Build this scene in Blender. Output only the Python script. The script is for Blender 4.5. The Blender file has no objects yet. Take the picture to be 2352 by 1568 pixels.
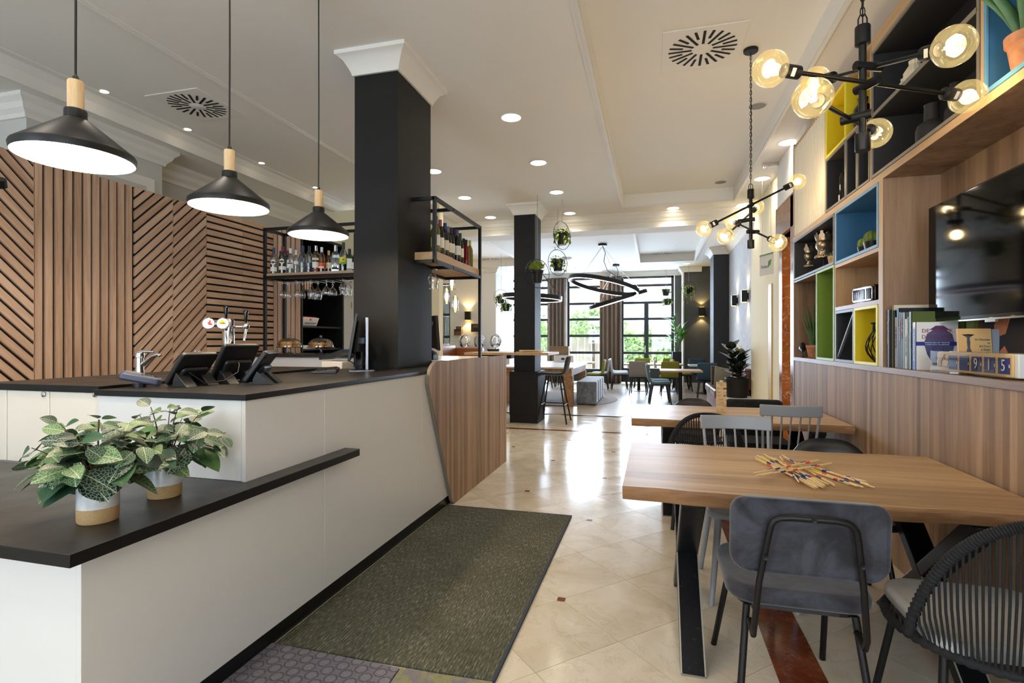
import bpy, bmesh, math, random
from mathutils import Vector, Matrix, Euler
sc = bpy.context.scene
C = sc.collection
R = math.radians
random.seed(7)

# ---------------------------------------------------------------- camera
H, FPX, CX, CY, VPX = 1.37, 1211.0, 1176.0, 783.0, 1500.0
YAW = math.atan((VPX - CX) / FPX)
_c, _s = math.cos(YAW), math.sin(YAW)
cam_d = bpy.data.cameras.new('camera'); cam = bpy.data.objects.new('camera', cam_d); C.objects.link(cam)
cam.location = (0, 0, H); cam.rotation_euler = (R(90), 0, YAW)
cam_d.sensor_width = 36.0; cam_d.lens = 36.0 * FPX / 2352.0
cam_d.shift_y = (CY - 784.0) / 2352.0
cam_d.clip_start = 0.05; cam_d.clip_end = 200
sc.camera = cam
def ray(u, v):
    a = (u - CX) / FPX; b = (CY - v) / FPX
    return a * _c - _s, a * _s + _c, b
def onZ(u, v, z):
    d = ray(u, v); k = (z - H) / d[2]; return Vector((d[0] * k, d[1] * k, z))
def onX(u, v, x):
    d = ray(u, v); k = x / d[0]; return Vector((x, d[1] * k, H + d[2] * k))
def onY(u, v, y):
    d = ray(u, v); k = y / d[1]; return Vector((d[0] * k, y, H + d[2] * k))
def atD(u, v, dep):
    d = ray(u, v); return Vector((d[0] * dep, d[1] * dep, H + d[2] * dep))

# ---------------------------------------------------------------- world, exposure, daylight
vs = sc.view_settings
vs.view_transform = 'Standard'; vs.look = 'None'; vs.gamma = 1.0; vs.use_curve_mapping = False
vs.exposure = EXPOSURE = 0.58
w = bpy.data.worlds.new('overcast_sky'); sc.world = w; w.use_nodes = True
nt = w.node_tree; bg = nt.nodes['Background']
bg.inputs[0].default_value = (0.76, 0.88, 1.0, 1); bg.inputs[1].default_value = 4.5
def area(name, loc, rot, sx, sy, watt, col):
    l = bpy.data.lights.new(name, 'AREA'); l.shape = 'RECTANGLE'; l.size = sx; l.size_y = sy
    l.energy = watt; l.color = col
    o = bpy.data.objects.new(name, l); C.objects.link(o); o.location = loc; o.rotation_euler = rot
    return o
# daylight entering through the real window openings: entrance glazing behind the camera, garden windows ahead
area('daylight_entrance', (-3.7, -3.35, 1.9), (R(90), 0, 0), 1.9, 2.4, 30, (0.50, 0.72, 1.0))
area('daylight_entrance_right', (0.9, -3.35, 1.75), (R(90), 0, 0), 1.8, 2.7, 14, (0.76, 0.87, 1.0))
area('daylight_garden_doors', (-0.2, 17.85, 1.8), (R(-90), 0, 0), 1.7, 3.1, 420, (0.70, 0.84, 1.0))
area('daylight_garden_window', (-2.15, 17.85, 1.8), (R(-90), 0, 0), 1.3, 3.1, 300, (0.70, 0.84, 1.0))
area('daylight_garden_window_left', (-4.2, 17.85, 1.8), (R(-90), 0, 0), 1.5, 3.1, 300, (0.70, 0.84, 1.0))
area('daylight_buffet_window', (-6.34, 15.85, 2.0), (R(-90), 0, 0), 0.7, 2.4, 90, (0.82, 0.91, 1.0))
WARM = (1.0, 0.80, 0.58)
NEUT = (1.0, 0.88, 0.74)

# ---------------------------------------------------------------- materials
def lin(c):
    return tuple(((x / 255.0) / 12.92 if x / 255.0 <= 0.04045 else ((x / 255.0 + 0.055) / 1.055) ** 2.4) for x in c) + (1.0,)
MATS = {}
def base(name, col, rough=0.5, metal=0.0, spec=0.5, emit=None, estr=0.0, coat=0.0):
    m = bpy.data.materials.new(name); m.use_nodes = True
    b = m.node_tree.nodes['Principled BSDF']
    b.inputs['Base Color'].default_value = lin(col); b.inputs['Roughness'].default_value = rough
    b.inputs['Metallic'].default_value = metal; b.inputs['Specular IOR Level'].default_value = spec
    b.inputs['Coat Weight'].default_value = coat
    if emit: b.inputs['Emission Color'].default_value = lin(emit); b.inputs['Emission Strength'].default_value = estr
    MATS[name] = m
    return m
class NG:
    """tiny node-graph helper"""
    def __init__(s, m): s.t = m.node_tree; s.b = s.t.nodes['Principled BSDF']
    def n(s, typ, **kw):
        nd = s.t.nodes.new(typ)
        for k, v in kw.items():
            if k.startswith('_'): setattr(nd, k[1:], v)
            else: nd.inputs[k.replace('__', ' ')].default_value = v
        return nd
    def l(s, a, b): s.t.links.new(a, b); return s
    def coord(s, scale=(1, 1, 1), rnd=0.0, rot=(0, 0, 0)):
        tc = s.n('ShaderNodeTexCoord'); mp = s.n('ShaderNodeMapping'); mp.inputs['Scale'].default_value = scale; mp.inputs['Rotation'].default_value = rot
        s.l(tc.outputs['Object'], mp.inputs['Vector'])
        if rnd:
            oi = s.n('ShaderNodeObjectInfo'); mu = s.n('ShaderNodeMath', _operation='MULTIPLY'); mu.inputs[1].default_value = rnd
            s.l(oi.outputs['Random'], mu.inputs[0]); ad = s.n('ShaderNodeVectorMath', _operation='ADD')
            s.l(mp.outputs[0], ad.inputs[0]); s.l(mu.outputs[0], ad.inputs[1]); return ad.outputs[0]
        return mp.outputs[0]
    def noise(s, vec, scale, detail=4, rough=0.55, dist=0.0):
        nd = s.n('ShaderNodeTexNoise'); nd.inputs['Scale'].default_value = scale; nd.inputs['Detail'].default_value = detail
        nd.inputs['Roughness'].default_value = rough; nd.inputs['Distortion'].default_value = dist
        s.l(vec, nd.inputs['Vector']); return nd.outputs['Fac']
    def ramp(s, fac, stops):
        r = s.n('ShaderNodeValToRGB'); e = r.color_ramp.elements
        while len(e) < len(stops): e.new(0.5)
        for k, (p, c) in enumerate(stops): e[k].position = p; e[k].color = lin(c) if len(c) == 3 else c
        s.l(fac, r.inputs[0]); return r.outputs[0]
    def mix(s, fac, a, b, mode='MIX'):
        x = s.n('ShaderNodeMix'); x.data_type = 'RGBA'; x.blend_type = mode
        for sock, v in ((x.inputs['Factor'], fac), (x.inputs['A'], a), (x.inputs['B'], b)):
            if hasattr(v, 'is_output'): s.l(v, sock)
            elif isinstance(v, (int, float)): sock.default_value = v
            else: sock.default_value = lin(v) if len(v) == 3 else v
        return x.outputs['Result']
    def bump(s, h, strength=0.2, dist=0.01):
        b = s.n('ShaderNodeBump'); b.inputs['Strength'].default_value = strength; b.inputs['Distance'].default_value = dist
        s.l(h, b.inputs['Height']); s.l(b.outputs[0], s.b.inputs['Normal'])
    def col(s, c): s.l(c, s.b.inputs['Base Color'])
    def math(s, op, a, b=0.0):
        x = s.n('ShaderNodeMath', _operation=op)
        for k, v in enumerate((a, b)):
            if hasattr(v, 'is_output'): s.l(v, x.inputs[k])
            else: x.inputs[k].default_value = v
        return x.outputs[0]
def speck(name, c1, c2, scale=40, rough=0.5, bump=0.0, stretch=(1, 1, 1), rnd=0.0, **kw):
    m = base(name, c1, rough, **kw); g = NG(m); v = g.coord(stretch, rnd); f = g.noise(v, scale)
    g.col(g.ramp(f, [(0.3, c1), (0.7, c2)]))
    if bump: g.bump(f, bump)
    return m
def wood(name, dark, mid, light, grain='Z', scale=1.0, rough=0.5, stripe=None, rnd=20.0, bump=0.08):
    m = base(name, mid, rough, spec=0.3); g = NG(m)
    st = {'X': (0.9, 14, 14), 'Y': (14, 0.9, 14), 'Z': (14, 14, 0.9)}[grain]
    v = g.coord(tuple(q * scale for q in st), rnd)
    f = g.noise(v, 1.0, 6, 0.6, 0.6)
    fine = g.noise(g.coord(tuple(q * scale * 5 for q in st), rnd), 2.0, 3, 0.6)
    col = g.ramp(f, [(0.36, dark), (0.5, mid), (0.64, light)])
    col = g.mix(0.30, col, g.ramp(fine, [(0.3, dark), (0.7, light)]))
    if stripe:
        ax, wdt, amt = stripe
        tc = g.n('ShaderNodeTexCoord'); sp = g.n('ShaderNodeSeparateXYZ'); g.l(tc.outputs['Object'], sp.inputs[0])
        a = g.math('FLOOR', g.math('DIVIDE', sp.outputs[ax], wdt)); wn = g.n('ShaderNodeTexWhiteNoise', _noise_dimensions='1D'); g.l(a, wn.inputs['W'])
        col = g.mix(amt, col, g.ramp(wn.outputs['Value'], [(0.0, dark), (0.5, mid), (1.0, light)]))
    else:
        oi = g.n('ShaderNodeObjectInfo')
        col = g.mix(0.28, col, g.ramp(oi.outputs['Random'], [(0.0, dark), (0.5, mid), (1.0, light)]))
    g.col(col)
    if bump: g.bump(fine, bump, 0.002)
    return m

base('ceiling_paint', (240, 236, 228), 0.9, spec=0.2)
base('trim_paint', (236, 232, 224), 0.75, spec=0.3)
base('wall_paint', (236, 233, 226), 0.85, spec=0.2)
base('panel_paint', (205, 203, 196), 0.8, spec=0.2)
base('flute_paint', (228, 223, 208), 0.7, spec=0.3)
base('cream_paint', (236, 224, 190), 0.8, spec=0.2)
m = speck('grey_wall', (88, 86, 82), (96, 94, 89), 3, 0.9)
m = speck('plaster_wall', (196, 198, 204), (216, 218, 222), 9, 0.85, 0.5)
m = speck('charcoal', (20, 19, 18), (26, 25, 23), 5, 0.6, spec=0.3)
m = speck('charcoal_paint', (38, 38, 42), (44, 44, 48), 5, 0.7)
m = base('worktop', (44, 41, 38), 0.33); g = NG(m); v = g.coord((1, 1, 1)); f = g.noise(v, 5, 6, 0.65, 0.5)
g.col(g.ramp(f, [(0.3, (30, 28, 26)), (0.7, (44, 41, 37))])); g.l(g.ramp(f, [(0.3, (0.30,) * 3 + (1,)), (0.75, (0.46,) * 3 + (1,))]), g.b.inputs['Roughness'])
base('worktop_edge', (9, 9, 9), 0.45, spec=0.3)
m = base('counter_white', (216, 213, 208), 0.32); g = NG(m); f = g.noise(g.coord((1, 1, 1)), 400, 2); g.bump(f, 0.02, 0.0005)
base('counter_cream', (226, 214, 196), 0.35)
base('stone_top', (214, 210, 206), 0.25)
base('black_metal', (14, 14, 15), 0.42, 0.0, 0.35)
base('black_satin', (18, 18, 19), 0.45, spec=0.4)
base('black_gloss', (8, 8, 9), 0.06, spec=0.6)
base('black_plastic', (24, 24, 26), 0.38)
base('black_plinth', (10, 10, 10), 0.35)
base('screen', (3, 3, 5), 0.06, spec=0.14)
base('chrome', (225, 225, 228), 0.08, 1.0)
base('steel', (190, 190, 192), 0.25, 1.0)
base('steel_brushed', (150, 152, 156), 0.35, 1.0)
base('silver_antique', (172, 160, 142), 0.33, 0.9)
base('white_plastic', (232, 232, 230), 0.35)
base('white_enamel', (245, 243, 238), 0.3)
base('grey_plastic', (120, 120, 124), 0.45)
base('navy_plastic', (58, 62, 82), 0.4)
base('grille_grey', (150, 146, 140), 0.7)
base('dark_void', (12, 12, 12), 0.9)
m = base('steel_leg', (36, 37, 40), 0.35, 0.7); g = NG(m)
ge = g.n('ShaderNodeNewGeometry'); f = g.noise(g.coord((1, 1, 1)), 60, 4)
e = g.math('MULTIPLY', g.math('SUBTRACT', ge.outputs['Pointiness'], 0.5), 1.0)
g.col(g.mix(g.ramp(f, [(0.62, (0, 0, 0, 1)), (0.72, (1, 1, 1, 1))]), (33, 34, 38), (62, 62, 64)))
base('worn_edge', (176, 172, 160), 0.5, 0.6)
wood('slat_wood', (160, 125, 100), (200, 165, 137), (222, 190, 164), 'Z', 1.0, 0.55)
wood('slat_wood_h', (160, 125, 100), (200, 165, 137), (222, 190, 164), 'Y', 1.0, 0.55)
wood('slat_wood_d', (160, 125, 100), (200, 165, 137), (222, 190, 164), 'X', 1.0, 0.55)
wood('laminate', (108, 80, 57), (152, 118, 88), (188, 154, 118), 'Z', 0.8, 0.6, stripe=(1, 0.047, 0.5), rnd=0)
wood('laminate_in', (108, 84, 66), (146, 117, 94), (172, 142, 115), 'Z', 0.8, 0.5, stripe=(1, 0.10, 0.35), rnd=0)
wood('laminate_top', (112, 88, 70), (148, 119, 95), (172, 142, 115), 'Y', 0.8, 0.45, rnd=0)
wood('edge_oak', (170, 134, 96), (194, 158, 116), (208, 174, 134), 'Y', 1.0, 0.5, rnd=5)
wood('edge_oak_v', (170, 134, 96), (194, 158, 116), (208, 174, 134), 'Z', 1.0, 0.5, rnd=5)
wood('counter_panel_wood', (112, 82, 58), (158, 124, 92), (196, 162, 126), 'Z', 0.8, 0.55, stripe=(1, 0.05, 0.5), rnd=0)
wood('acacia', (116, 86, 58), (180, 146, 106), (212, 180, 140), 'X', 0.42, 0.42, rnd=9, bump=0.12)
wood('acacia_edge', (78, 50, 32), (128, 90, 58), (170, 128, 88), 'X', 0.7, 0.5, rnd=9, bump=0.4)
wood('oak_neck', (196, 160, 112), (222, 188, 142), (236, 206, 164), 'Z', 3.0, 0.55, rnd=9)
wood('rustic_oak', (128, 92, 62), (164, 124, 86), (188, 150, 110), 'Y', 0.7, 0.5)
wood('block_wood', (150, 112, 72), (206, 172, 120), (226, 198, 150), 'X', 3.0, 0.6)
wood('stick_wood', (214, 178, 118), (232, 202, 146), (242, 218, 168), 'X', 3.0, 0.5)
wood('shelf_oak', (150, 118, 88), (180, 146, 112), (200, 168, 134), 'X', 1.0, 0.5)
wood('crate_wood', (120, 96, 70), (150, 124, 94), (172, 146, 116), 'X', 1.5, 0.7)
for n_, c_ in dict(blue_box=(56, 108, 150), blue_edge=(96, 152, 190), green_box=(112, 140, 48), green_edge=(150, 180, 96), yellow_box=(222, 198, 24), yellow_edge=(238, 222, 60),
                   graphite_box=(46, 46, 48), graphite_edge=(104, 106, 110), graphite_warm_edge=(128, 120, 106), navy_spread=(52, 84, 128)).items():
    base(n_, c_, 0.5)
# marble floor tile
m = base('marble_tile', (208, 196, 174), 0.12); g = NG(m); v = g.coord((1, 1, 1), 40.0)
f = g.noise(v, 3.0, 6, 0.6, 0.8); col = g.ramp(f, [(0.25, (188, 174, 150)), (0.5, (208, 196, 174)), (0.75, (222, 212, 194))])
vn = g.noise(v, 2.2, 8, 0.7, 1.6); vein = g.ramp(g.math('ABSOLUTE', g.math('SUBTRACT', vn, 0.5)), [(0.0, (1, 1, 1, 1)), (0.012, (0, 0, 0, 1))])
col = g.mix(g.math('MULTIPLY', vein, 0.35), col, (150, 124, 96)); oi = g.n('ShaderNodeObjectInfo')
col = g.mix(0.16, col, g.ramp(oi.outputs['Random'], [(0.0, (184, 168, 142)), (1.0, (226, 216, 198))])); g.col(col)
g.l(g.ramp(f, [(0.3, (0.10,) * 3 + (1,)), (0.8, (0.20,) * 3 + (1,))]), g.b.inputs['Roughness'])
base('grout', (170, 154, 130), 0.6)
m = base('red_marble', (112, 52, 28), 0.12); g = NG(m); v = g.coord((1, 1, 1)); f = g.noise(v, 5, 7, 0.65, 1.0); col = g.ramp(f, [(0.3, (88, 38, 20)), (0.55, (122, 60, 34)), (0.8, (146, 84, 54))])
vein = g.ramp(g.math('ABSOLUTE', g.math('SUBTRACT', g.noise(v, 4, 5, 0.6, 2.0), 0.5)), [(0, (1, 1, 1, 1)), (0.008, (0, 0, 0, 1))]); g.col(g.mix(g.math('MULTIPLY', vein, 0.4), col, (190, 150, 120)))
m = base('orange_marble', (168, 84, 34), 0.15); g = NG(m); v = g.coord((1, 1, 1)); f = g.noise(v, 4, 7, 0.65, 1.0); col = g.ramp(f, [(0.3, (116, 62, 26)), (0.55, (146, 82, 36)), (0.8, (168, 106, 56))])
vein = g.ramp(g.math('ABSOLUTE', g.math('SUBTRACT', g.noise(v, 2.5, 6, 0.6, 2.5), 0.5)), [(0, (1, 1, 1, 1)), (0.006, (0, 0, 0, 1))]); g.col(g.mix(g.math('MULTIPLY', vein, 0.6), col, (236, 220, 200)))
# wood-look floor of the far dining area
m = base('plank_floor', (176, 162, 148), 0.28); g = NG(m); br = g.n('ShaderNodeTexBrick'); br.inputs['Scale'].default_value = 1.0
br.inputs['Brick Width'].default_value = 1.2; br.inputs['Row Height'].default_value = 0.2; br.inputs['Mortar Size'].default_value = 0.003
br.inputs['Color1'].default_value = lin((168, 150, 132)); br.inputs['Color2'].default_value = lin((192, 178, 160)); br.inputs['Mortar'].default_value = lin((120, 108, 96))
g.l(g.coord((1, 1, 1)), br.inputs['Vector']); f = g.noise(g.coord((1.2, 14, 1)), 2.0, 6); g.col(g.mix(0.3, br.outputs['Color'], g.ramp(f, [(0.3, (140, 122, 104)), (0.7, (206, 194, 178))])))
# rugs
m = base('olive_rug', (92, 88, 60), 0.95, spec=0.1); g = NG(m)
rib = g.n('ShaderNodeTexWave', _wave_type='BANDS', _bands_direction='X'); rib.inputs['Scale'].default_value = 21.0; rib.inputs['Distortion'].default_value = 0.4
g.l(g.coord((1, 1, 1)), rib.inputs['Vector']); dash = g.noise(g.coord((160, 26, 1)), 1.0, 2); cloud = g.noise(g.coord((1, 1, 1)), 3.0, 5)
col = g.ramp(dash, [(0.36, (66, 66, 52)), (0.5, (94, 93, 72)), (0.58, (100, 99, 80)), (0.66, (150, 146, 112))])
col = g.mix(g.math('MULTIPLY', rib.outputs['Fac'], 0.45), col, (76, 80, 86)); g.col(g.mix(g.ramp(cloud, [(0.35, (0, 0, 0, 1)), (0.7, (0.5, 0.5, 0.5, 1))]), col, (64, 63, 50)))
g.bump(g.math('ADD', dash, rib.outputs['Fac']), 0.5, 0.004)
m = base('ring_carpet', (104, 100, 108), 0.95, spec=0.1); g = NG(m)
def ringpat(g, cell):
    tc = g.n('ShaderNodeTexCoord'); mp = g.n('ShaderNodeMapping'); mp.inputs['Rotation'].default_value = (0, 0, R(45)); mp.inputs['Scale'].default_value = (1 / cell,) * 3
    g.l(tc.outputs['Object'], mp.inputs[0]); fr = g.n('ShaderNodeVectorMath', _operation='FRACTION'); g.l(mp.outputs[0], fr.inputs[0])
    su = g.n('ShaderNodeVectorMath', _operation='SUBTRACT'); g.l(fr.outputs[0], su.inputs[0]); su.inputs[1].default_value = (0.5, 0.5, 0)
    ml = g.n('ShaderNodeVectorMath', _operation='MULTIPLY'); g.l(su.outputs[0], ml.inputs[0]); ml.inputs[1].default_value = (1, 1, 0)
    ln = g.n('ShaderNodeVectorMath', _operation='LENGTH'); g.l(ml.outputs[0], ln.inputs[0]); return ln.outputs['Value']
fz = g.noise(g.coord((1, 1, 1)), 260, 2)
g.col(g.mix(0.35, g.ramp(ringpat(g, 0.062), [(0.0, (126, 122, 128)), (0.33, (120, 116, 122)), (0.36, (72, 69, 74)), (0.46, (72, 69, 74)), (0.49, (112, 108, 114))]), g.ramp(fz, [(0.3, (60, 56, 62)), (0.7, (150, 144, 154))])))
g.bump(fz, 0.5, 0.003)
m = base('lime_carpet', (118, 116, 96), 0.95, spec=0.1); g = NG(m); fz = g.noise(g.coord((1, 1, 1)), 220, 2); pt = g.noise(g.coord((1, 1, 1)), 26, 3)
g.col(g.mix(0.3, g.ramp(pt, [(0.42, (118, 112, 120)), (0.55, (136, 134, 84))]), g.ramp(fz, [(0.3, (70, 68, 66)), (0.7, (160, 156, 150))]))); g.bump(fz, 0.5, 0.003)
m = speck('round_rug', (150, 140, 136), (168, 158, 154), 60, 0.95)
# fabrics
def velvet(name, c, c2, sheen=0.6):
    m = base(name, c, 0.85, spec=0.2); g = NG(m); f = g.noise(g.coord((1, 1, 1)), 7, 4, 0.6, 0.8)
    g.col(g.ramp(f, [(0.35, c2), (0.6, c)])); g.b.inputs['Sheen Weight'].default_value = sheen; g.b.inputs['Sheen Roughness'].default_value = 0.4
    g.bump(g.noise(g.coord((1, 1, 1)), 500, 2), 0.06, 0.001); return m
velvet('grey_velvet', (70, 70, 77), (44, 43, 46), 0.35)
velvet('ottoman_velvet', (124, 132, 140), (92, 98, 104))
velvet('stool_fabric', (58, 58, 56), (44, 44, 42), 0.2)
velvet('dark_velvet', (44, 44, 42), (30, 30, 29), 0.2)
for n_, c_ in dict(chair_blue=(54, 82, 98), chair_teal=(92, 118, 124), chair_olive=(140, 138, 46), chair_taupe=(150, 142, 134), chair_pale=(186, 192, 200), cushion_grey=(168, 168, 166), cushion_dark=(50, 56, 66)).items():
    speck(n_, tuple(int(q * 0.93) for q in c_), c_, 220, 0.9, 0.1)
speck('rope_black', (15, 15, 16), (24, 24, 25), 200, 0.8, 0.3)
speck('curtain_fabric', (124, 108, 96), (138, 122, 108), 60, 0.9, 0.05, (1, 1, 0.1))
base('grey_lacquer', (140, 142, 146), 0.4); base('black_shell', (28, 30, 36), 0.35)
base('tan_leather', (140, 78, 40), 0.4); base('bench_leather', (120, 74, 50), 0.3); base('felt_trim', (196, 176, 120), 0.8)
speck('knit_cushion', (96, 96, 84), (130, 128, 112), 120, 0.95, 0.3, (1, 4, 1))
# plants and pots
m = base('fittonia_leaf', (46, 92, 56), 0.45); g = NG(m)
vo = g.n('ShaderNodeTexVoronoi', _feature='DISTANCE_TO_EDGE', _voronoi_dimensions='2D'); vo.inputs['Scale'].default_value = 9.0
tc = g.n('ShaderNodeTexCoord'); mp = g.n('ShaderNodeMapping'); mp.inputs['Scale'].default_value = (1.0, 1.35, 1); mp.inputs['Rotation'].default_value = (0, 0, 0.4); g.l(tc.outputs['Object'], mp.inputs[0]); g.l(mp.outputs[0], vo.inputs['Vector'])
oi = g.n('ShaderNodeObjectInfo'); gcol = g.ramp(oi.outputs['Random'], [(0.0, (22, 50, 42)), (0.45, (34, 72, 48)), (0.8, (56, 98, 52)), (1.0, (92, 128, 66))])
vein = g.ramp(vo.outputs['Distance'], [(0.0, (1, 1, 1, 1)), (0.07, (0.35, 0.35, 0.35, 1)), (0.13, (0, 0, 0, 1))])
sel = g.math('GREATER_THAN', g.math('FRACT', g.math('MULTIPLY', oi.outputs['Random'], 7.31)), 0.22)
sp = g.n('ShaderNodeSeparateXYZ'); g.l(tc.outputs['Object'], sp.inputs[0])
mid = g.math('LESS_THAN', g.math('ABSOLUTE', sp.outputs[1]), 0.012)
vf = g.math('MULTIPLY', g.math('MAXIMUM', g.math('MULTIPLY', vein, 0.85), mid), g.math('ADD', g.math('MULTIPLY', sel, 0.8), 0.05))
g.col(g.mix(vf, gcol, (196, 206, 172))); g.b.inputs['Subsurface Weight'].default_value = 0.0
base('stem_brown', (96, 72, 46), 0.6); base('soil', (48, 38, 30), 0.95)
m = base('speckled_glaze', (206, 206, 202), 0.18); g = NG(m); f = g.noise(g.coord((1, 1, 1)), 260, 2); cl = g.noise(g.coord((1, 1, 1)), 14, 3)
c = g.ramp(cl, [(0.35, (188, 190, 192)), (0.65, (222, 220, 212))]); g.col(g.mix(g.ramp(f, [(0.70, (0, 0, 0, 1)), (0.74, (1, 1, 1, 1))]), c, (110, 100, 90)))
m = base('raw_clay', (182, 146, 96), 0.7); g = NG(m); f = g.noise(g.coord((1, 1, 1)), 300, 2); g.col(g.ramp(f, [(0.4, (172, 136, 88)), (0.62, (192, 158, 108)), (0.72, (120, 90, 56))]))
speck('terracotta', (158, 102, 72), (190, 138, 106), 18, 0.85)
speck('succulent', (60, 96, 58), (92, 128, 80), 6, 0.45); speck('snake_leaf', (48, 78, 40), (80, 110, 58), 9, 0.45)
base('rubber_leaf', (38, 46, 30), 0.22, coat=0.3); base('rubber_leaf_back', (110, 92, 52), 0.5); speck('palm_leaf', (70, 130, 40), (120, 176, 70), 6, 0.5)
speck('trailing_leaf', (104, 130, 48), (160, 182, 84), 30, 0.6); speck('grass_leaf', (96, 122, 38), (150, 166, 68), 30, 0.6)
speck('cactus', (74, 104, 34), (120, 140, 50), 20, 0.6); base('reed', (58, 96, 46), 0.5)
speck('hedge_leaf', (120, 160, 84), (190, 214, 140), 2.0, 0.7); speck('fence_wood', (196, 180, 158), (220, 206, 186), 4, 0.85, 0, (3, 3, 0.4))
# glass and light
def glass(name, tint=(255, 255, 255), a=0.12, rough=0.02, glow=0.0):
    m = bpy.data.materials.new(name); m.use_nodes = True; t = m.node_tree; t.nodes.clear()
    o = t.nodes.new('ShaderNodeOutputMaterial'); mx = t.nodes.new('ShaderNodeMixShader'); tr = t.nodes.new('ShaderNodeBsdfTransparent'); gl = t.nodes.new('ShaderNodeBsdfGlossy')
    lw = t.nodes.new('ShaderNodeLayerWeight'); lw.inputs[0].default_value = 0.35; ml = t.nodes.new('ShaderNodeMath'); ml.operation = 'MULTIPLY_ADD'; ml.inputs[1].default_value = 0.75; ml.inputs[2].default_value = a
    t.links.new(lw.outputs['Fresnel'], ml.inputs[0]); t.links.new(ml.outputs[0], mx.inputs[0]); tr.inputs[0].default_value = lin(tint); gl.inputs['Roughness'].default_value = rough
    t.links.new(tr.outputs[0], mx.inputs[1]); t.links.new(gl.outputs[0], mx.inputs[2]); t.links.new(mx.outputs[0], o.inputs[0]); MATS[name] = m
    if glow:
        ml.inputs[1].default_value = 0.35; em = t.nodes.new('ShaderNodeEmission'); em.inputs[0].default_value = lin((255, 228, 160)); em.inputs[1].default_value = glow; ad = t.nodes.new('ShaderNodeAddShader')
        t.links.new(mx.outputs[0], ad.inputs[0]); t.links.new(em.outputs[0], ad.inputs[1]); t.links.new(ad.outputs[0], o.inputs[0])
    return m
glass('clear_glass'); glass('window_glass', (250, 252, 255), 0.03); glass('amber_glass', (255, 246, 220), 0.04, 0.02, 0.13); glass('acrylic', (250, 250, 250), 0.015)
glass('bottle_clear', (224, 232, 230), 0.12); glass('bottle_green_clear', (60, 140, 50), 0.12); glass('bottle_yellow', (214, 190, 60), 0.10); glass('bottle_amber', (208, 150, 60), 0.10)
base('bottle_green', (22, 62, 26), 0.08); base('bottle_dark', (16, 18, 14), 0.08); base('bottle_olive', (92, 92, 22), 0.08); base('bottle_red', (110, 20, 14), 0.1)
def emit(name, col, s):
    m = bpy.data.materials.new(name); m.use_nodes = True; t = m.node_tree; t.nodes.clear(); o = t.nodes.new('ShaderNodeOutputMaterial'); e = t.nodes.new('ShaderNodeEmission')
    e.inputs[0].default_value = lin(col); e.inputs[1].default_value = s; t.links.new(e.outputs[0], o.inputs[0]); MATS[name] = m; return m
emit('downlight_glow', (255, 240, 214), 9.0); emit('filament_glow', (255, 226, 160), 30.0); emit('bulb_glow', (255, 236, 196), 14.0); emit('led_strip', (255, 240, 248), 4.0)
emit('sconce_glow', (255, 206, 90), 6.0); emit('tap_glow', (246, 250, 255), 1.6); emit('lamp_glow', (255, 214, 140), 8.0)
for n_, c_ in dict(ink_white=(238, 236, 230), ink_red=(150, 34, 30), ink_orange=(226, 84, 40), ink_navy=(34, 42, 110), ink_teal=(30, 96, 110), ink_black=(20, 20, 22), ink_green=(90, 160, 70), ink_yellow=(232, 208, 40), ink_gold=(196, 160, 80),
                   label_white=(232, 228, 216), label_cream=(226, 216, 190), stick_blue=(38, 60, 128), stick_red=(216, 66, 44), stick_yellow=(236, 208, 60), flip_blue=(34, 36, 112), flip_panel=(230, 190, 118),
                   muffin=(206, 146, 66), cup_paper=(190, 140, 70), cap_blue=(40, 56, 110), cap_red=(130, 26, 34), cap_green=(30, 70, 46), cap_purple=(92, 66, 130), cap_pink=(150, 80, 84), cap_gold=(200, 170, 90), cap_black=(24, 24, 26), cap_white=(224, 224, 226)).items():
    base(n_, c_, 0.5)
for n_, c_ in dict(book_black=(24, 23, 24), book_brown=(44, 34, 28), book_green=(28, 62, 48), book_cream=(226, 216, 192), book_peach=(226, 190, 160), book_navy=(30, 36, 48), book_grey=(118, 124, 108), book_sand=(206, 186, 132), book_indigo=(34, 36, 82), book_olive=(84, 98, 40), book_white=(234, 234, 234), book_blue=(40, 58, 140), book_tan=(226, 184, 124), vase_blue=(84, 92, 140), vase_purple=(90, 60, 110), photo_dark=(40, 36, 42), skin_tone=(190, 120, 84), book_steel=(150, 160, 168)).items():
    base(n_, c_, 0.45)
M = MATS
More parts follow.
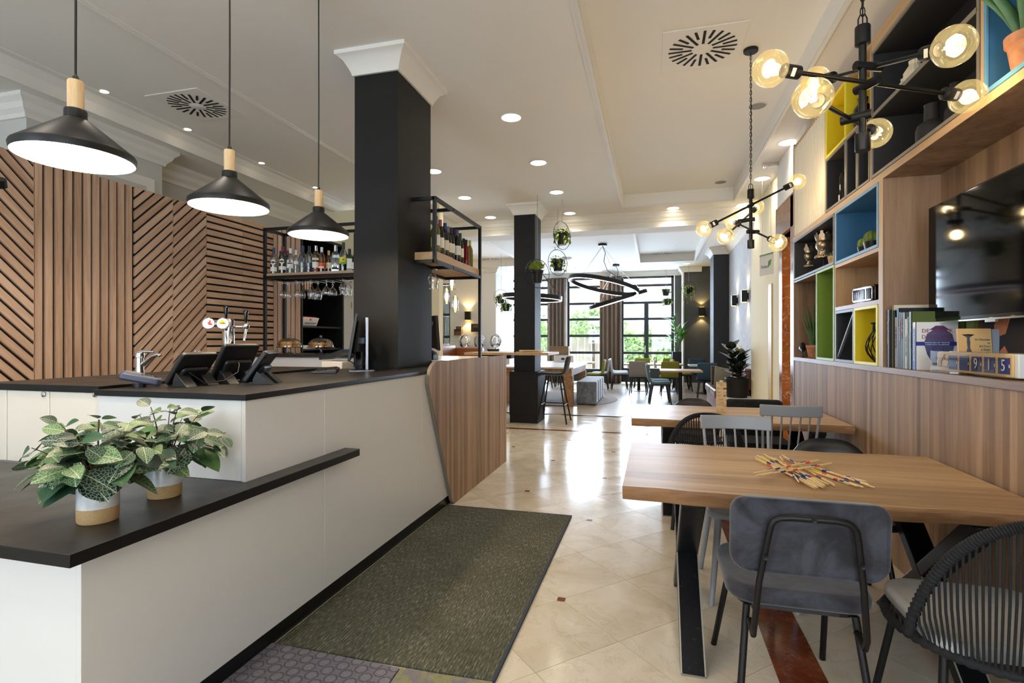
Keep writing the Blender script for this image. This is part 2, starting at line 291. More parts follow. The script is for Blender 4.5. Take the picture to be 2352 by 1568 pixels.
# ---------------------------------------------------------------- mesh helpers
def wpos(o):
    p = Vector((0, 0, 0))
    while o is not None: p += o.location; o = o.parent
    return p
class MB:
    def __init__(s): s.v = []; s.f = []; s.m = []
    def add(s, vs, fs, T=None, mi=0):
        o = len(s.v)
        s.v += [(T @ Vector(p)) if T is not None else Vector(p) for p in vs]
        s.f += [tuple(i + o for i in f) for f in fs]; s.m += [mi] * len(fs); return s
    def box(s, x0, x1, y0, y1, z0, z1, T=None, mi=0):
        return s.add([(x0, y0, z0), (x1, y0, z0), (x1, y1, z0), (x0, y1, z0), (x0, y0, z1), (x1, y0, z1), (x1, y1, z1), (x0, y1, z1)],
                     [(0, 3, 2, 1), (4, 5, 6, 7), (0, 1, 5, 4), (1, 2, 6, 5), (2, 3, 7, 6), (3, 0, 4, 7)], T, mi)
    def cb(s, c, d, T=None, mi=0):
        return s.box(c[0] - d[0] / 2, c[0] + d[0] / 2, c[1] - d[1] / 2, c[1] + d[1] / 2, c[2] - d[2] / 2, c[2] + d[2] / 2, T, mi)
    def lathe(s, prof, seg=24, T=None, mi=0, sx=1.0, sy=1.0, c=(0, 0, 0)):
        vs = []; fs = []; n = len(prof)
        for k in range(seg):
            a = 2 * math.pi * k / seg
            for r, z in prof: vs.append((c[0] + r * math.cos(a) * sx, c[1] + r * math.sin(a) * sy, c[2] + z))
        for k in range(seg):
            k2 = (k + 1) % seg
            for j in range(n - 1):
                fs.append((k * n + j, k2 * n + j, k2 * n + j + 1, k * n + j + 1))
        if prof[0][0] > 1e-5: fs.append(tuple(k * n for k in range(seg))[::-1])
        if prof[-1][0] > 1e-5: fs.append(tuple(k * n + n - 1 for k in range(seg)))
        return s.add(vs, fs, T, mi)
    def lathe_open(s, prof, seg=24, T=None, mi=0, c=(0, 0, 0)):
        n0 = len(s.f); s.lathe(prof, seg, T, mi, c=c)
        keep = [(f, m) for f, m in zip(s.f[n0:], s.m[n0:]) if len(f) == 4 or seg == 4]
        s.f = s.f[:n0] + [k[0] for k in keep]; s.m = s.m[:n0] + [k[1] for k in keep]; return s
    def tube(s, pts, r, seg=8, T=None, mi=0, closed=False, flat=None):
        pts = [Vector(p) for p in pts]; n = len(pts); rs = r if isinstance(r, (list, tuple)) else [r] * n
        tg = []
        for i in range(n):
            a = pts[(i - 1) % n] if (i > 0 or closed) else pts[0]; b = pts[(i + 1) % n] if (i < n - 1 or closed) else pts[-1]
            d = b - a; tg.append(d.normalized() if d.length > 1e-9 else Vector((0, 0, 1)))
        up = Vector((0, 0, 1)) if abs(tg[0].z) < 0.9 else Vector((1, 0, 0)); nn = (up - tg[0] * up.dot(tg[0])).normalized()
        vs = []; fs = []
        for i in range(n):
            nn = nn - tg[i] * nn.dot(tg[i])
            if nn.length < 1e-6: nn = tg[i].orthogonal()
            nn.normalize(); bb = tg[i].cross(nn)
            for k in range(seg):
                a = 2 * math.pi * (k + (0.5 if seg == 4 else 0)) / seg
                q = nn * math.cos(a) * rs[i] + bb * math.sin(a) * rs[i] * (flat or 1.0); vs.append(pts[i] + q)
        for i in range(n if closed else n - 1):
            i2 = (i + 1) % n
            for k in range(seg): fs.append((i * seg + k, i * seg + (k + 1) % seg, i2 * seg + (k + 1) % seg, i2 * seg + k))
        if not closed: fs.append(tuple(range(seg))[::-1]); fs.append(tuple((n - 1) * seg + k for k in range(seg)))
        return s.add(vs, fs, T, mi)
    def bar(s, a, b, w, d=None, T=None, mi=0):      # square bar
        a, b = Vector(a), Vector(b); t = (b - a).normalized(); up = Vector((0, 0, 1)) if abs(t.z) < 0.95 else Vector((0, 1, 0))
        x = t.cross(up).normalized(); y = x.cross(t); d = d or w; vs = []
        for p in (a, b):
            for i, j in ((-1, -1), (1, -1), (1, 1), (-1, 1)): vs.append(p + x * i * w / 2 + y * j * d / 2)
        return s.add(vs, [(0, 1, 2, 3), (7, 6, 5, 4), (0, 4, 5, 1), (1, 5, 6, 2), (2, 6, 7, 3), (3, 7, 4, 0)], T, mi)
    def prism(s, poly, a0, a1, ax='Z', T=None, mi=0):
        n = len(poly); mk = {'Z': lambda p, a: (p[0], p[1], a), 'X': lambda p, a: (a, p[0], p[1]), 'Y': lambda p, a: (p[0], a, p[1])}[ax]
        vs = [mk(p, a0) for p in poly] + [mk(p, a1) for p in poly]
        fs = [tuple(range(n))[::-1], tuple(range(n, 2 * n))] + [(i, (i + 1) % n, n + (i + 1) % n, n + i) for i in range(n)]
        return s.add(vs, fs, T, mi)
    def ball(s, c, r, seg=16, rings=10, sc3=(1, 1, 1), T=None, mi=0, zmin=-1.0):
        prof = [(math.cos(a) * r, math.sin(a) * r) for a in [math.asin(max(-1, zmin)) + (math.pi / 2 - math.asin(max(-1, zmin))) * k / rings for k in range(rings + 1)]]
        prof = [(max(p[0], 0 if k in (0, rings) and zmin <= -1 or k == rings else 1e-4), p[1]) for k, p in enumerate(prof)]
        vs0 = len(s.v); s.lathe(prof, seg, None, mi)
        for i in range(vs0, len(s.v)):
            q = s.v[i]; q = Vector((q.x * sc3[0] + c[0], q.y * sc3[1] + c[1], q.z * sc3[2] + c[2])); s.v[i] = T @ q if T is not None else q
        return s
    def ring(s, x0, x1, y0, y1, prof, T=None, mi=0):   # profile (outset, z) swept round a rectangle
        vs = []; fs = []; n = len(prof)
        for o, z in prof: vs += [(x0 - o, y0 - o, z), (x1 + o, y0 - o, z), (x1 + o, y1 + o, z), (x0 - o, y1 + o, z)]
        for j in range(n - 1):
            for k in range(4): fs.append((j * 4 + k, j * 4 + (k + 1) % 4, j * 4 + 4 + (k + 1) % 4, j * 4 + 4 + k))
        fs.append((0, 3, 2, 1)); fs.append(tuple((n - 1) * 4 + k for k in range(4)))
        return s.add(vs, fs, T, mi)
    def grid(s, fn, nu, nv, T=None, mi=0, cu=False, thick=None):
        vs = [Vector(fn(i / (nu if cu else nu - 1), j / (nv - 1))) for i in range(nu) for j in range(nv)]; fs = []
        for i in range(nu if cu else nu - 1):
            for j in range(nv - 1): fs.append((i * nv + j, ((i + 1) % nu) * nv + j, ((i + 1) % nu) * nv + j + 1, i * nv + j + 1))
        return s.add(vs, fs, T, mi)
    def mesh(s, name, smooth=None, fix=True):
        me = bpy.data.meshes.new(name); me.from_pydata([tuple(p) for p in s.v], [], s.f)
        if fix:
            bm = bmesh.new(); bm.from_mesh(me); bmesh.ops.recalc_face_normals(bm, faces=bm.faces); bm.to_mesh(me); bm.free()
        if any(s.m): me.polygons.foreach_set('material_index', s.m)
        if smooth:
            me.polygons.foreach_set('use_smooth', [True] * len(me.polygons)); me.set_sharp_from_angle(angle=R(smooth))
        me.update(); return me
    def build(s, name, mat, par=None, smooth=None, bevel=0, w=False, kind=None, seg=2, sub=0, solid=0, loc=None):
        if w and par is not None:
            o = wpos(par); s.v = [p - o for p in s.v]
        elif w and loc is not None:
            s.v = [p - Vector(loc) for p in s.v]
        me = s.mesh(name, smooth); return obj(name, me, mat, par, bevel, kind, seg, sub, solid, loc, smooth)
def obj(name, me, mat, par=None, bevel=0, kind=None, seg=2, sub=0, solid=0, loc=None, smooth=None):
    for q in (mat if isinstance(mat, (list, tuple)) else [mat]):
        if len(me.materials) < (len(mat) if isinstance(mat, (list, tuple)) else 1): me.materials.append(M[q])
    o = bpy.data.objects.new(name, me); C.objects.link(o)
    if loc is not None: o.location = loc
    if par is not None: o.parent = par
    if kind: o['kind'] = kind
    if solid: md = o.modifiers.new('solid', 'SOLIDIFY'); md.thickness = solid; md.offset = 0
    if bevel:
        md = o.modifiers.new('bevel', 'BEVEL'); md.width = bevel; md.segments = seg; md.limit_method = 'ANGLE'; md.angle_limit = R(40)
        if not smooth: me.polygons.foreach_set('use_smooth', [True] * len(me.polygons)); me.set_sharp_from_angle(angle=R(45)); md.harden_normals = False
    if sub: md = o.modifiers.new('sub', 'SUBSURF'); md.levels = sub; md.render_levels = sub
    return o
def tag(o, label, cat, group=None, kind=None):
    o['label'] = label; o['category'] = cat
    if group: o['group'] = group
    if kind: o['kind'] = kind
    return o
def T(name, label, cat, loc=(0, 0, 0), rz=0.0, group=None, kind=None):
    o = bpy.data.objects.new(name, None); C.objects.link(o); o.empty_display_size = 0.1
    o.location = loc; o.rotation_euler = (0, 0, rz); return tag(o, label, cat, group, kind)
def kids(o): return [c for c in C.objects if c.parent is o]
def copy_tree(o, loc=None, rz=None, label=None, group=None, parent=None):
    c = o.copy(); C.objects.link(c); c.parent = parent
    if loc is not None: c.location = loc
    if rz is not None: c.rotation_euler = (0, 0, rz)
    if label: c['label'] = label
    if group: c['group'] = group
    for ch in list(o.children): copy_tree(ch, parent=c)
    return c
def text_obj(s, name, mat, size, par, Mx, extr=0.0004, align='CENTER', narrow=1.0):
    cu = bpy.data.curves.new('t', 'FONT'); cu.body = s; cu.size = size; cu.align_x = align; cu.align_y = 'CENTER'; cu.extrude = extr; cu.resolution_u = 2
    to = bpy.data.objects.new('t', cu); C.objects.link(to); me = bpy.data.meshes.new_from_object(to); bpy.data.objects.remove(to); bpy.data.curves.remove(cu)
    me.name = name; me.transform(Mx @ Matrix.Diagonal((narrow, 1, 1, 1))); me.materials.clear(); me.materials.append(M[mat])
    o = bpy.data.objects.new(name, me); C.objects.link(o); o.parent = par; return o
def frame(o, x, y):      # matrix with local x along x, local y along y
    x = Vector(x).normalized(); y = Vector(y).normalized(); z = x.cross(y)
    return Matrix(((x.x, y.x, z.x, o[0]), (x.y, y.y, z.y, o[1]), (x.z, y.z, z.z, o[2]), (0, 0, 0, 1)))
def rot_to(d, p=(0, 0, 0)):   # local z to direction d
    return Matrix.Translation(p) @ Vector(d).normalized().to_track_quat('Z', 'Y').to_matrix().to_4x4()
def clip(poly, y0, y1, z0, z1):
    for ax, lim, sg in ((0, y0, 1), (0, y1, -1), (1, z0, 1), (1, z1, -1)):
        out = []
        for i in range(len(poly)):
            a, b = poly[i], poly[(i + 1) % len(poly)]; da, db = sg * (a[ax] - lim), sg * (b[ax] - lim)
            if da >= 0: out.append(a)
            if da * db < 0: t = da / (da - db); out.append((a[0] + (b[0] - a[0]) * t, a[1] + (b[1] - a[1]) * t))
        poly = out
        if len(poly) < 3: return None
    ar = abs(sum(poly[i][0] * poly[(i + 1) % len(poly)][1] - poly[(i + 1) % len(poly)][0] * poly[i][1] for i in range(len(poly)))) / 2
    return poly if ar > 2e-4 else None
def arc(c, r, a0, a1, n, f=lambda a, c, r: (c[0] + r * math.cos(a), c[1] + r * math.sin(a))):
    return [f(R(a0 + (a1 - a0) * k / n), c, r) for k in range(n + 1)]
def rrect(x0, x1, y0, y1, r, n=5):
    return arc((x1 - r, y0 + r), r, -90, 0, n) + arc((x1 - r, y1 - r), r, 0, 90, n) + arc((x0 + r, y1 - r), r, 90, 180, n) + arc((x0 + r, y0 + r), r, 180, 270, n)
def S(name, label, mb, mat, **kw):   # a piece of the setting
    o = mb.build(name, mat, **kw); o['kind'] = 'structure'; o['label'] = label; o['category'] = name.split('_')[0]; return o

# ================================================================ THE SETTING
XR, XL, YB, YF, ZC = 1.75, -5.7, -3.5, 17.4, 3.67
ZB = 3.60                                             # ceiling of the far dining area
fl = S('floor', 'polished beige marble tile floor with dark red bands', MB().box(XL - 1.5, 2.6, YB, 9.75, -0.10, -0.012), 'grout')
# diagonal marble tiles with small red insets
hd = 0.32; gap = 0.0015
tme = MB().prism([(-hd + gap, 0), (0, -hd + gap), (hd - gap, 0), (0, hd - gap)], -0.012, 0.0).mesh('tile'); tme.materials.append(M['marble_tile'])
n_ = 0
for i in range(-9, 8):
    for j in range(-2, 32):
        x = -0.47 + i * hd; y = 2.77 + (j - 8) * hd
        if (i + j) % 2 == 0 or x < -2.3 or x > 2.05 or y < 0.4 or y > 9.6: continue
        o = bpy.data.objects.new('tile', tme); C.objects.link(o); o.parent = fl; o.location = (x, y, 0); n_ += 1
ime = MB().box(-0.021, 0.021, -0.021, 0.021, -0.01, 0.0008).mesh('inset_tile'); ime.materials.append(M['red_marble'])
for i in range(-3, 3):
    for j in range(-2, 9):
        for off in (0, 1):
            x = -0.47 + i * 1.28 + off * 0.64; y = 2.77 + j * 1.28 + off * 0.64
            if x < -1.9 or x > 0.3 or y > 7.8: continue
            o = bpy.data.objects.new('inset_tile', ime); C.objects.link(o); o.parent = fl; o.location = (x, y, 0)
for y0 in [k * 1.6 - 1.0 for k in range(6)]:
    MB().box(0.49, 0.68, y0 + 0.001, min(y0 + 1.599, 7.94), -0.01, 0.0012).build('marble_band', 'red_marble', fl)
for x0 in [k * 1.6 - 3.2 for k in range(4)]:
    MB().box(x0, min(x0 + 1.599, 1.74), 7.95, 8.06, -0.01, 0.0012).build('marble_band', 'red_marble', fl)
S('floor_dining', 'grey brown wood plank floor of the far dining area', MB().box(-8.5, 2.6, 9.75, 19.0, -0.10, 0.0), 'plank_floor')
S('trim_1', 'thin dark strip where marble meets plank floor', MB().box(-5, 1.75, 9.735, 9.765, -0.01, 0.003), 'worktop_edge')

# ceiling of the near room with its recessed tray
tx0, tx1, ty0, ty1 = -0.49, 1.26, -1.0, 9.20
S('ceiling', 'cream painted plaster ceiling with a recessed tray', MB().box(-5.08, tx0, YB, 9.75, ZC, ZC + 0.12).box(tx1, XR + 0.6, YB, 9.75, ZC, ZC + 0.12).box(tx0, tx1, ty1, 9.75, ZC, ZC + 0.12)
  .box(tx0, tx1, YB, ty0, ZC, ZC + 0.12).box(tx0 - 0.02, tx1 + 0.02, ty0 - .02, ty1 + .02, ZC + 0.20, ZC + 0.3).box(tx0 - .03, tx0 + .004, ty0, ty1, ZC + .002, ZC + .21).box(tx1 - .004, tx1 + .03, ty0, ty1, ZC + .002, ZC + .21).box(tx0, tx1, ty1 - .004, ty1 + .03, ZC + .002, ZC + .21).box(tx0, tx1, ty0 - .03, ty0 + .004, ZC + .002, ZC + .21), 'ceiling_paint')
def strip(prof, path, closed=False):    # profile (offset to the left of the path, z) along an xy path
    mb = MB(); n = len(path); m_ = len(prof); vs = []
    for i in range(n):
        a = Vector(path[i - 1] if i > 0 or closed else path[0]); b = Vector(path[i]); c = Vector(path[(i + 1) % n] if i < n - 1 or closed else path[-1])
        d1 = (b - a).normalized() if (b - a).length > 1e-9 else None; d2 = (c - b).normalized() if (c - b).length > 1e-9 else None
        d1 = d1 or d2; d2 = d2 or d1; n1 = Vector((-d1.y, d1.x)); n2 = Vector((-d2.y, d2.x)); k = (n1 + n2); k = k / max(0.2, k.dot(n1))
        vs += [(b.x + k.x * o, b.y + k.y * o, z) for o, z in prof]
    fs = []
    for i in range(n if closed else n - 1):
        for j in range(m_): fs.append((i * m_ + j, ((i + 1) % n) * m_ + j, ((i + 1) % n) * m_ + (j + 1) % m_, i * m_ + (j + 1) % m_))
    if not closed: fs += [tuple(range(m_)), tuple((n - 1) * m_ + j for j in range(m_))[::-1]]
    return mb.add(vs, fs)
edge = [(0.0, ZC + .002), (0.0, ZC - .018), (-.025, ZC - .022), (-.045, ZC - .012), (-.06, ZC - .012), (-.06, ZC + .002)]
S('trim_2', 'moulded cream rim around the near ceiling tray', strip([(-o, z) for o, z in edge], [(tx0, ty0), (tx1, ty0), (tx1, ty1), (tx0, ty1)][::-1], True), 'trim_paint')
S('trim_3', 'slim moulding line along the ceiling over the bar', MB().box(-3.79, -3.70, YB, 9.74, ZC - .012, ZC).box(-3.77, -3.72, YB, 9.74, ZC - .02, ZC), 'trim_paint')
crown = [(0, 0), (0.02, 0.0), (0.03, 0.03), (0.06, 0.06), (0.075, 0.10), (0.11, 0.13), (0.11, 0.16), (0, 0.16)]
def crown_at(z1, s=1.0): return [(-o * s, z1 - 0.16 * s + z * s) for o, z in crown]
# dropped beam above the left wall, with cove moulding
S('ceiling_beam', 'dropped plaster beam along the left side of the bar ceiling', MB().box(XL - 0.2, -5.08, YB, 13.0, 3.50, ZC + .12), 'ceiling_paint')
S('trim_4', 'cove moulding where the ceiling meets the left beam', strip([(0, 3.49), (-.05, 3.49), (-.055, 3.52), (-.02, 3.535), (-.03, 3.60), (-.09, 3.655), (-.16, 3.66), (-.16, ZC + .001), (0, ZC + .001)], [(-5.08, YB), (-5.08, 9.74)]), 'trim_paint')
# cross beam between near room and dining area
S('ceiling_beam_cross', 'plaster cross beam between bar and dining area', MB().box(-5.08, XR + .6, 9.76, 10.25, 3.40, ZC + .1), 'ceiling_paint')
S('trim_5', 'crown moulding along the cross beam', strip([(o, z) for o, z in crown_at(ZC, 1.0)], [(XR, 9.76), (-5.08, 9.76)][::-1]), 'trim_paint')
S('trim_6', 'lower ledge moulding of the cross beam', MB().box(-5.05, XR, 9.70, 9.77, 3.39, 3.43), 'trim_paint')
# far ceiling with trays
fx0, fx1, fy0, fy1 = -0.35, 1.10, 11.0, 15.3; gx0, gx1, gy0, gy1 = -6.0, -3.6, 11.0, 15.0
S('ceiling_dining', 'pale ceiling of the far dining area with recessed trays', MB().box(-8.5, gx0, 10.25, 19, ZB, ZB + .1).box(gx1, fx0, 10.25, 19, ZB, ZB + .1).box(fx1, 2.6, 10.25, 19, ZB, ZB + .1)
  .box(gx0, gx1, 10.25, gy0, ZB, ZB + .1).box(gx0, gx1, gy1, 19, ZB, ZB + .1).box(fx0, fx1, 10.25, fy0, ZB, ZB + .1).box(fx0, fx1, fy1, 19, ZB, ZB + .1)
  .box(gx0 - .02, gx1 + .02, gy0, gy1, ZB + .2, ZB + .3).box(fx0 - .02, fx1 + .02, fy0, fy1, ZB + .2, ZB + .3)
  .box(gx0, gx1, gy1 - .004, gy1 + .02, ZB + .002, ZB + .21).box(fx0, fx1, fy1 - .004, fy1 + .02, ZB + .002, ZB + .21).box(fx0 - .02, fx0 + .004, fy0, fy1, ZB + .002, ZB + .21).box(fx1 - .004, fx1 + .02, fy0, fy1, ZB + .002, ZB + .21).box(gx0 - .02, gx0 + .004, gy0, gy1, ZB + .002, ZB + .21).box(gx1 - .004, gx1 + .02, gy0, gy1, ZB + .002, ZB + .21), 'ceiling_paint')
for k, (a, b, c_, d) in enumerate(((fx0, fx1, fy0, fy1), (gx0, gx1, gy0, gy1))):
    S('trim_%d' % (7 + k), ['rim of the far ceiling tray near the garden doors', 'rim of the far ceiling tray over the buffet'][k], strip([(o, z - ZC + ZB) for o, z in [(-q, zz) for q, zz in edge]], [(a, c_), (a, d), (b, d), (b, c_)], True), 'trim_paint')

# ---- walls
S('wall_left', 'pale grey panelled wall behind the slatted bar wall', MB().box(XL - .2, XL, YB, 12.5, 0, 3.5), 'panel_paint')
S('trim_9', 'crown moulding along the top of the left wall', strip([(-o * 1.3, 3.5 - (.16 - z) * 1.3) for o, z in crown], [(XL, YB), (XL, 12.4)]), 'trim_paint')
pil = S('wall_left_pilaster', 'panelled pilaster projecting from the left wall', MB().box(XL, -5.3, 3.36, 4.68, 0, 3.34), 'panel_paint')
MB().box(-5.3, -5.285, 3.46, 4.58, 1.0, 3.14).build('panel_moulding', 'trim_paint', pil, bevel=.004)
MB().box(-5.29, -5.278, 3.56, 4.48, 1.1, 3.04).build('panel_field', 'panel_paint', pil, bevel=.004)
strip([(-o * 1.1, 3.5 - (.16 - z) * 1.1) for o, z in crown], [(XL, 3.36), (-5.3, 3.36), (-5.3, 4.68), (XL, 4.68)]).build('pilaster_crown', 'trim_paint', pil)
S('wall_back', 'pale wall behind the camera with glazed entrance openings', MB().box(XL - .2, -4.7, YB - .15, YB, 0, ZC).box(-2.7, -0.1, YB - .15, YB, 0, ZC).box(1.9, 2.6, YB - .15, YB, 0, ZC).box(-4.7, 1.9, YB - .15, YB, 3.2, ZC).box(-4.7, 1.9, YB - .15, YB, 0, .25), 'wall_paint')
S('wall_right', 'pale wall behind the wooden shelving unit', MB().box(XR, XR + .15, YB, 6.3, 0, ZC), 'wall_paint')
# marble lined opening beyond the shelving
S('door_1', 'polished orange marble door surround beside the shelving', MB().box(1.46, 2.0, 6.22, 6.40, 0, 2.96).box(1.50, 1.75, 6.40, 6.98, 2.62, 2.96).box(1.50, 2.0, 6.98, 7.12, 0, 2.62).box(1.46, 1.60, 6.2, 7.12, 2.62, 2.98), 'orange_marble')
S('wall_right_passage', 'white wall over the marble door opening', MB().box(1.56, 1.9, 6.2, 7.5, 2.98, ZC).box(1.62, 1.9, 7.12, 7.7, 0, ZC), 'wall_paint')
S('wall_right_recess', 'back wall of the passage beyond the marble door', MB().box(2.55, 2.65, 6.0, 7.6, 0, 3.0), 'cream_paint')
S('wall_right_cream', 'cream painted wall section before the grey plaster wall', MB().box(1.66, 2.0, 7.7, 10.0, 0, ZC), 'cream_paint')
S('trim_10', 'white and brass edge strip of the doorway', MB().box(1.645, 1.66, 8.30, 8.52, 0, 2.2), 'wood_brass' if 'wood_brass' in M else 'ink_gold')
S('wall_right_plaster', 'rough light grey plaster wall carrying two sconces', MB().box(1.75, 1.95, 10.0, 13.5, 0, ZB), 'plaster_wall')
S('trim_11', 'crown moulding on the grey plaster wall', strip(crown_at(ZB, 1.0), [(1.75, 13.4), (1.75, 10.25)]), 'trim_paint')
def column(name, label, x0, x1, y0, y1, z0, zt, mat, cr=1.0, plinth=None):
    o = S(name, label, MB().box(x0, x1, y0, y1, z0, zt - 0.1), mat)
    pr = [(-.005, zt - .16 * cr - .002), (.015, zt - .16 * cr), (.02, zt - .14 * cr), (.035, zt - .11 * cr), (.065, zt - .06 * cr), (.10, zt - .035 * cr), (.115, zt - .03 * cr), (.115, zt)]
    MB().ring(x0, x1, y0, y1, pr).build('crown', 'trim_paint', o, smooth=25)
    if plinth: MB().box(x0 - plinth[0], x1 + plinth[0], y0 - plinth[0], y1 + plinth[0], 0.13, plinth[1]).build('plinth', mat, o, bevel=.004); MB().box(x0 - plinth[0] + .006, x1 + plinth[0] - .006, y0 - plinth[0] + .006, y1 + plinth[0] - .006, 0, .13).build('plinth_foot', mat, o)
    return o
c1 = column('column_1', 'tall charcoal column rising from the reception counter', -2.325, -1.945, 3.78, 4.42, 0.02, ZC, 'charcoal', 1.05)
MB().box(-2.331, -1.938, 3.774, 4.428, 1.16, 2.24).build('cladding', 'charcoal', c1)
column('column_2', 'charcoal column with square plinth standing by the high table', -2.27, -1.91, 8.62, 9.10, 0, ZC, 'charcoal', 1.1, (0.065, 0.86))
column('column_3', 'dark blue grey column beside the far grey wall', 1.40, 2.2, 13.45, 14.2, 0, ZB, 'charcoal_paint')
# far wall with windows
S('wall_far', 'far wall with garden windows and grey corner', MB().box(-8.5, -4.95, YF, YF + .25, 0, ZB).box(-8.5, 2.6, YF, YF + .25, 3.46, ZB).box(-3.30, -2.78, YF, YF + .25, 0, 3.46).box(-1.52, -1.02, YF, YF + .25, 0, 3.46).box(.66, 2.6, YF, YF + .25, 0, ZB), 'grey_wall')
S('wall_far_corner', 'dark grey wall panel carrying a sconce', MB().box(.90, 2.4, 16.7, YF, 0, ZB), 'grey_wall')
S('trim_12', 'white edge strip of the grey wall corner', MB().box(.86, .90, 16.66, YF, 0, 3.45), 'trim_paint')
S('trim_13', 'crown moulding over the garden windows', strip(crown_at(ZB, 1.0), [(.84, YF), (-8.4, YF)][::-1]), 'trim_paint')
S('trim_14', 'crown moulding over the grey corner wall', strip(crown_at(ZB, 1.0), [(.86, YF), (.86, 16.66), (1.4, 16.66)]), 'trim_paint')
S('baseboard_right', 'pale baseboard below the grey corner wall', MB().box(.9, 1.9, 16.685, 16.7, 0, .12), 'trim_paint')
def window(name, label, x0, x1, y, zs, mull=None, z0=0.05, z1=3.46, fw=.085, door=False):
    o = T(name, label, 'window', ((x0 + x1) / 2, y, 0), kind='structure')
    b = MB().box(x0, x0 + fw, y, y + .07, z0, z1).box(x1 - fw, x1, y, y + .07, z0, z1).box(x0, x1, y, y + .07, z1 - fw, z1).box(x0, x1, y, y + .07, z0, z0 + .06)
    b.build('window_frame', 'frame_paint', o, w=True)
    zz = [z0 + .06] + zs + [z1 - fw]
    for z in zs: MB().box(x0 + fw, x1 - fw, y + .005, y + .06, z - .04, z + .04).build('glazing_bar', 'frame_paint', o, w=True)
    xs = [x0 + fw] + ([mull] if mull else []) + [x1 - fw]
    if mull: MB().box(mull - .07, mull + .07, y - .005, y + .065, z0, 2.6).build('mullion', 'frame_paint', o, w=True)
    for a, b_ in zip(zz[:-1], zz[1:]):
        cols = list(zip(xs[:-1], xs[1:])) if (not mull or b_ < 2.6) else [(x0 + fw, x1 - fw)]
        for c_, d in cols: MB().box(c_, d, y + .03, y + .036, a, b_).build('pane', 'window_glass', o, w=True)
    if door:
        MB().box(x0 + .05, x1 - .05, y - .01, y + .05, z0, .46).build('door_panel', 'frame_paint', o, w=True)
        MB().bar((mull - .04, y - .03, 1.0), (mull - .04, y - .03, 1.22), .025).build('handle', 'chrome', o, w=True)
    else: MB().box(x0 + .05, x1 - .05, y - .01, y + .05, z0, .42).build('sill_panel', 'frame_paint', o, w=True)
    return o
base('frame_paint', (44, 50, 56), 0.5)
window('window_1', 'garden double doors with dark glazed frames', -1.0, .64, YF, [.46, .99, 1.54, 2.08, 2.60, 3.15], -.205, door=True)
window('window_2', 'tall dark framed garden window between the curtains', -2.76, -1.54, YF, [.42, .99, 1.54, 2.08, 2.60, 3.15])
window('window_3', 'tall dark framed garden window behind the plinth column', -4.93, -3.32, YF, [.42, .99, 1.54, 2.08, 2.60, 3.15], -3.92)
# buffet alcove wall, left of the dining area
S('wall_buffet', 'white wall with sconce behind the breakfast buffet', MB().box(-6.20, -5.05, 15.6, 15.8, 0, ZB).box(-8.5, -6.62, 15.6, 15.8, 0, ZB).box(-6.62, -6.20, 15.6, 15.8, 0, 1.05).box(-6.62, -6.20, 15.6, 15.8, 3.2, ZB), 'wall_paint')
S('wall_buffet_pier', 'pale pier with crown between buffet and garden window', MB().box(-5.05, -4.6, 15.3, YF, 0, ZB - .16), 'wall_paint')
S('trim_15', 'crown moulding around the buffet pier', MB().ring(-5.05, -4.6, 15.3, 17.3, [(0, ZB - .17), (.03, ZB - .15), (.05, ZB - .10), (.10, ZB - .04), (.11, ZB)]), 'trim_paint')
tl = S('wall_buffet_tiles', 'white metro tile splashback behind the chafing dishes', MB().box(-6.2, -5.06, 15.575, 15.6, .9, 1.36), 'panel_paint')
for r_ in range(3):
    for k in range(4):
        x = -6.19 + k * .29 + (r_ % 2) * .1
        MB().box(x, x + .28, 15.565, 15.575, .91 + r_ * .15, .91 + r_ * .15 + .14).build('tile', 'white_enamel', tl)
window('window_4', 'narrow window behind the tall reed plant', -6.62, -6.20, 15.66, [1.5, 2.2, 2.9], None, 1.05, 3.2, .05)
S('wall_dark_partition', 'charcoal partition with small icon stickers', MB().box(-6.9, -6.2, 14.0, 14.12, 0, 3.0), 'charcoal_paint')
S('wall_far_left', 'outer wall on the left of the dining area', MB().box(-8.6, -8.5, 10, 19, 0, ZB).box(-8.5, XL, 12.4, 12.5, 0, ZB), 'wall_paint')
S('wall_dining_right', 'outer wall on the right of the dining area', MB().box(2.3, 2.4, 13.3, 17.5, 0, ZB), 'grey_wall')
# service door behind the bar
S('wall_service', 'cream wall around the service door behind the bar', MB().box(-5.7, -3.2, 7.6, 7.75, 0, 3.5), 'cream_paint')
# ================================================================ BAR AND RECEPTION COUNTER
t = T('reception_counter', 'long white reception counter front with black plinth beside the olive rug', 'counter', (-1.9, 2.7, 0))
for a, b in ((1.188, 2.393), (2.395, 3.58), (3.582, 4.16)):
    MB().box(-1.67, -1.65, a, b, .082, .74 if a < 1.5 else 1.12).build('front_panel', 'counter_white', t, w=True, bevel=.0015)
MB().box(-1.67, -1.65, 1.845, 2.393, .74, 1.12).build('front_panel', 'counter_white', t, w=True, bevel=.0015)
MB().box(-4.2, -1.6715, 1.19, 1.21, .082, .74).build('end_panel', 'counter_white', t, w=True, bevel=.0015)
MB().box(-2.455, -1.6715, 1.845, 1.865, .781, 1.12).build('end_panel', 'counter_white', t, w=True, bevel=.0015)
MB().box(-4.2, -1.68, 1.22, 1.82, .1, .735).box(-2.45, -1.68, 1.87, 3.75, .1, 1.12).build('carcass', 'counter_white', t, w=True)
MB().box(-1.71, -1.662, 1.20, 4.2, 0, .08).box(-4.2, -1.662, 1.2, 1.25, 0, .08).build('plinth', 'black_plinth', t, w=True)
o = MB().prism([(-1.555, 1.09), (-1.555, 2.58), (-1.648, 2.58), (-1.648, 1.843), (-4.2, 1.843), (-4.2, 1.09)], .742, .78).build('low_worktop', ['worktop', 'worktop_edge'], bevel=.0015, w=True, loc=(-2.2, 1.5, .742))
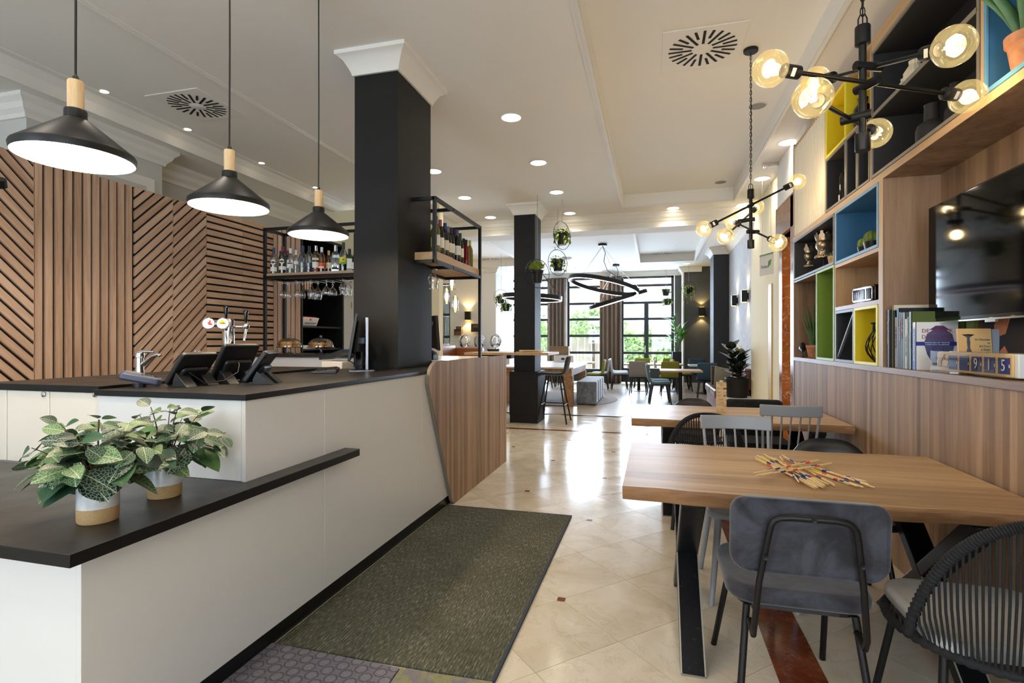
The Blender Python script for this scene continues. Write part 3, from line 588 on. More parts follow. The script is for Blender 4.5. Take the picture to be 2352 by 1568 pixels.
tag(o, 'low black desk top carrying the two leafy potted plants', 'worktop')
def edge_mat(o, top):
    for p in o.data.polygons:
        if abs(p.normal.z) < .5: p.material_index = 1
edge_mat(o, 0)
o = MB().prism([(-1.64, 1.835), (-1.64, 3.63), (-1.6495, 3.64), (-1.6495, 4.40), (-1.933, 4.40), (-1.933, 3.77), (-2.47, 3.77), (-2.47, 1.835)], 1.121, 1.147).build('upper_worktop', ['worktop', 'worktop_edge'], bevel=.0012, w=True, loc=(-2, 2.8, 1.12))
tag(o, 'high black counter top under the order terminals', 'worktop'); edge_mat(o, 0)
# sink cabinet and worktop on the staff side
t = T('sink_cabinet', 'cream cabinet doors with round locks left of the counter end', 'cabinet', (-3.2, 2.0, 0))
for a, b in ((-4.19, -3.085), (-3.08, -2.80), (-2.795, -2.475)):
    d = MB().box(a, b, 1.87, 1.89, .781, 1.128).build('cabinet_door', 'counter_cream', t, w=True, bevel=.002)
    if a > -4:
        q = onY(102 if a < -3 else 220, 905, 1.87)
        MB().lathe([(0, 0), (.012, 0), (.013, .003), (.008, .005), (0, .005)], 16, Matrix.Translation(Vector((q.x, 1.866, q.z))) @ Matrix.Rotation(R(90), 4, 'X')).build('lock', 'chrome', d, smooth=30, w=True)
MB().box(-3.24, -2.48, 1.9, 3.6, .1, 1.12).build('carcass', 'counter_cream', t, w=True)
o = MB().prism([(-4.19, 1.858), (-2.475, 1.858), (-2.475, 3.7), (-3.25, 3.7), (-3.25, 1.9), (-4.19, 1.9)], 1.131, 1.161).build('sink_worktop', ['worktop', 'worktop_edge'], bevel=.0012, w=True, loc=(-3, 2.5, 1.13))
tag(o, 'black worktop with sink tap behind the counter', 'worktop'); edge_mat(o, 0)
# wooden end panel and pale staff top on the far end of the counter
pol = [(4.17, 0.0), (5.80, 0.0), (5.80, 1.21), (3.82, 1.21)] + [(3.80 + .155 * math.cos(R(a)), 1.055 + .155 * math.sin(R(a))) for a in range(100, 190, 12)] + [(4.12, .04)]
t = T('counter_end_panel', 'wood grain end panel with rounded corner at the far end of the counter', 'panel', (-1.63, 4.9, 0))
MB().prism(pol, -1.645, -1.618, 'X').build('panel_face', 'counter_panel_wood', t, w=True)
MB().prism([(y - .004 if y < 4.5 else y, z) for y, z in pol], -1.643, -1.622, 'X').build('panel_rim', 'graphite_warm_edge', t, w=True)
MB().box(-2.5, -1.66, 4.46, 5.79, 0.0, 1.16).build('carcass', 'counter_white', t, w=True)
o = MB().box(-2.55, -1.646, 4.45, 5.80, 1.165, 1.195).build('stone_worktop', 'stone_top', w=True, loc=(-2.1, 5.1, 1.165), bevel=.002); tag(o, 'pale worktop behind the wooden end panel', 'worktop')

# slatted wall: each slat its own piece
XS = -4.26; ZT = 2.68
def slat_panel(label, y0, y1, kind, ph=0.0):
    t = T('slat_wall_panel', label, 'wall panel', (XS, (y0 + y1) / 2, 0), group='slatted bar wall panels')
    MB().box(XS - .03, XS - .012, y0, y1, .05, ZT).build('backing', 'dark_void', t, w=True)
    p = .0685; g_ = .0195
    def put(poly, mat):
        poly = clip(poly, y0 + .001, y1 - .001, .06, ZT)
        if poly:
            c_ = (sum(q[0] for q in poly) / len(poly), sum(q[1] for q in poly) / len(poly))
            o = MB().prism([(q[0] - c_[0], q[1] - c_[1]) for q in poly], -.012, .006, 'X')
            if mat == 'slat_wood_d':
                Rm = Matrix.Rotation(R(45 if kind == '/' else -45), 4, 'X'); o.v = [Rm.inverted() @ Vector(q) for q in o.v]
                # local Y runs along the slat
                o2 = o.build('slat', 'slat_wood_h', t); o2.rotation_euler = (R(45 if kind == '/' else -45), 0, 0)
            else: o2 = o.build('slat', mat, t)
            o2.location = (0, c_[0] - t.location.y, c_[1])
    if kind == '|':
        n = round((y1 - y0) / p)
        for k in range(n): put([(y0 + k * (y1 - y0) / n, 0), (y0 + (k + 1) * (y1 - y0) / n - g_, 0), (y0 + (k + 1) * (y1 - y0) / n - g_, 3), (y0 + k * (y1 - y0) / n, 3)], 'slat_wood')
    elif kind == '-':
        z = ZT - ph
        while z > .1: put([(y0, z - p + g_), (y1, z - p + g_), (y1, z), (y0, z)], 'slat_wood_h'); z -= p
    else:
        pv = p * 1.414; gv = g_ * 1.414; k = -10
        while k * pv < 4.2:
            b = k * pv + ph - .6
            if kind == '/': put([(y0 - 1, b - 1), (y1 + 1, b + (y1 - y0) + 1), (y1 + 1, b + (y1 - y0) + 1 + pv - gv), (y0 - 1, b - 1 + pv - gv)], 'slat_wood_d')
            else: put([(y0 - 1, b + 1), (y1 + 1, b - (y1 - y0) - 1), (y1 + 1, b - (y1 - y0) - 1 + pv - gv), (y0 - 1, b + 1 + pv - gv)], 'slat_wood_d')
            k += 1
    return t
slat_panel('leftmost wall panel with wood slats sloping down to the right', 2.0, 2.745, '\\')
slat_panel('wall panel with upright wood slats between the sloping panels', 2.749, 3.495, '|')
slat_panel('wall panel with wood slats rising right, next to the upright slats', 3.499, 3.871, '/')
slat_panel('wall panel with wood slats rising right, next to the level slats', 3.872, 4.245, '/', .034)
slat_panel('wall panel with level wood slats next to the sloping slats', 4.249, 4.72, '-')
slat_panel('wall panel with level wood slats behind the bottle rack corner', 4.722, 5.195, '-')
t = T('slat_return_panel', 'narrow panel of upright wood slats beside the black open cabinet', 'wall panel', (-4.08, 5.21, 0))
MB().box(-4.26, -3.90, 5.22, 5.24, .05, ZT).build('backing', 'dark_void', t, w=True)
for k in range(6): MB().box(-4.258 + k * .06, -4.258 + k * .06 + .047, 5.20, 5.222, .06, ZT).build('slat', 'slat_wood', t, w=True)
# small wall spotlight peeking in at the left picture edge
t = T('wall_spotlight', 'small black spotlight at the left edge over the sloping slats', 'spotlight', (-3.9, 2.22, 2.40))
q = onX(-2, 428, -4.0); t.location = q
MB().lathe([(.0, .05), (.038, .05), (.04, .0), (.036, 0), (.034, .02), (0, .02)], 20, rot_to((.4, -.3, .75))).build('housing', 'black_satin', t, smooth=40)
MB().lathe([(0, .012), (.033, .012), (0, .013)], 16, rot_to((.4, -.3, .75))).build('lens', 'lamp_glow', t)
MB().bar((0, 0, .02), (-.24, .0, .05), .012).build('bracket', 'black_satin', t)

# ---- bottle racks of black steel with wooden boards
def rack(label, X0, X1, Y0, Y1, z0, z1, legs, board, zleg, skip=()):
    t = T('bottle_rack', label, 'rack', ((X0 + X1) / 2, (Y0 + Y1) / 2, zleg)); w_ = .028
    for z in (z0 + w_ / 2, z1 - w_ / 2):
        for a, b in (((X0, Y0), (X1, Y0)), ((X1, Y0), (X1, Y1)), ((X0, Y1), (X1, Y1)), ((X0, Y0), (X0, Y1))):
            MB().bar((a[0], a[1], z), (b[0], b[1], z), w_).build('rail', 'black_metal', t, w=True)
    for x, y in ((X0, Y0), (X1, Y0), (X1, Y1), (X0, Y1)):
        if (x, y) in skip: continue
        MB().bar((x, y, zleg if (x, y) in legs else z0), (x, y, z1), w_).build('post', 'black_metal', t, w=True)
    MB().box(X0 + .005, X1 - .005, Y0 + .005, Y1 - .005, z0 + w_, z0 + w_ + board).build('shelf_board', 'shelf_oak' if board < .05 else 'edge_oak', t, w=True)
    return t
RY = 4.66
rack('black steel rack with spirit bottles left of the charcoal column', -3.92, -2.36, RY, RY + .30, 2.02, 2.55, [(-3.92, RY), (-3.92, RY + .30)], .028, 1.236)
rack('black steel rack with wine bottles right of the charcoal column', -2.14, -1.75, 4.46, 5.24, 2.02, 2.57, [(-1.75, 5.24)], .068, 1.195, [(-1.75, 4.46), (-2.14, 4.46)])
t = T('rack_extension', 'black steel frame end clasping the column side before the wine rack', 'rack', (-1.85, 4.2, 2.02))
for z in (2.034, 2.556): MB().bar((-1.75, 4.06, z), (-1.75, 4.445, z), .028).bar((-1.96, 4.06, z), (-1.75, 4.06, z), .028).build('rail', 'black_metal', t, w=True)
MB().bar((-1.75, 4.06, 2.02), (-1.75, 4.06, 2.57), .028).build('post', 'black_metal', t, w=True)
MB().box(-1.95, -1.738, 4.075, 4.445, 2.048, 2.116).build('shelf_board', 'edge_oak', t, w=True)

BPROF = {
    'spirit': [(0, 0), (.037, 0), (.039, .006), (.039, .17), (.034, .195), (.016, .225), (.0135, .24), (.0135, .27)],
    'wine': [(0, 0), (.036, 0), (.0375, .006), (.0375, .185), (.032, .205), (.0165, .235), (.0145, .25), (.0145, .285)],
    'round': [(0, 0), (.038, 0), (.041, .01), (.041, .12), (.04, .15), (.03, .18), (.015, .205), (.0135, .22), (.0135, .255)],
    'square': [(0, 0), (.044, 0), (.046, .006), (.046, .16), (.036, .18), (.016, .195), (.015, .21), (.015, .235)],
}
def bottle(label, loc, kind, mat, cap, lab=None, labz=(.05, .13), s=1.0, group='bottles on the bar racks', face=-90, emblem=None, liquid=None, sx=1.0):
    t = T('bottle', label, 'bottle', loc, 0, group); pr = [(r * s * sx * .93, z * s) for r, z in BPROF[kind]]; r0 = pr[2][0]; zt = pr[-1][1]
    seg = 4 if kind == 'square' else 16
    mb = MB(); Rm = Matrix.Rotation(R(face + 45 if seg == 4 else 0), 4, 'Z')
    mb.lathe(pr, seg, Rm); mb.build('glass_body', mat, t, smooth=50 if seg > 4 else 20)
    if liquid: MB().lathe([(0, .008 * s), (r0 * .9, .008 * s), (r0 * .9, liquid[1] * s), (0, liquid[1] * s)], seg, Rm).build('liquid', liquid[0], t, smooth=40)
    MB().lathe([(pr[-1][0] + .0015, zt - .045 * s), (pr[-1][0] + .002, zt - .044 * s), (pr[-1][0] + .002, zt + .012 * s), (0, zt + .013 * s)], 12).build('cap', cap, t, smooth=40)
    if lab:
        mb = MB(); n = 9; half = 62 if seg > 4 else 30; rr = r0 + .0012 if seg > 4 else r0 * .7071 + .0012
        for k in range(n):
            a = R(face - half + 2 * half * k / (n - 1))
            for z in labz:
                if seg > 4: mb.v.append(Vector((rr * math.cos(a), rr * math.sin(a), z * s)))
                else:
                    q = Matrix.Rotation(R(face), 4, 'Z') @ Vector((rr, (-1 + 2 * k / (n - 1)) * r0 * .6, z * s)); mb.v.append(q)
        mb.f = [(2 * k, 2 * k + 2, 2 * k + 3, 2 * k + 1) for k in range(n - 1)]; mb.m = [0] * (n - 1)
        L = mb.build('bottle_label', lab, t, smooth=60)
        if emblem:
            F = Matrix.Rotation(R(face), 4, 'Z')
            for kind2, z, wd, ht, mt in emblem:
                mb = MB(); x = (r0 + .0028)
                if kind2 == 'disc': mb.lathe([(0, 0), (wd, 0), (wd, .0008), (0, .0008)], 18, F @ Matrix.Translation((x, 0, z * s)) @ Matrix.Rotation(R(90), 4, 'Y'))
                elif kind2 == 'dia': mb.prism([(-wd, z * s), (0, z * s - ht), (wd, z * s), (0, z * s + ht)], x, x + .001, 'X', F)
                else: mb.prism([(-wd, z * s - ht), (wd, z * s - ht), (wd, z * s + ht), (-wd, z * s + ht)], x - .0005, x + .0013, 'X', F)
                mb.build('emblem', mt, L)
    return t
zs = 2.077
def bp(u, y): q = onY(u, 600, y); return (q.x, y, zs)
FA = -62
bottle('clear vermouth bottle with round white label, leftmost on the rack', bp(629, 4.76), 'spirit', 'bottle_clear', 'cap_blue', 'label_white', (.03, .075), 1.0, face=FA, emblem=[('disc', .125, .026, 0, 'label_white'), ('bar', .125, .027, .006, 'ink_black'), ('disc2', .125, .012, .012, 'ink_red')])
bottle('green vermouth bottle with round white label second from the left', bp(649, 4.74), 'spirit', 'bottle_green_clear', 'cap_red', 'label_white', (.04, .075), 1.02, face=FA, emblem=[('disc', .125, .026, 0, 'label_white'), ('bar', .125, .027, .006, 'ink_black'), ('disc2', .125, .012, .012, 'ink_red')])
bottle('blue capped bottle standing behind the green vermouth', bp(645, 4.87), 'spirit', 'bottle_clear', 'cap_blue', s=.95)
bottle('red capped bottle behind the white rum label', bp(661, 4.87), 'spirit', 'bottle_dark', 'cap_red', s=.95)
bottle('clear rum bottle with white cap and cream label', bp(667, 4.76), 'spirit', 'bottle_clear', 'cap_white', 'label_white', (.06, .15), .95, face=FA, emblem=[('disc', .135, .011, 0, 'ink_red'), ('bar', .112, .022, .006, 'ink_black'), ('bar', .07, .01, .003, 'ink_red')])
bottle('slim clear bottle with white cap', bp(680, 4.79), 'spirit', 'bottle_clear', 'cap_white', 'cap_white', (.11, .15), .9, sx=.75, face=FA)
bottle('clear vodka bottle with dark blue cap and blue mark', bp(695, 4.76), 'round', 'bottle_clear', 'cap_blue', 'bottle_clear', (.05, .06), 1.08, face=FA, emblem=[('bar', .13, .018, .012, 'cap_blue')])
bottle('clear square vodka bottle with black cap', bp(710, 4.76), 'spirit', 'bottle_clear', 'cap_black', 'cap_blue', (.03, .065), 1.0, face=FA, emblem=[('bar', .05, .008, .014, 'label_white')])
bottle('yellow green aperitif bottle with silver cap', bp(725.5, 4.76), 'spirit', 'bottle_yellow', 'steel', 'label_white', (.05, .11), 1.0, face=FA, emblem=[('bar', .14, .030, .010, 'label_white'), ('bar', .14, .024, .004, 'cap_blue'), ('bar', .028, .022, .010, 'ink_red')], liquid=('bottle_olive', .05))
bottle('golden liqueur bottle with orange label', bp(739, 4.76), 'spirit', 'bottle_amber', 'cap_white', 'ink_orange', (.045, .105), .93, face=FA, emblem=[('bar', .055, .024, .010, 'label_cream')])
bottle('gold capped amber bottle behind the orange label', bp(755, 4.84), 'spirit', 'bottle_amber', 'cap_gold', 'label_cream', (.06, .13), .85, face=FA)
bottle('square dark bottle with white diamond label', bp(770.5, 4.77), 'square', 'bottle_clear', 'steel', None, s=1.12, face=FA, liquid=('bottle_dark', .13)).name
tb = C.objects[-1]
bottle('clear bottle with yellow and green label and green cap', bp(789, 4.76), 'round', 'bottle_clear', 'cap_green', 'ink_yellow', (.07, .13), 1.12, face=FA, emblem=[('bar', .075, .025, .012, 'ink_green'), ('disc', .105, .010, 0, 'ink_green')], liquid=('bottle_green', .07))
bottle('dark green herbal bottle with white label beside the column', bp(803, 4.78), 'square', 'bottle_green', 'cap_black', 'label_white', (.03, .14), .95, face=FA)
bottle('dark brown bottle half hidden by the column', bp(815, 4.78), 'spirit', 'bottle_dark', 'cap_black', 'label_white', (.03, .12), .78, face=FA)
# white diamond on the square bottle
for o_ in list(C.objects):
    if o_.get('label') == 'square dark bottle with white diamond label':
        MB().prism([(-.026, .072), (0, .046), (.026, .072), (0, .098)], .0378, .0388, 'X', Matrix.Rotation(R(FA), 4, 'Z')).build('bottle_label', 'label_white', o_)
zs = 2.118
wines = [(997, -1.83, 'bottle_olive', 'cap_blue', 'label_cream', 1.0, 'olive glass wine bottle with blue capsule next to the column'), (1001, -1.79, 'bottle_olive', 'cap_blue', 'label_white', 1.06, 'olive glass wine bottle with blue capsule, front row'),
         (1011, -1.80, 'bottle_dark', 'cap_pink', 'label_white', 1.05, 'wine bottle with pink capsule'), (1017, -1.93, 'bottle_dark', 'cap_blue', 'label_white', 1.0, 'wine bottle with blue capsule in the second row'), (1022, -1.80, 'bottle_dark', 'cap_blue', 'label_cream', 1.03, 'wine bottle with dark blue capsule and cream label'),
         (1029, -1.81, 'bottle_dark', 'grey_plastic', 'label_white', 1.0, 'wine bottle with grey capsule'), (1036, -1.80, 'bottle_dark', 'cap_black', 'label_white', 1.0, 'wine bottle with black capsule and tall white label'), (1043, -1.84, 'bottle_dark', 'cap_black', 'label_cream', 1.08, 'tall wine bottle with black capsule'),
         (1050, -1.79, 'bottle_dark', 'cap_purple', 'label_white', 1.02, 'wine bottle with purple capsule'), (1057, -1.80, 'bottle_dark', 'cap_green', 'label_white', .98, 'wine bottle with green capsule'), (1065, -1.84, 'bottle_dark', 'cap_black', 'label_cream', .95, 'dark wine bottle with worn cream label'),
         (1071, -1.80, 'bottle_red', 'cap_black', 'bottle_red', .88, 'reddish wine bottle near the rack end'), (1079, -1.80, 'bottle_olive', 'cap_gold', 'bottle_olive', .92, 'green bottle with gold capsule at the rack end')]
for u, x, mt, cp, lb, s_, lab_ in wines:
    q = onX(u, 600, x); bottle(lab_ + ' on the right rack', (x, min(q.y, 5.17), zs), 'wine', mt, cp, lb, (.06, .145), s_, face=-50)
# stemware hanging below the left rack
GP = {'wine': [(.030, 0), (.030, -.002), (.004, -.006), (.0032, -.085), (.012, -.093), (.032, -.122), (.030, -.15), (.024, -.172)],
      'big': [(.036, 0), (.036, -.002), (.008, -.008), (.008, -.06), (.018, -.075), (.044, -.115), (.042, -.15), (.036, -.19)],
      'balloon': [(.034, 0), (.034, -.002), (.007, -.006), (.006, -.06), (.02, -.072), (.045, -.11), (.045, -.135), (.042, -.15)],
      'snifter': [(.034, 0), (.034, -.002), (.008, -.006), (.007, -.025), (.02, -.04), (.040, -.075), (.038, -.10), (.030, -.125), (.032, -.15)]}
rail_t = T('glass_hanger', 'chrome wire hangers under the spirit rack holding stemware', 'glass hanger', (-3.1, 4.8, 2.0))
for u in (628, 645, 662, 679, 698, 715, 735, 752, 771, 788, 806):
    q = onY(u, 645, 4.68); MB().tube([(q.x, 4.68, 2.02), (q.x, 4.67, 2.0), (q.x, 4.70, 1.99), (q.x, 4.94, 1.99)], .0025, 6).build('wire', 'chrome', rail_t, w=True)
for u, y, k, lab_ in ((649, 4.71, 'wine', 'hanging wine glass, first from the rack post'), (661, 4.80, 'wine', 'hanging wine glass, second from the rack post'), (683, 4.71, 'wine', 'hanging wine glass, third from the rack post'), (695, 4.80, 'wine', 'hanging wine glass, fourth from the rack post'),
                   (716, 4.71, 'big', 'large tulip beer glass hanging in the middle of the rack'), (730, 4.80, 'big', 'second large tulip beer glass hanging in the middle of the rack'), (750, 4.71, 'balloon', 'wide balloon glass hanging right of the tulip glasses'), (764, 4.80, 'balloon', 'second balloon glass hanging right of the tulip glasses'),
                   (788, 4.71, 'snifter', 'hanging snifter with red print near the column'), (800, 4.80, 'snifter', 'hanging snifter closest to the column')):
    q = onY(u, 645, y); o = MB().lathe_open(GP[k], 18).build('stem_glass', 'clear_glass', smooth=50, loc=(q.x, y, 1.992)); tag(o, lab_ + ', upside down', 'glass', 'hanging stemware')
q = onX(995, 650, -1.86)
o = MB().lathe_open([(r * 1.15, z * 1.15) for r, z in GP['snifter']], 18).build('stem_glass', 'clear_glass', smooth=50, loc=(q.x, q.y, 2.0)); tag(o, 'single beer glass hanging under the wine rack by the column', 'glass', 'hanging stemware')

# ---- back bar with cake stands
t = T('back_bar', 'back bar unit with white front below the cake stands', 'bar counter', (-3.2, 4.85, 0))
MB().box(-4.2, -2.58, 4.60, 5.15, .1, 1.206).build('carcass', 'counter_white', t, w=True)
MB().box(-4.22, -2.56, 4.57, 5.16, 1.207, 1.236).build('worktop', 'worktop', t, w=True)
def muffin(label, loc, s=1.0):
    t = T('muffin', label, 'muffin', loc, 0, 'muffins under the glass domes')
    MB().lathe([(0, 0), (.024 * s, 0), (.031 * s, .03 * s)], 14).build('paper_cup', 'cup_paper', t, smooth=40)
    MB().lathe([(.030 * s, .028 * s), (.037 * s, .034 * s), (.035 * s, .047 * s), (.022 * s, .060 * s), (0, .065 * s)], 14).build('cake_top', 'muffin', t, smooth=50)
for k, (u, lab_) in enumerate(((665, 'left'), (737, 'right'))):
    q = onY(u, 812, 4.78); x = q.x
    t = T('cake_stand', 'glass footed cake stand with domed lid, %s of the pair' % lab_, 'cake stand', (x, 4.78, 1.236))
    MB().lathe([(0, 0), (.062, 0), (.06, .004), (.02, .012), (.010, .025), (.010, .045), (.018, .058), (.14, .064), (.142, .072), (.134, .069), (0, .068)], 28).build('stand', 'clear_glass', t, smooth=40)
    d = MB().lathe_open([(.128, .072), (.128, .082), (.118, .118), (.092, .146), (.05, .163), (.012, .168), (0.0001, .168)], 28).build('dome', 'clear_glass', t, smooth=60)
    MB().ball((0, 0, .182), .014).build('knob', 'clear_glass', d, smooth=60)
    for j, (dx, dy, lb) in enumerate(((-.085, -.02, 'leftmost'), (-.025, -.05, 'second'), (.035, -.03, 'third'), (.085, .0, 'rightmost'))):
        muffin('%s golden muffin under the %s glass dome' % (lb, lab_), (x + dx, 4.78 + dy, 1.305), 1.05 if k == 0 else .85)
# ---- open black cabinet with printer
t = T('open_cabinet', 'tall black open cabinet holding a printer behind the bar', 'cabinet', (-4.0, 5.9, 0))
MB().box(-4.45, -3.93, 5.26, 5.29, 0, 2.62).build('side_panel', 'black_satin', t, w=True)
MB().box(-4.45, -3.93, 6.10, 6.13, 0, 2.62).build('side_panel', 'black_satin', t, w=True)
MB().box(-4.47, -4.45, 5.26, 6.13, 0, 2.62).build('back_panel', 'black_satin', t, w=True)
MB().box(-4.45, -3.93, 5.26, 6.13, 2.60, 2.63).build('top_panel', 'black_satin', t, w=True)
for z in (1.28, 1.55, 1.98): MB().box(-4.45, -3.95, 5.29, 6.10, z - .02, z).build('shelf', 'black_plastic', t, w=True)
t = T('printer', 'small white printer with red lid on the black cabinet shelf', 'printer', (-4.08, 5.47, 1.55))
MB().prism([(-.14, 0), (.1, 0), (.14, .1), (-.14, .1)], -.15, .15, 'Y').build('body', 'white_plastic', t, bevel=.008)
MB().box(-.13, .11, -.13, .13, .1, .112).build('lid', 'ink_red', t); MB().box(.116, .13, -.1, .1, .03, .036).build('paper_slot', 'dark_void', t)
MB().lathe([(0, 0), (.014, 0), (.014, .002), (0, .002)], 16, Matrix.Translation((.136, -.02, .075)) @ Matrix.Rotation(R(78), 4, 'Y')).build('badge', 'ink_red', t)
o = MB().box(-.12, .1, -.12, .12, 0, .04).build('paper_stack', 'label_white', loc=(-4.1, 5.5, 1.28)); tag(o, 'stack of white paper low in the black cabinet', 'paper')
for k in range(5):
    o = MB().box(-.1, .1, -.009, .009, 0, .17 - .012 * (k % 3)).build('folder', ['book_peach', 'book_brown', 'book_cream', 'ink_red', 'book_sand'][k], loc=(-4.06, 5.38 + k * .022, 1.981)); tag(o, '%s folder on the upper shelf of the black cabinet' % ['peach', 'brown', 'cream', 'red', 'sand coloured'][k], 'folder', 'folders in the black cabinet')
# ---- service door
t = T('door_2', 'cream panelled service door with closer behind the bar', 'door', (-3.5, 7.58, 0), kind='structure')
q0 = onY(772, 700, 7.58); q1 = onY(797, 700, 7.58); xa, xb = q0.x - .45, q1.x + .12
MB().box(xa, xb, 7.55, 7.59, 0, 2.32).build('door_leaf', 'wall_paint', t, w=True, bevel=.003)
MB().box(xa + .1, xb - .16, 7.54, 7.552, .9, 2.12).build('door_panel', 'wall_paint', t, w=True, bevel=.006)
MB().box(xa - .1, xb + .1, 7.53, 7.60, 2.33, 2.46).build('door_head', 'trim_paint', t, w=True, bevel=.01); MB().box(xb, xb + .1, 7.53, 7.60, 0, 2.33).build('door_jamb', 'trim_paint', t, w=True, bevel=.006)
MB().box(xb - .42, xb - .12, 7.49, 7.55, 2.22, 2.30).build('door_closer', 'steel', t, w=True, bevel=.004); MB().bar((xb - .34, 7.5, 2.31), (xb - .05, 7.42, 2.34), .014).build('closer_arm', 'steel', t, w=True); MB().box(xb - .02, xb + .005, 7.535, 7.555, 1.9, 2.0).build('hinge', 'ink_gold', t, w=True)
q = onY(775, 755, 7.52); t = T('door_notice', 'white and green notice on the service door', 'sign', (q.x, 7.535, q.z))
MB().box(-.07, .07, -.004, 0, -.15, .15).build('sheet', 'ink_white', t); MB().box(-.07, .07, -.006, -.004, .11, .15).build('green_band', 'ink_green', t); MB().bar((.0, -.007, -.02), (.03, -.007, .07), .012, .002).build('pen_mark', 'ink_teal', t)
MB().box(-.05, .02, -.006, -.004, -.12, -.10).build('green_line', 'ink_green', t)

# ---- beer tap tower
q = Vector((-3.03, 3.22, 1.161)); t = T('beer_tap', 'chrome beer tower with lit round badges and black handles', 'beer tap', q)
MB().lathe([(0, 0), (.07, 0), (.068, .012), (.042, .016), (.042, .36), (.036, .372), (0, .375)], 28).build('column', 'chrome', t, smooth=35)
vx = Vector((_c, _s, 0)); vy = Vector((-_s, _c, 0))        # across and along the picture
def tp(a, b, z): return vx * a + vy * b + Vector((0, 0, z))
MB().tube([tp(-.02, -.02, .335), tp(-.10, -.06, .335)], .014, 12).tube([tp(.03, 0, .315), tp(.13, 0, .315)], .012, 12).build('cross_pipe', 'chrome', t, smooth=40)
vdir = (Vector((0, 0, H)) - q).normalized()
for a, b, z, mk in ((-.10, -.075, .335, 'red'), (-.005, -.06, .335, 'yellow')):
    d = MB().lathe([(0, 0), (.040, 0), (.042, .004), (.042, .012), (.038, .014), (0, .014)], 28, rot_to((.45, -.88, .05), tp(a, b, z))).build('badge', 'chrome', t, smooth=40)
    Mt = rot_to((.45, -.88, .05), tp(a, b, z) + Vector((.45, -.88, .05)).normalized() * .0142)
    MB().lathe([(0, 0), (.036, 0), (.036, .001), (0, .001)], 28, Mt).build('badge_face', 'tap_glow', d)
    Fx = frame(Mt.translation + Vector((.45, -.88, .05)).normalized() * .0016, (.89, .455, 0), (0, 0, 1))
    if mk == 'yellow':
        MB().prism([(-.024, -.006), (.024, -.006), (.02, .012), (0, .028), (-.02, .012)], 0, .0006, 'Z', Fx).build('badge_arch', 'ink_yellow', d)
        text_obj('Leffe', 'badge_text', 'ink_black', .019, d, Fx @ Matrix.Translation((0, .002, .0008)))
    else:
        MB().prism([(.002, -.012), (.03, -.012), (.026, .0), (.016, .004), (.018, .022), (.008, .026), (.004, .01), (-.006, .012)], 0, .0006, 'Z', Fx).build('badge_bull', 'stick_red', d)
for a, b in ((.0, -.03), (.13, 0)):
    MB().lathe([(0, 0), (.007, 0), (.010, .02), (.016, .07), (.017, .085), (.012, .092), (0, .093)], 14, Matrix.Translation(tp(a, b, .375 if a < .05 else .345))).build('tap_handle', 'black_gloss', t, smooth=40)
MB().ball(tp(.13, 0, .318), .025).tube([tp(.13, 0, .30), tp(.135, -.03, .25), tp(.14, -.05, .21)], [.011, .009, .007], 10).build('spout', 'chrome', t, smooth=60)
# ---- sink mixers
t = T('sink_faucet', 'chrome lever mixer tap on the black worktop', 'faucet', (-3.06, 2.55, 1.161))
MB().lathe([(0, 0), (.026, 0), (.024, .01), (.022, .105), (.026, .108), (.024, .135), (.01, .142), (0, .143)], 22).build('body', 'chrome', t, smooth=35)
MB().tube([tp(.01, 0, .06), tp(.05, -.01, .085), tp(.09, -.02, .115), (tp(.135, -.03, .128)), tp(.145, -.03, .118)], [.014, .013, .011, .011, .012], 12).build('spout', 'chrome', t, smooth=50)
MB().tube([tp(-.02, 0, .135), tp(.02, -.01, .145), tp(.10, -.02, .142)], [.014, .010, .006], 10, flat=.5).build('lever', 'chrome', t, smooth=50)
q = onZ(462, 853, 1.161); t = T('glass_rinser', 'small chrome glass rinser behind the order terminals', 'rinser', (q.x, q.y, 1.161))
MB().tube([(-.02, 0, .0), (-.02, 0, .11), (-.05, 0, .14)], .009, 10).ball((-.02, 0, .125), .02).build('rinser_head', 'chrome', t, smooth=50); MB().box(0, .18, -.04, .04, .03, .045).build('tray', 'chrome', t, bevel=.004)
MB().ball((.015, 0, .115), .013).build('knob', 'black_gloss', t, smooth=50)
# ---- order terminals on the high counter
def terminal(label, x, y, wdt, rz, zt=.165, lean=.13):
    t = T('order_terminal', label, 'terminal', (x, y, 1.147), rz, 'order terminals on the counter'); h = wdt / 2
    a = math.atan2(lean, zt); Mt = Matrix.Translation((-.075, 0, .022)) @ Matrix.Rotation(a, 4, 'Y'); L = math.hypot(lean, zt)
    MB().prism(rrect(-h, h, 0, L, .014), -.0, .026, 'X', Mt).build('tablet_body', 'black_plastic', t, bevel=.006)
    MB().prism(rrect(-h + .012, h - .012, .012, L - .012, .006), -.002, 0, 'X', Mt).build('display', 'screen', t)
    MB().prism(rrect(-h * .75, h * .75, .02, L * .62, .02), .026, .05, 'X', Mt).build('back_bulge', 'black_plastic', t, bevel=.012)
    for s_ in (-1, 1): MB().lathe([(0, 0), (.005, 0), (.005, .002), (0, .002)], 10, Mt @ Matrix.Translation((.026, s_ * (h - .02), L - .03)) @ Matrix.Rotation(R(90), 4, 'Y')).build('screw_hole', 'dark_void', t)
    for s_ in (-1, 1): MB().prism([(.0, .07), (.075, 0), (.065, 0), (-.02, 0), (-.02, .03)], s_ * h * .62 - .03, s_ * h * .62 + .03, 'Y').build('stand_foot', 'black_plastic', t, bevel=.002)
    MB().box(-.09, .04, -h * .6, h * .6, 0, .006).build('base_plate', 'black_plastic', t)
    return t
terminal('black order terminal seen from behind, lowest of the three, by the card reader', -2.22, 2.13, .20, R(-4), .15, .12)
tt = terminal('black order terminal seen from behind, tallest of the three, in the middle', -2.17, 2.36, .22, R(-8), .19, .11)
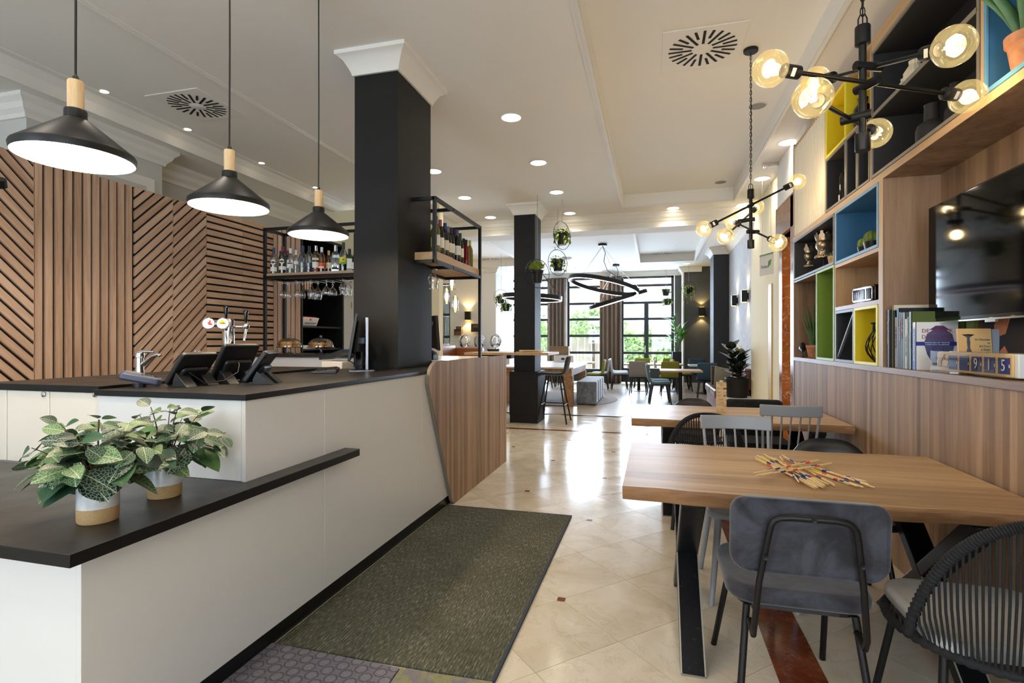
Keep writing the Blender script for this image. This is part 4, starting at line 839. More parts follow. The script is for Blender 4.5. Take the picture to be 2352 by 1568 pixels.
terminal('black order terminal at the right of the three, turned toward the column', -1.975, 2.33, .19, R(22), .155, .11)
MB().tube([(.03, -.02, .12), (.06, -.03, .10), (.075, -.05, .06), (.06, -.12, .02), (.05, -.22, .012), (.02, -.28, .07)], .003, 8).build('cable', 'black_plastic', tt, smooth=60)
t = T('card_reader', 'dark blue card payment terminal with white sticker', 'card reader', (-2.40, 2.00, 1.147), R(-48))
Mt = Matrix.Translation((0, 0, .022)) @ Matrix.Rotation(R(-14), 4, 'X')
MB().prism(rrect(-.04, .04, -.085, .085, .02), 0, .04, 'Z', Mt).build('body', 'navy_plastic', t, bevel=.01)
MB().box(-.03, .03, .02, .07, .04, .042, Mt).build('display', 'screen', t); MB().box(-.03, .03, -.07, .0, .04, .045, Mt).build('keypad', 'grey_plastic', t)
st = MB().prism([(-.06, .008), (.05, .008), (.05, .032), (-.06, .032)], -.0405, -.0415, 'X', Mt).build('sticker', 'label_white', t)
MB().prism([(.02, .012), (.034, .012), (.034, .028), (.02, .028)], -.0416, -.042, 'X', Mt).build('sticker_mark', 'stick_blue', st)
MB().lathe([(0, 0), (.03, 0), (.03, .02), (0, .02)], 12, Matrix.Translation((0, 0, 0))).build('foot', 'black_plastic', t)
# ---- computer by the column
t = T('computer_monitor', 'thin black monitor on a silver stand turned away beside the column', 'monitor', (-2.10, 3.52, 1.147), R(31))
MB().prism(rrect(-.10, .09, -.09, .09, .01), 0, .008, 'Z').build('stand_base', 'steel_brushed', t, bevel=.002)
MB().box(.02, .045, -.03, .03, .008, .40).build('stand_post', 'steel_brushed', t, bevel=.004)
MB().box(-.06, .02, -.025, .025, .20, .25).build('stand_arm', 'navy_plastic', t, bevel=.006)
Mt = Matrix.Translation((-.09, 0, .08)) @ Matrix.Rotation(R(9), 4, 'Y')
MB().prism(rrect(-.25, .25, 0, .34, .006), -.012, .006, 'X', Mt).build('screen_panel', 'black_plastic', t, bevel=.002)
MB().prism(rrect(-.18, .18, .05, .30, .03), .006, .035, 'X', Mt).build('back_shell', 'black_plastic', t, bevel=.015); MB().prism(rrect(-.245, .245, .01, .335, .004), -.0135, -.012, 'X', Mt).build('display', 'screen', t)
MB().tube([(.03, .01, .06), (-.03, .06, .03), (-.10, .07, .08), (-.06, .0, .12)], .004, 8).build('cable', 'black_plastic', t, smooth=60)
t = T('keyboard', 'black computer keyboard lying left of the monitor foot', 'keyboard', (-2.27, 3.32, 1.148), R(30))
MB().prism([(-.08, 0), (.08, 0), (.08, .025), (-.08, .012)], -.2, .2, 'Y').build('key_base', 'black_plastic', t, bevel=.003)
for r_ in range(5):
    for k in range(12): MB().box(-.065 + r_ * .027, -.043 + r_ * .027, -.19 + k * .032, -.162 + k * .032, .013 + r_ * .0022, .021 + r_ * .0022).build('key', 'black_satin', t)
o = MB().prism(rrect(-.035, .035, -.035, .035, .02), 0, .14, 'Z').build('pen_cup', 'black_plastic', loc=(-2.22, 3.70, 1.147), bevel=.006); tag(o, 'black round canister behind the monitor', 'canister')
t = T('label_printer', 'cream receipt machine with raised black lid left of the monitor', 'receipt printer', (-2.62, 4.0, 1.0))
MB().box(-.1, .1, -.1, .1, .12, .2).build('body', 'counter_cream', t, bevel=.01); MB().prism([(-.12, .21), (.1, .27), (.1, .30), (-.12, .23)], -.1, .1, 'Y').build('lid', 'black_plastic', t); MB().box(-.09, .09, -.09, .09, 0, .12).build('stand', 'black_plastic', t)
q = onY(1001, 800, 4.75)
t = T('computer_monitor', 'dark monitor with round logo behind the column on the pale worktop', 'monitor', (q.x - .05, 4.75, 1.195), R(-20))
Mt = Matrix.Translation((0, 0, .08)) @ Matrix.Rotation(R(6), 4, 'X')
MB().prism(rrect(-.25, .10, 0, .34, .008), -.01, .03, 'Y', Mt).build('screen_panel', 'black_plastic', t, bevel=.003)
MB().tube([Mt @ Vector((.045 + .017 * math.cos(R(a)), -.012, .27 + .022 * math.sin(R(a)))) for a in range(0, 360, 20)], .0022, 6, closed=True).build('logo_ring', 'steel', t); MB().box(.033, .057, -.013, -.011, .266, .273, Mt).build('logo_bar', 'steel', t)
MB().box(-.1, .0, .03, .10, 0, .012).box(-.07, -.04, .04, .06, 0, .25).build('stand', 'steel_brushed', t)
q = onY(1000, 812, 4.62); t = T('receipt_printer', 'black receipt printer with cables on the pale worktop', 'receipt printer', (q.x - .03, 4.62, 1.195))
MB().box(-.08, .035, -.06, .06, 0, .05).prism([(-.06, .05), (.035, .05), (.0, .10), (-.06, .10)], -.05, .05, 'Y').build('body', 'black_plastic', t, bevel=.004); MB().prism([(-.01, .102), (.045, .075), (.047, .08), (-.005, .108)], -.045, .045, 'Y').build('lid', 'white_plastic', t)
# ================================================================ SHELVING WALL ON THE RIGHT
W, WB, Y0W, Y1W = 1.42, 1.735, 0.2, 6.09
u = T('shelving_unit', 'wood grain wall unit with coloured cubbies, ledge and panelled base', 'shelving unit', (1.58, 3.2, 0))
MB().box(W + .004, W + .024, Y0W, Y1W, 0.0, 1.168).build('base_panel', 'laminate', u, w=True)
MB().box(W - .004, WB, Y0W, Y1W, 1.168, 1.205).build('ledge', 'laminate_top', u, w=True, bevel=.002)
MB().box(W, WB, Y1W - .012, Y1W + .012, 0, 3.42).build('side_panel', 'laminate_in', u, w=True)
MB().box(WB - .002, WB + .012, Y0W, Y1W, 1.2, 3.42).build('back_panel', 'laminate_in', u, w=True)
MB().box(W, WB, Y0W, Y1W, 2.408, 2.452).build('long_board', 'laminate_in', u, w=True)
MB().box(W - .003, W + .001, Y0W, Y1W + .012, 2.408, 2.452).build('oak_edging', 'edge_oak', u, w=True)
MB().box(W - .003, WB, Y0W, Y1W + .012, 3.36, 3.39).build('top_board', 'edge_oak', u, w=True)
MB().box(W, WB, 3.865, 3.925, 1.205, 2.408).build('upright', 'laminate_in', u, w=True); MB().box(W - .003, W + .001, 3.865, 3.93, 1.205, 2.408).build('oak_edging', 'edge_oak_v', u, w=True)
MB().box(W - .002, WB, 4.772, 4.796, 1.205, 2.408).build('upright', 'edge_oak_v', u, w=True)
MB().box(W - .002, WB, 3.93, 4.772, 1.612, 1.640).build('shelf', 'laminate_top', u, w=True)
MB().box(W - .002, WB, 3.93, 4.772, 1.955, 1.982).build('shelf', 'edge_oak', u, w=True)
MB().box(W, WB, 5.29, 6.07, 1.975, 1.990).build('shelf', 'laminate_top', u, w=True)
for y in (5.015, 4.05, 2.80): MB().box(W - .003, WB, y, y + .022, 2.452, 3.36).build('upright', 'edge_oak_v', u, w=True)
fl_ = MB().box(W + .012, W + .02, 5.04, 6.075, 2.455, 3.36).build('fluted_panel', 'cream_paint', u, w=True)
MB().box(W - .004, W + .02, 6.072, 6.092, 2.455, 3.36).build('oak_edging', 'edge_oak_v', u, w=True)
nf = 17
for k in range(nf):
    ya = 5.045 + k * (1.02 / nf); MB().prism([(W + .012, ya), (W - .004, ya + .012), (W - .004, ya + .034), (W + .012, ya + .046)], 2.456, 3.358, 'Z').build('flute', 'flute_paint', fl_, w=True)
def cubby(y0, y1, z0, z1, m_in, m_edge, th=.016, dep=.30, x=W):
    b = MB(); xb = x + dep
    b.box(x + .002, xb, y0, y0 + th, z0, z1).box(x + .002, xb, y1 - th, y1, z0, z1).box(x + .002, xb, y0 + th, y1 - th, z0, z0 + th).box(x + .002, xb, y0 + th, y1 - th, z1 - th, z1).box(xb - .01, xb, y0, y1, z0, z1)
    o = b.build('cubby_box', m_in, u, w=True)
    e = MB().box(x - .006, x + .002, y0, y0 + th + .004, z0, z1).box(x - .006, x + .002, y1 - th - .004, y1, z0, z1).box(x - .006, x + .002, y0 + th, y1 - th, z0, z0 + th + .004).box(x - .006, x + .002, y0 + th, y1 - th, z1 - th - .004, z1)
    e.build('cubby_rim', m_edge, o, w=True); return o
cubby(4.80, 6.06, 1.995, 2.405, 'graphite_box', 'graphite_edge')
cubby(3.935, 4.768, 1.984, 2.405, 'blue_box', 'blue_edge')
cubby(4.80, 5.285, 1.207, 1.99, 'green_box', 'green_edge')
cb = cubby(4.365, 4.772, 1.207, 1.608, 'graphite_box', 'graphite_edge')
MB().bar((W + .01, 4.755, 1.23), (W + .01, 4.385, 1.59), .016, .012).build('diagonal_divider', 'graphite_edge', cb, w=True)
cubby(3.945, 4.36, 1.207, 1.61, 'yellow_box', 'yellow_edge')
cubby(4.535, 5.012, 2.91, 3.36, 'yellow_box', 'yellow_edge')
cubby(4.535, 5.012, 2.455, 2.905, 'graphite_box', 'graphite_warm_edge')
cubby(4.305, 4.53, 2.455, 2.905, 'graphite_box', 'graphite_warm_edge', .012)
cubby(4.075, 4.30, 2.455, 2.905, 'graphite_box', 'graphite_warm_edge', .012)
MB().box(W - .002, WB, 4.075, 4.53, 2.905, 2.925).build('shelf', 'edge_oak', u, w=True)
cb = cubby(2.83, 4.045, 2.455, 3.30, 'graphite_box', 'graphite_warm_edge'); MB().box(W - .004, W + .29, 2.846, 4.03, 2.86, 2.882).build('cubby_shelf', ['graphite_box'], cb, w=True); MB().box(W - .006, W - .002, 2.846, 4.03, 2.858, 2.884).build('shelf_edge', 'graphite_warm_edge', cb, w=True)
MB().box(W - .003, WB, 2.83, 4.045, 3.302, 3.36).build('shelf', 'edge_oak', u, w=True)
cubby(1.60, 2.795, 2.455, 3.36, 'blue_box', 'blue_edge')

# ---- things on the unit
def bust(label, loc, s):
    t = T('head_sculpture', label, 'sculpture', loc, R(-30), 'silver head sculptures'); t.scale = (1.2, 1.2, .95)
    MB().box(-.05, .05, -.05, .05, 0, .008).tube([(0, 0, .008), (0, 0, .14)], .006, 8).build('stand', 'black_satin', t)
    b = MB().ball((0, 0, .24 * s), .058 * s, 20, 14, (.92, 1.0, 1.15))
    b.lathe([(.052 * s, .125 * s), (.044 * s, .15 * s), (.040 * s, .18 * s), (.042 * s, .215 * s)], 16)
    b.ball((0, -.048 * s, .235 * s), .010 * s, 8, 6, (.7, .9, 1.8)).ball((0, -.044 * s, .212 * s), .012 * s, 8, 6, (1.2, .6, .5)).ball((0, -.036 * s, .195 * s), .013 * s, 8, 6)
    for sx in (-1, 1): b.ball((sx * .017 * s, -.045 * s, .25 * s), .009 * s, 8, 6, (1.4, .6, .45)).ball((sx * .045 * s, 0, .23 * s), .013 * s, 8, 6, (.4, .8, 2.0))
    b.build('head', 'silver_antique', t, smooth=60)
    c_ = MB().lathe([(.046 * s, .275 * s), (.052 * s, .28 * s), (.053 * s, .30 * s), (.046 * s, .305 * s)], 20)
    for k in range(9):
        a = R(-90 + (k - 4) * 36); h = (.075 if k == 4 else .045 + .012 * (k % 2)) * s
        Mt = Matrix.Translation((math.cos(a) * .05 * s, math.sin(a) * .05 * s, .298 * s)) @ Matrix.Rotation(a + R(90), 4, 'Z') @ Matrix.Rotation(R(8), 4, 'X')
        c_.prism([(-.017 * s, 0), (.017 * s, 0), (.019 * s, h * .35), (.008 * s, h * .6), (.010 * s, h * .75), (0, h), (-.010 * s, h * .75), (-.008 * s, h * .6), (-.019 * s, h * .35)], -.004, .004, 'Y', Mt)
    c_.ball((0, 0, .315 * s), .036 * s, 12, 8); c_.build('crown', 'silver_antique', t, smooth=40)
    k_ = MB()
    for j in range(26):
        a = R(j * 360 / 26); k_.ball((math.cos(a) * .052 * s, math.sin(a) * .05 * s, .137 * s), .012 * s, 8, 5, (.8, .8, 1.3))
    k_.lathe([(.03 * s, .15 * s), (.055 * s, .142 * s), (.06 * s, .125 * s), (.0, .123 * s)], 20); k_.build('collar', 'silver_antique', t, smooth=50)
    e = MB()
    for sx in (1,):
        for j in range(5): e.ball((sx * (.062 + .012 * (j % 2)) * s, .01, (.20 + .018 * j) * s), .014 * s, 8, 6, (.9, .6, 1.2))
        e.tube([(sx * .05 * s, .01, .17 * s), (sx * .08 * s, .01, .20 * s), (sx * .085 * s, .01, .26 * s), (sx * .06 * s, .01, .285 * s)], .006 * s, 6)
    e.build('ear_ornament', 'silver_antique', t, smooth=50)
for (uu, vv, lab_, s_, x_) in ((1857, 628, 'silver crowned head sculpture on the left in the dark cubby', 1.02, 1.56), (1893, 612, 'silver crowned head sculpture on the right in the dark cubby', 1.10, 1.54)):
    q = onX(uu, vv, x_); bust(lab_, (x_, q.y, 2.012), s_)
t = T('succulent_pot', 'small succulent in a pale wooden pot at the right in the dark cubby', 'potted plant', (1.48, 5.03, 2.012))
MB().lathe([(0, 0), (.032, 0), (.040, .055), (.044, .056), (.044, .078), (.036, .078), (.034, .05), (0, .05)], 14).build('pot', 'block_wood', t, smooth=40)
for k in range(8): a = k * 2.4; MB().tube([(0, 0, .06), (.015 * math.cos(a), .015 * math.sin(a), .09), (.03 * math.cos(a), .03 * math.sin(a), .11)], [.007, .008, .001], 6).build('leaf', 'succulent', t, smooth=50)
for (dy, s_, lab_) in ((4.41, .95, 'left round cactus in a black pot in the blue cubby'), (4.265, 1.15, 'right round cactus in a black pot in the blue cubby')):
    t = T('potted_cactus', lab_, 'potted plant', (1.50, dy, 2.002), 0, 'cacti in the blue cubby')
    MB().lathe([(0, 0), (.036 * s_, 0), (.046 * s_, .05 * s_), (.048 * s_, .062 * s_), (.04 * s_, .06 * s_), (0, .055 * s_)], 18).build('pot', 'black_satin', t, smooth=40)
    b = MB(); n = 22; n2 = 8
    for j in range(n2 + 1):
        ph = -60 + 150 * j / n2
        for k in range(n): rr = .047 * s_ * math.cos(R(ph)) * (1.06 if k % 2 else .92); b.v.append(Vector((rr * math.cos(2 * math.pi * k / n), rr * math.sin(2 * math.pi * k / n), .085 * s_ + .046 * s_ * math.sin(R(ph)))))
    for j in range(n2):
        for k in range(n): b.f.append((j * n + k, j * n + (k + 1) % n, (j + 1) * n + (k + 1) % n, (j + 1) * n + k)); b.m.append(0)
    b.build('cactus_body', 'cactus', t, smooth=30)
t = T('clock_radio', 'glossy black and chrome clock radio on the wooden cubby shelf', 'radio', (1.52, 4.33, 1.641), R(8))
MB().prism(rrect(-.15, .13, 0, .125, .02), -.06, .09, 'X').build('case', 'black_gloss', t, bevel=.006)
MB().prism(rrect(-.14, .12, .01, .115, .02), -.075, -.06, 'X').build('front_frame', 'chrome', t, bevel=.004)
MB().prism(rrect(-.05, .105, .024, .10, .008), -.078, -.074, 'X').build('display', 'screen', t); MB().prism(rrect(-.13, -.07, .024, .10, .008), -.078, -.074, 'X').build('keypad', 'black_gloss', t)
text_obj('13', 'display_digits', 'steel', .05, t, frame((-.0795, .03, .062), (0, -1, 0), (0, 0, 1)))
# aloe and bird in the open wooden bay
def aloe(name, label, loc, pot, hgt, n, mat, seed, spread=.5, lw=.018, curve=.35, par_group=None):
    t = T(name, label, 'potted plant', loc); rng = random.Random(seed); r, h = pot
    MB().lathe([(0, 0), (r * .72, 0), (r * .95, h * .78), (r * 1.06, h * .79), (r * 1.08, h), (r * .95, h), (r * .9, h * .9), (0, h * .9)], 22).build('pot', 'terracotta', t, smooth=35)
    for k in range(n):
        a = k * 2.4 + rng.uniform(-.3, .3); L = hgt * rng.uniform(.6, 1.0); sp_ = spread * rng.uniform(.15, 1.0); dx, dy = math.cos(a) * (1 if math.cos(a) < 0 else .35), math.sin(a) * (1 if math.sin(a) < 0 or r < .07 else .5); pts = []; rs = []
        for j in range(8):
            q = j / 7; rad = r * .25 + sp_ * L * (q * .5 + curve * q * q); pts.append((dx * rad, dy * rad, h * .9 + L * q * (1 - .15 * sp_ * q))); rs.append(lw * (1.0 - .93 * q ** 1.4))
        MB().tube(pts, rs, 6, flat=.45).build('leaf', mat, t, smooth=60)
    return t
aloe('potted_aloe', 'thin leaved aloe in a terracotta pot in the open wooden bay', (1.51, 5.72, 1.206), (.062, .125), .46, 17, 'snake_leaf', 3, .42, .012)
aloe('potted_aloe', 'large aloe in a terracotta pot in the upper blue cubby', (1.50, 2.645, 2.472), (.078, .16), .50, 15, 'succulent', 11, .9, .026, .5)
t = T('bird_figurine', 'matt black bird figurine on the ledge below the dark cubby', 'figurine', (1.465, 5.93, 1.206), R(165)); t.scale = (.8, .8, .8)
b = MB(); spn = [((0, .135, .075), .006), ((0, .10, .085), .012), ((0, .05, .10), .030), ((0, .0, .115), .042), ((0, -.05, .135), .038), ((0, -.085, .16), .028), ((0, -.105, .168), .022), ((0, -.125, .165), .010), ((0, -.155, .155), .001)]
b.tube([p for p, r in spn], [r for p, r in spn], 14); b.build('body', 'black_satin', t, smooth=70)
MB().tube([(0, .02, .09), (0, .03, .005)], .005, 8).build('leg', 'black_satin', t); MB().lathe([(0, 0), (.03, 0), (.028, .005), (0, .006)], 16, Matrix.Translation((0, .03, 0))).build('foot', 'black_satin', t)
t = T('wire_vase', 'black looped wire vase in the lower yellow cubby', 'vase', (1.53, 4.20, 1.224), 0)
for k in range(16):
    a = k * math.pi * 2 / 16; pts = []
    for j in range(11):
        q = j / 10; rr = .035 + .075 * math.sin(math.pi * min(1, q * 1.25) * .9) * (1 - .5 * q); pts.append((rr * math.cos(a + q * .8), rr * math.sin(a + q * .8) * .6, .27 * q))
    MB().tube(pts, .0035, 6).build('wire', 'black_satin', t, smooth=60)
MB().tube([(.06 * math.cos(R(a)), .036 * math.sin(R(a)), .27) for a in range(0, 360, 20)], .006, 6, closed=True).build('rim', 'black_satin', t, smooth=60); MB().lathe([(0, 0), (.04, 0), (.04, .006), (0, .006)], 20).build('base_plate', 'black_satin', t)
for dx, dy, r, h, lab_ in ((0, 3.56, .075, .26, 'wide shouldered matt black vase in the big dark cubby'), (.05, 3.42, .05, .31, 'slim matt black bottle vase behind the wide one')):
    o = MB().lathe([(0, 0), (r, 0), (r, h * .45), (r * .9, h * .55), (r * .48, h * .64), (r * .46, h * .96), (r * .5, h), (r * .42, h), (r * .4, h * .7), (0, h * .66)], 28).build('black_vase', 'charcoal_paint', smooth=40, loc=(1.55 + dx, dy, 2.472)); tag(o, lab_, 'vase')
for y, r, h, lab_ in ((3.76, .045, .10, 'small ribbed white vase on the upper dark shelf'), (3.64, .055, .15, 'larger ribbed white vase on the upper dark shelf')):
    b = MB(); n = 28; prof = [(0, 0), (r * .6, 0), (r, h * .3), (r, h * .55), (r * .5, h * .85), (r * .55, h)]
    for pr, pz in prof:
        for k in range(n): rr = pr * (1.03 if k % 2 else .96); b.v.append(Vector((rr * math.cos(2 * math.pi * k / n), rr * math.sin(2 * math.pi * k / n), pz)))
    for j in range(len(prof) - 1):
        for k in range(n): b.f.append((j * n + k, j * n + (k + 1) % n, (j + 1) * n + (k + 1) % n, (j + 1) * n + k)); b.m.append(0)
    o = b.build('ribbed_vase', 'label_cream', smooth=20, loc=(1.50, y, 2.883)); tag(o, lab_, 'vase')
t = T('glass_vase', 'tall black glass vase in the dark cubby under the yellow one', 'vase', (1.50, 4.85, 2.472)); MB().lathe([(0, 0), (.03, 0), (.032, .02), (.032, .24), (.02, .27), (.016, .27), (.016, .25), (0, .24)], 20).build('body', 'black_gloss', t, smooth=40); MB().box(-.034, -.03, -.012, .012, .04, .09).build('sticker', 'label_white', t)
t = T('glass_vase', 'dark rounded vase in the open wooden bay above the narrow cubbies', 'vase', (1.5, 4.44, 2.927)); MB().lathe([(0, 0), (.05, 0), (.07, .08), (.06, .16), (.03, .2), (.035, .24), (.025, .24), (.02, .2), (0, .18)], 20).build('body', 'black_gloss', t, smooth=40)

# ---- television
q = onX(2130, 478, 1.56); q2 = onX(2133, 740, 1.56)
t = T('television', 'large glossy black flat television mounted in the wooden niche', 'television', (1.60, q.y - .61, (q.z + q2.z) / 2)); hh = (q.z - q2.z) / 2
MB().box(-.035, .02, -.61, .61, -hh, hh).build('casing', 'black_gloss', t, bevel=.006)
MB().box(-.038, -.035, -.598, .598, -hh + .02, hh - .012).build('display', 'screen', t); MB().box(-.04, -.02, -.61, .61, -hh - .006, -hh + .002).build('chrome_strip', 'chrome', t)
MB().box(.02, .132, -.2, .2, -.15, .15).build('wall_bracket', 'black_metal', t); MB().box(-.042, -.03, -.03, .05, -hh - .018, -hh - .004).build('logo_tab', 'chrome', t)
# ---- books on the ledge
ZL = 1.206
def book(label, y, th, h, dep, mat, lean=0.0, spine=None, x=1.445, pages=True):
    t = T('book', label, 'book', (x, y, ZL), 0, 'books on the wooden ledge'); Mt = Matrix.Rotation(R(-lean), 4, 'X')
    MB().box(0, .003, -th / 2, th / 2, 0, h, Mt).box(0, dep, -th / 2, -th / 2 + .003, 0, h, Mt).box(0, dep, th / 2 - .003, th / 2, 0, h, Mt).build('cover', mat, t)
    MB().box(.003, dep - .005, -th / 2 + .003, th / 2 - .003, .004, h - .004, Mt).build('pages', 'label_cream', t)
    if spine:
        s_, mt, sz, zc_ = spine
        text_obj(s_, 'spine_text', mt, sz, t, Mt @ frame((-.0012, 0, zc_ * h), (0, 0, -1), (0, -1, 0)), narrow=.9)
    return t, Mt
ys = 3.835
bl = [('dark brown hardback at the left end of the books', .034, .36, .24, 'book_brown', ('Bernhard Antiekgids', 'label_cream', .020, .6)),
      ('tall cream art book with dark cover, tallest in the row', .012, .388, .28, 'book_cream', None),
      ('dark green hardback next to the tall cream book', .028, .355, .25, 'book_green', None),
      ('pale peach paperback between the dark spines', .020, .31, .20, 'book_peach', ('GIDS VOOR ANTIEK', 'ink_red', .016, .6)),
      ('navy hardback with small white lettering', .030, .365, .25, 'book_navy', ('KLOKKEN', 'label_white', .016, .75)),
      ('black hardback with white lettering', .026, .34, .22, 'book_black', ('VAN BUITEN ZOMER', 'label_white', .014, .65)),
      ('black book with orange lettering', .024, .335, .22, 'book_black', ('De stad van Deense', 'ink_orange', .017, .72)),
      ('grey green magazine with printed text spine', .026, .335, .22, 'book_grey', None),
      ('sand coloured paperback beside the indigo one', .026, .295, .18, 'book_sand', ('Tussen kunst en kitsch', 'book_brown', .014, .45)),
      ('indigo paperback with yellow lettering', .020, .305, .19, 'book_indigo', ('VAN GOGH', 'ink_white', .016, .8)),
      ('olive green book standing behind the white antiques book', .032, .335, .26, 'book_olive', ('Antieke Vondsten', 'ink_white', .014, .5))]
for lab_, th, h, dep, mt, sp_ in bl:
    book(lab_, ys - th / 2, th, h, dep, mt, 0, sp_, x=1.43 if mt == 'book_brown' else 1.445); ys -= th + .001
t, Mt = book('white antiques hardback with red title and blue vase cover', ys - .022, .042, .272, .205, 'book_white', 0, ('DE ANTIEKDETECTIVE', 'ink_white', .022, .55), x=1.448)
MB().box(-.0008, 0.0, -.021, .021, 0, .235).build('blue_spine', 'book_blue', t)
Fc = lambda a, z: frame((a, -.0222, z), (1, 0, 0), (0, 0, 1))
v_ = MB().prism([(-.018, .245), (.018, .245), (.02, .235), (.06, .205), (.075, .15), (.06, .09), (.03, .03), (-.03, .03), (-.06, .09), (-.075, .15), (-.06, .205), (-.02, .235)], 0, .0004, 'Z', Fc(.115, 0)).build('cover_vase', 'vase_blue', t)
MB().prism([(-.018, .256), (.018, .256), (.05, .232), (-.05, .232)], 0, .0006, 'Z', Fc(.115, -.005)).build('vase_top', 'vase_purple', v_)
for k in range(5): MB().tube([(.115 + (k - 2) * .024 + .009 * math.cos(a), -.0228, .09 + (k % 2) * .03 + .012 * math.sin(a)) for a in [j * .7 for j in range(9)]], .0012, 4).build('vase_pattern', 'book_indigo', v_)
MB().prism([(.0, .138), (.205, .138), (.205, .16), (0, .16)], 0, .0007, 'Z', Fc(0, 0)).build('cover_band', 'book_blue', t)
text_obj('DE ANTIEK', 'cover_title', 'ink_red', .029, t, Fc(.104, .222) @ Matrix.Translation((0, 0, .0009)), narrow=1.05); text_obj('DETECTIVE', 'cover_title', 'ink_red', .029, t, Fc(.104, .187) @ Matrix.Translation((0, 0, .0009)), narrow=1.05)
text_obj('HERKEN ZELF HET VERSCHIL', 'cover_subtitle', 'ink_white', .0095, t, Fc(.104, .1545) @ Matrix.Translation((0, 0, .001))); text_obj('TUSSEN ECHT EN NAMAAK', 'cover_subtitle', 'ink_white', .0095, t, Fc(.104, .1435) @ Matrix.Translation((0, 0, .001)))
t = T('book', 'tan art book with a silver dish on its cover', 'book', (1.50, 3.16, ZL), R(6), 'books on the wooden ledge'); Mt = Matrix.Rotation(R(-5), 4, 'X')
MB().box(0, .15, 0, .012, 0, .228, Mt).build('cover', 'book_tan', t)
MB().lathe([(0, 0), (.022, .0), (.012, .012), (.006, .03), (.008, .06), (.006, .08), (.014, .088), (.03, .098), (.0, .10)], 14, Mt @ Matrix.Translation((.045, -.001, .10)) @ Matrix.Diagonal((1, .04, 1, 1))).build('cover_dish', 'steel', t, smooth=50)
for s_, z in (('Art Nouveau', .172), ('en', .155), ('Art Deco', .138), ('in Belgie', .121)): text_obj(s_, 'cover_title', 'ink_teal', .016, t, Mt @ frame((.142, -.0008, z), (1, 0, 0), (0, 0, 1)), align='RIGHT', narrow=.8)
o = MB().box(0, .05, 0, .02, 0, .225, Matrix.Rotation(R(-5), 4, 'X')).build('book', 'book_steel', loc=(1.655, 3.185, ZL)); tag(o, 'steel blue book just behind the tan art book', 'book', 'books on the wooden ledge')
t = T('book', 'large dark photo book leaning below the television', 'book', (1.665, 3.28, ZL), R(-84), 'books on the wooden ledge')
MB().box(-.05, .42, 0, .02, 0, .30, Matrix.Rotation(R(-4), 4, 'X')).build('cover', 'photo_dark', t)
MB().box(-.06, .0, -.05, -.03, .0, .3).build('green_spine', 'book_olive', t)
MB().prism([(.05, .0), (.16, 0), (.15, .10), (.12, .14), (.06, .08)], -.002, 0, 'Y', Matrix.Rotation(R(-4), 4, 'X')).prism([(.05, .18), (.12, .20), (.14, .28), (.08, .30), (.04, .25)], -.002, 0, 'Y', Matrix.Rotation(R(-4), 4, 'X')).build('cover_shape', 'skin_tone', t)
# ---- thumbs-up flip counter
t = T('flip_counter', 'beige flip number counter showing 915 with a thumb up', 'counter display', (1.50, 2.99, ZL), 0)
MB().box(-.035, .05, -.335, .30, .008, .108).build('case', 'white_plastic', t, bevel=.003)
fp = MB().box(-.042, -.036, -.31, .30, .01, .106).build('front_plate', 'flip_panel', t, bevel=.002)
MB().box(-.058, .03, -.26, .335, .0, .112).build('acrylic_cover', 'acrylic', t)
for k, dgt in enumerate(('', '', '9', '1', '5')):
    yc = .145 - k * .100
    c_ = MB().box(-.0455, -.042, yc - .038, yc + .038, .022, .092).build('digit_card', 'flip_blue', t)
    MB().box(-.0462, -.0455, yc - .038, yc + .038, .0565, .0575).build('card_split', 'ink_black', c_); MB().box(-.047, -.0455, yc - .041, yc - .038, .05, .064).box(-.047, -.0455, yc + .038, yc + .041, .05, .064).build('card_clip', 'ink_white', c_)
    if dgt: text_obj(dgt, 'digit', 'ink_white', .072, c_, frame((-.0472, yc, .057), (0, -1, 0), (0, 0, 1)), narrow=.9)
th = [(.035, .03), (.052, .03), (.052, .062), (.04, .066)]
hand = [(.0, .034), (-.030, .03), (-.040, .036), (-.038, .045), (-.044, .048), (-.042, .056), (-.045, .06), (-.042, .068), (-.012, .070), (-.010, .086), (-.018, .096), (-.008, .096), (.0, .084), (.010, .07), (.02, .06), (.02, .034)]
Fz = lambda pts, dy: [(-.0428, dy + p[0], p[1]) for p in pts]
MB().tube(Fz(hand, .235), .0013, 6, closed=True).tube(Fz([(.024, .03), (.046, .03), (.046, .064), (.024, .064)], .235), .0013, 6, closed=True).build('thumb_outline', 'flip_blue', t)
# ================================================================ RUGS
t = T('floor_rug', 'olive green striped runner rug along the counter front', 'rug', (-1.13, 3.05, 0))
MB().box(-1.645, -.625, 2.02, 4.08, .001, .011).build('pile', 'olive_rug', t, w=True)
MB().box(-.625, -.612, 2.02, 4.08, .0, .012).box(-1.645, -.612, 4.08, 4.093, 0, .012).build('bound_edge', 'cushion_dark', t, w=True)
o = MB().prism([(-1.66, 1.2), (-.98, 1.2), (-1.02, 2.0), (-1.66, 2.02)], .001, .010).build('ring_carpet', 'ring_carpet', w=True, loc=(-1.3, 1.6, 0)); tag(o, 'grey carpet with ring pattern in the bottom corner', 'carpet')
o = MB().prism([(-.975, 1.2), (-.62, 1.2), (-.62, 2.015), (-1.015, 2.0)], .001, .010).build('lime_carpet', 'lime_carpet', w=True, loc=(-.8, 1.6, 0)); tag(o, 'grey and lime carpet strip before the olive rug', 'carpet')

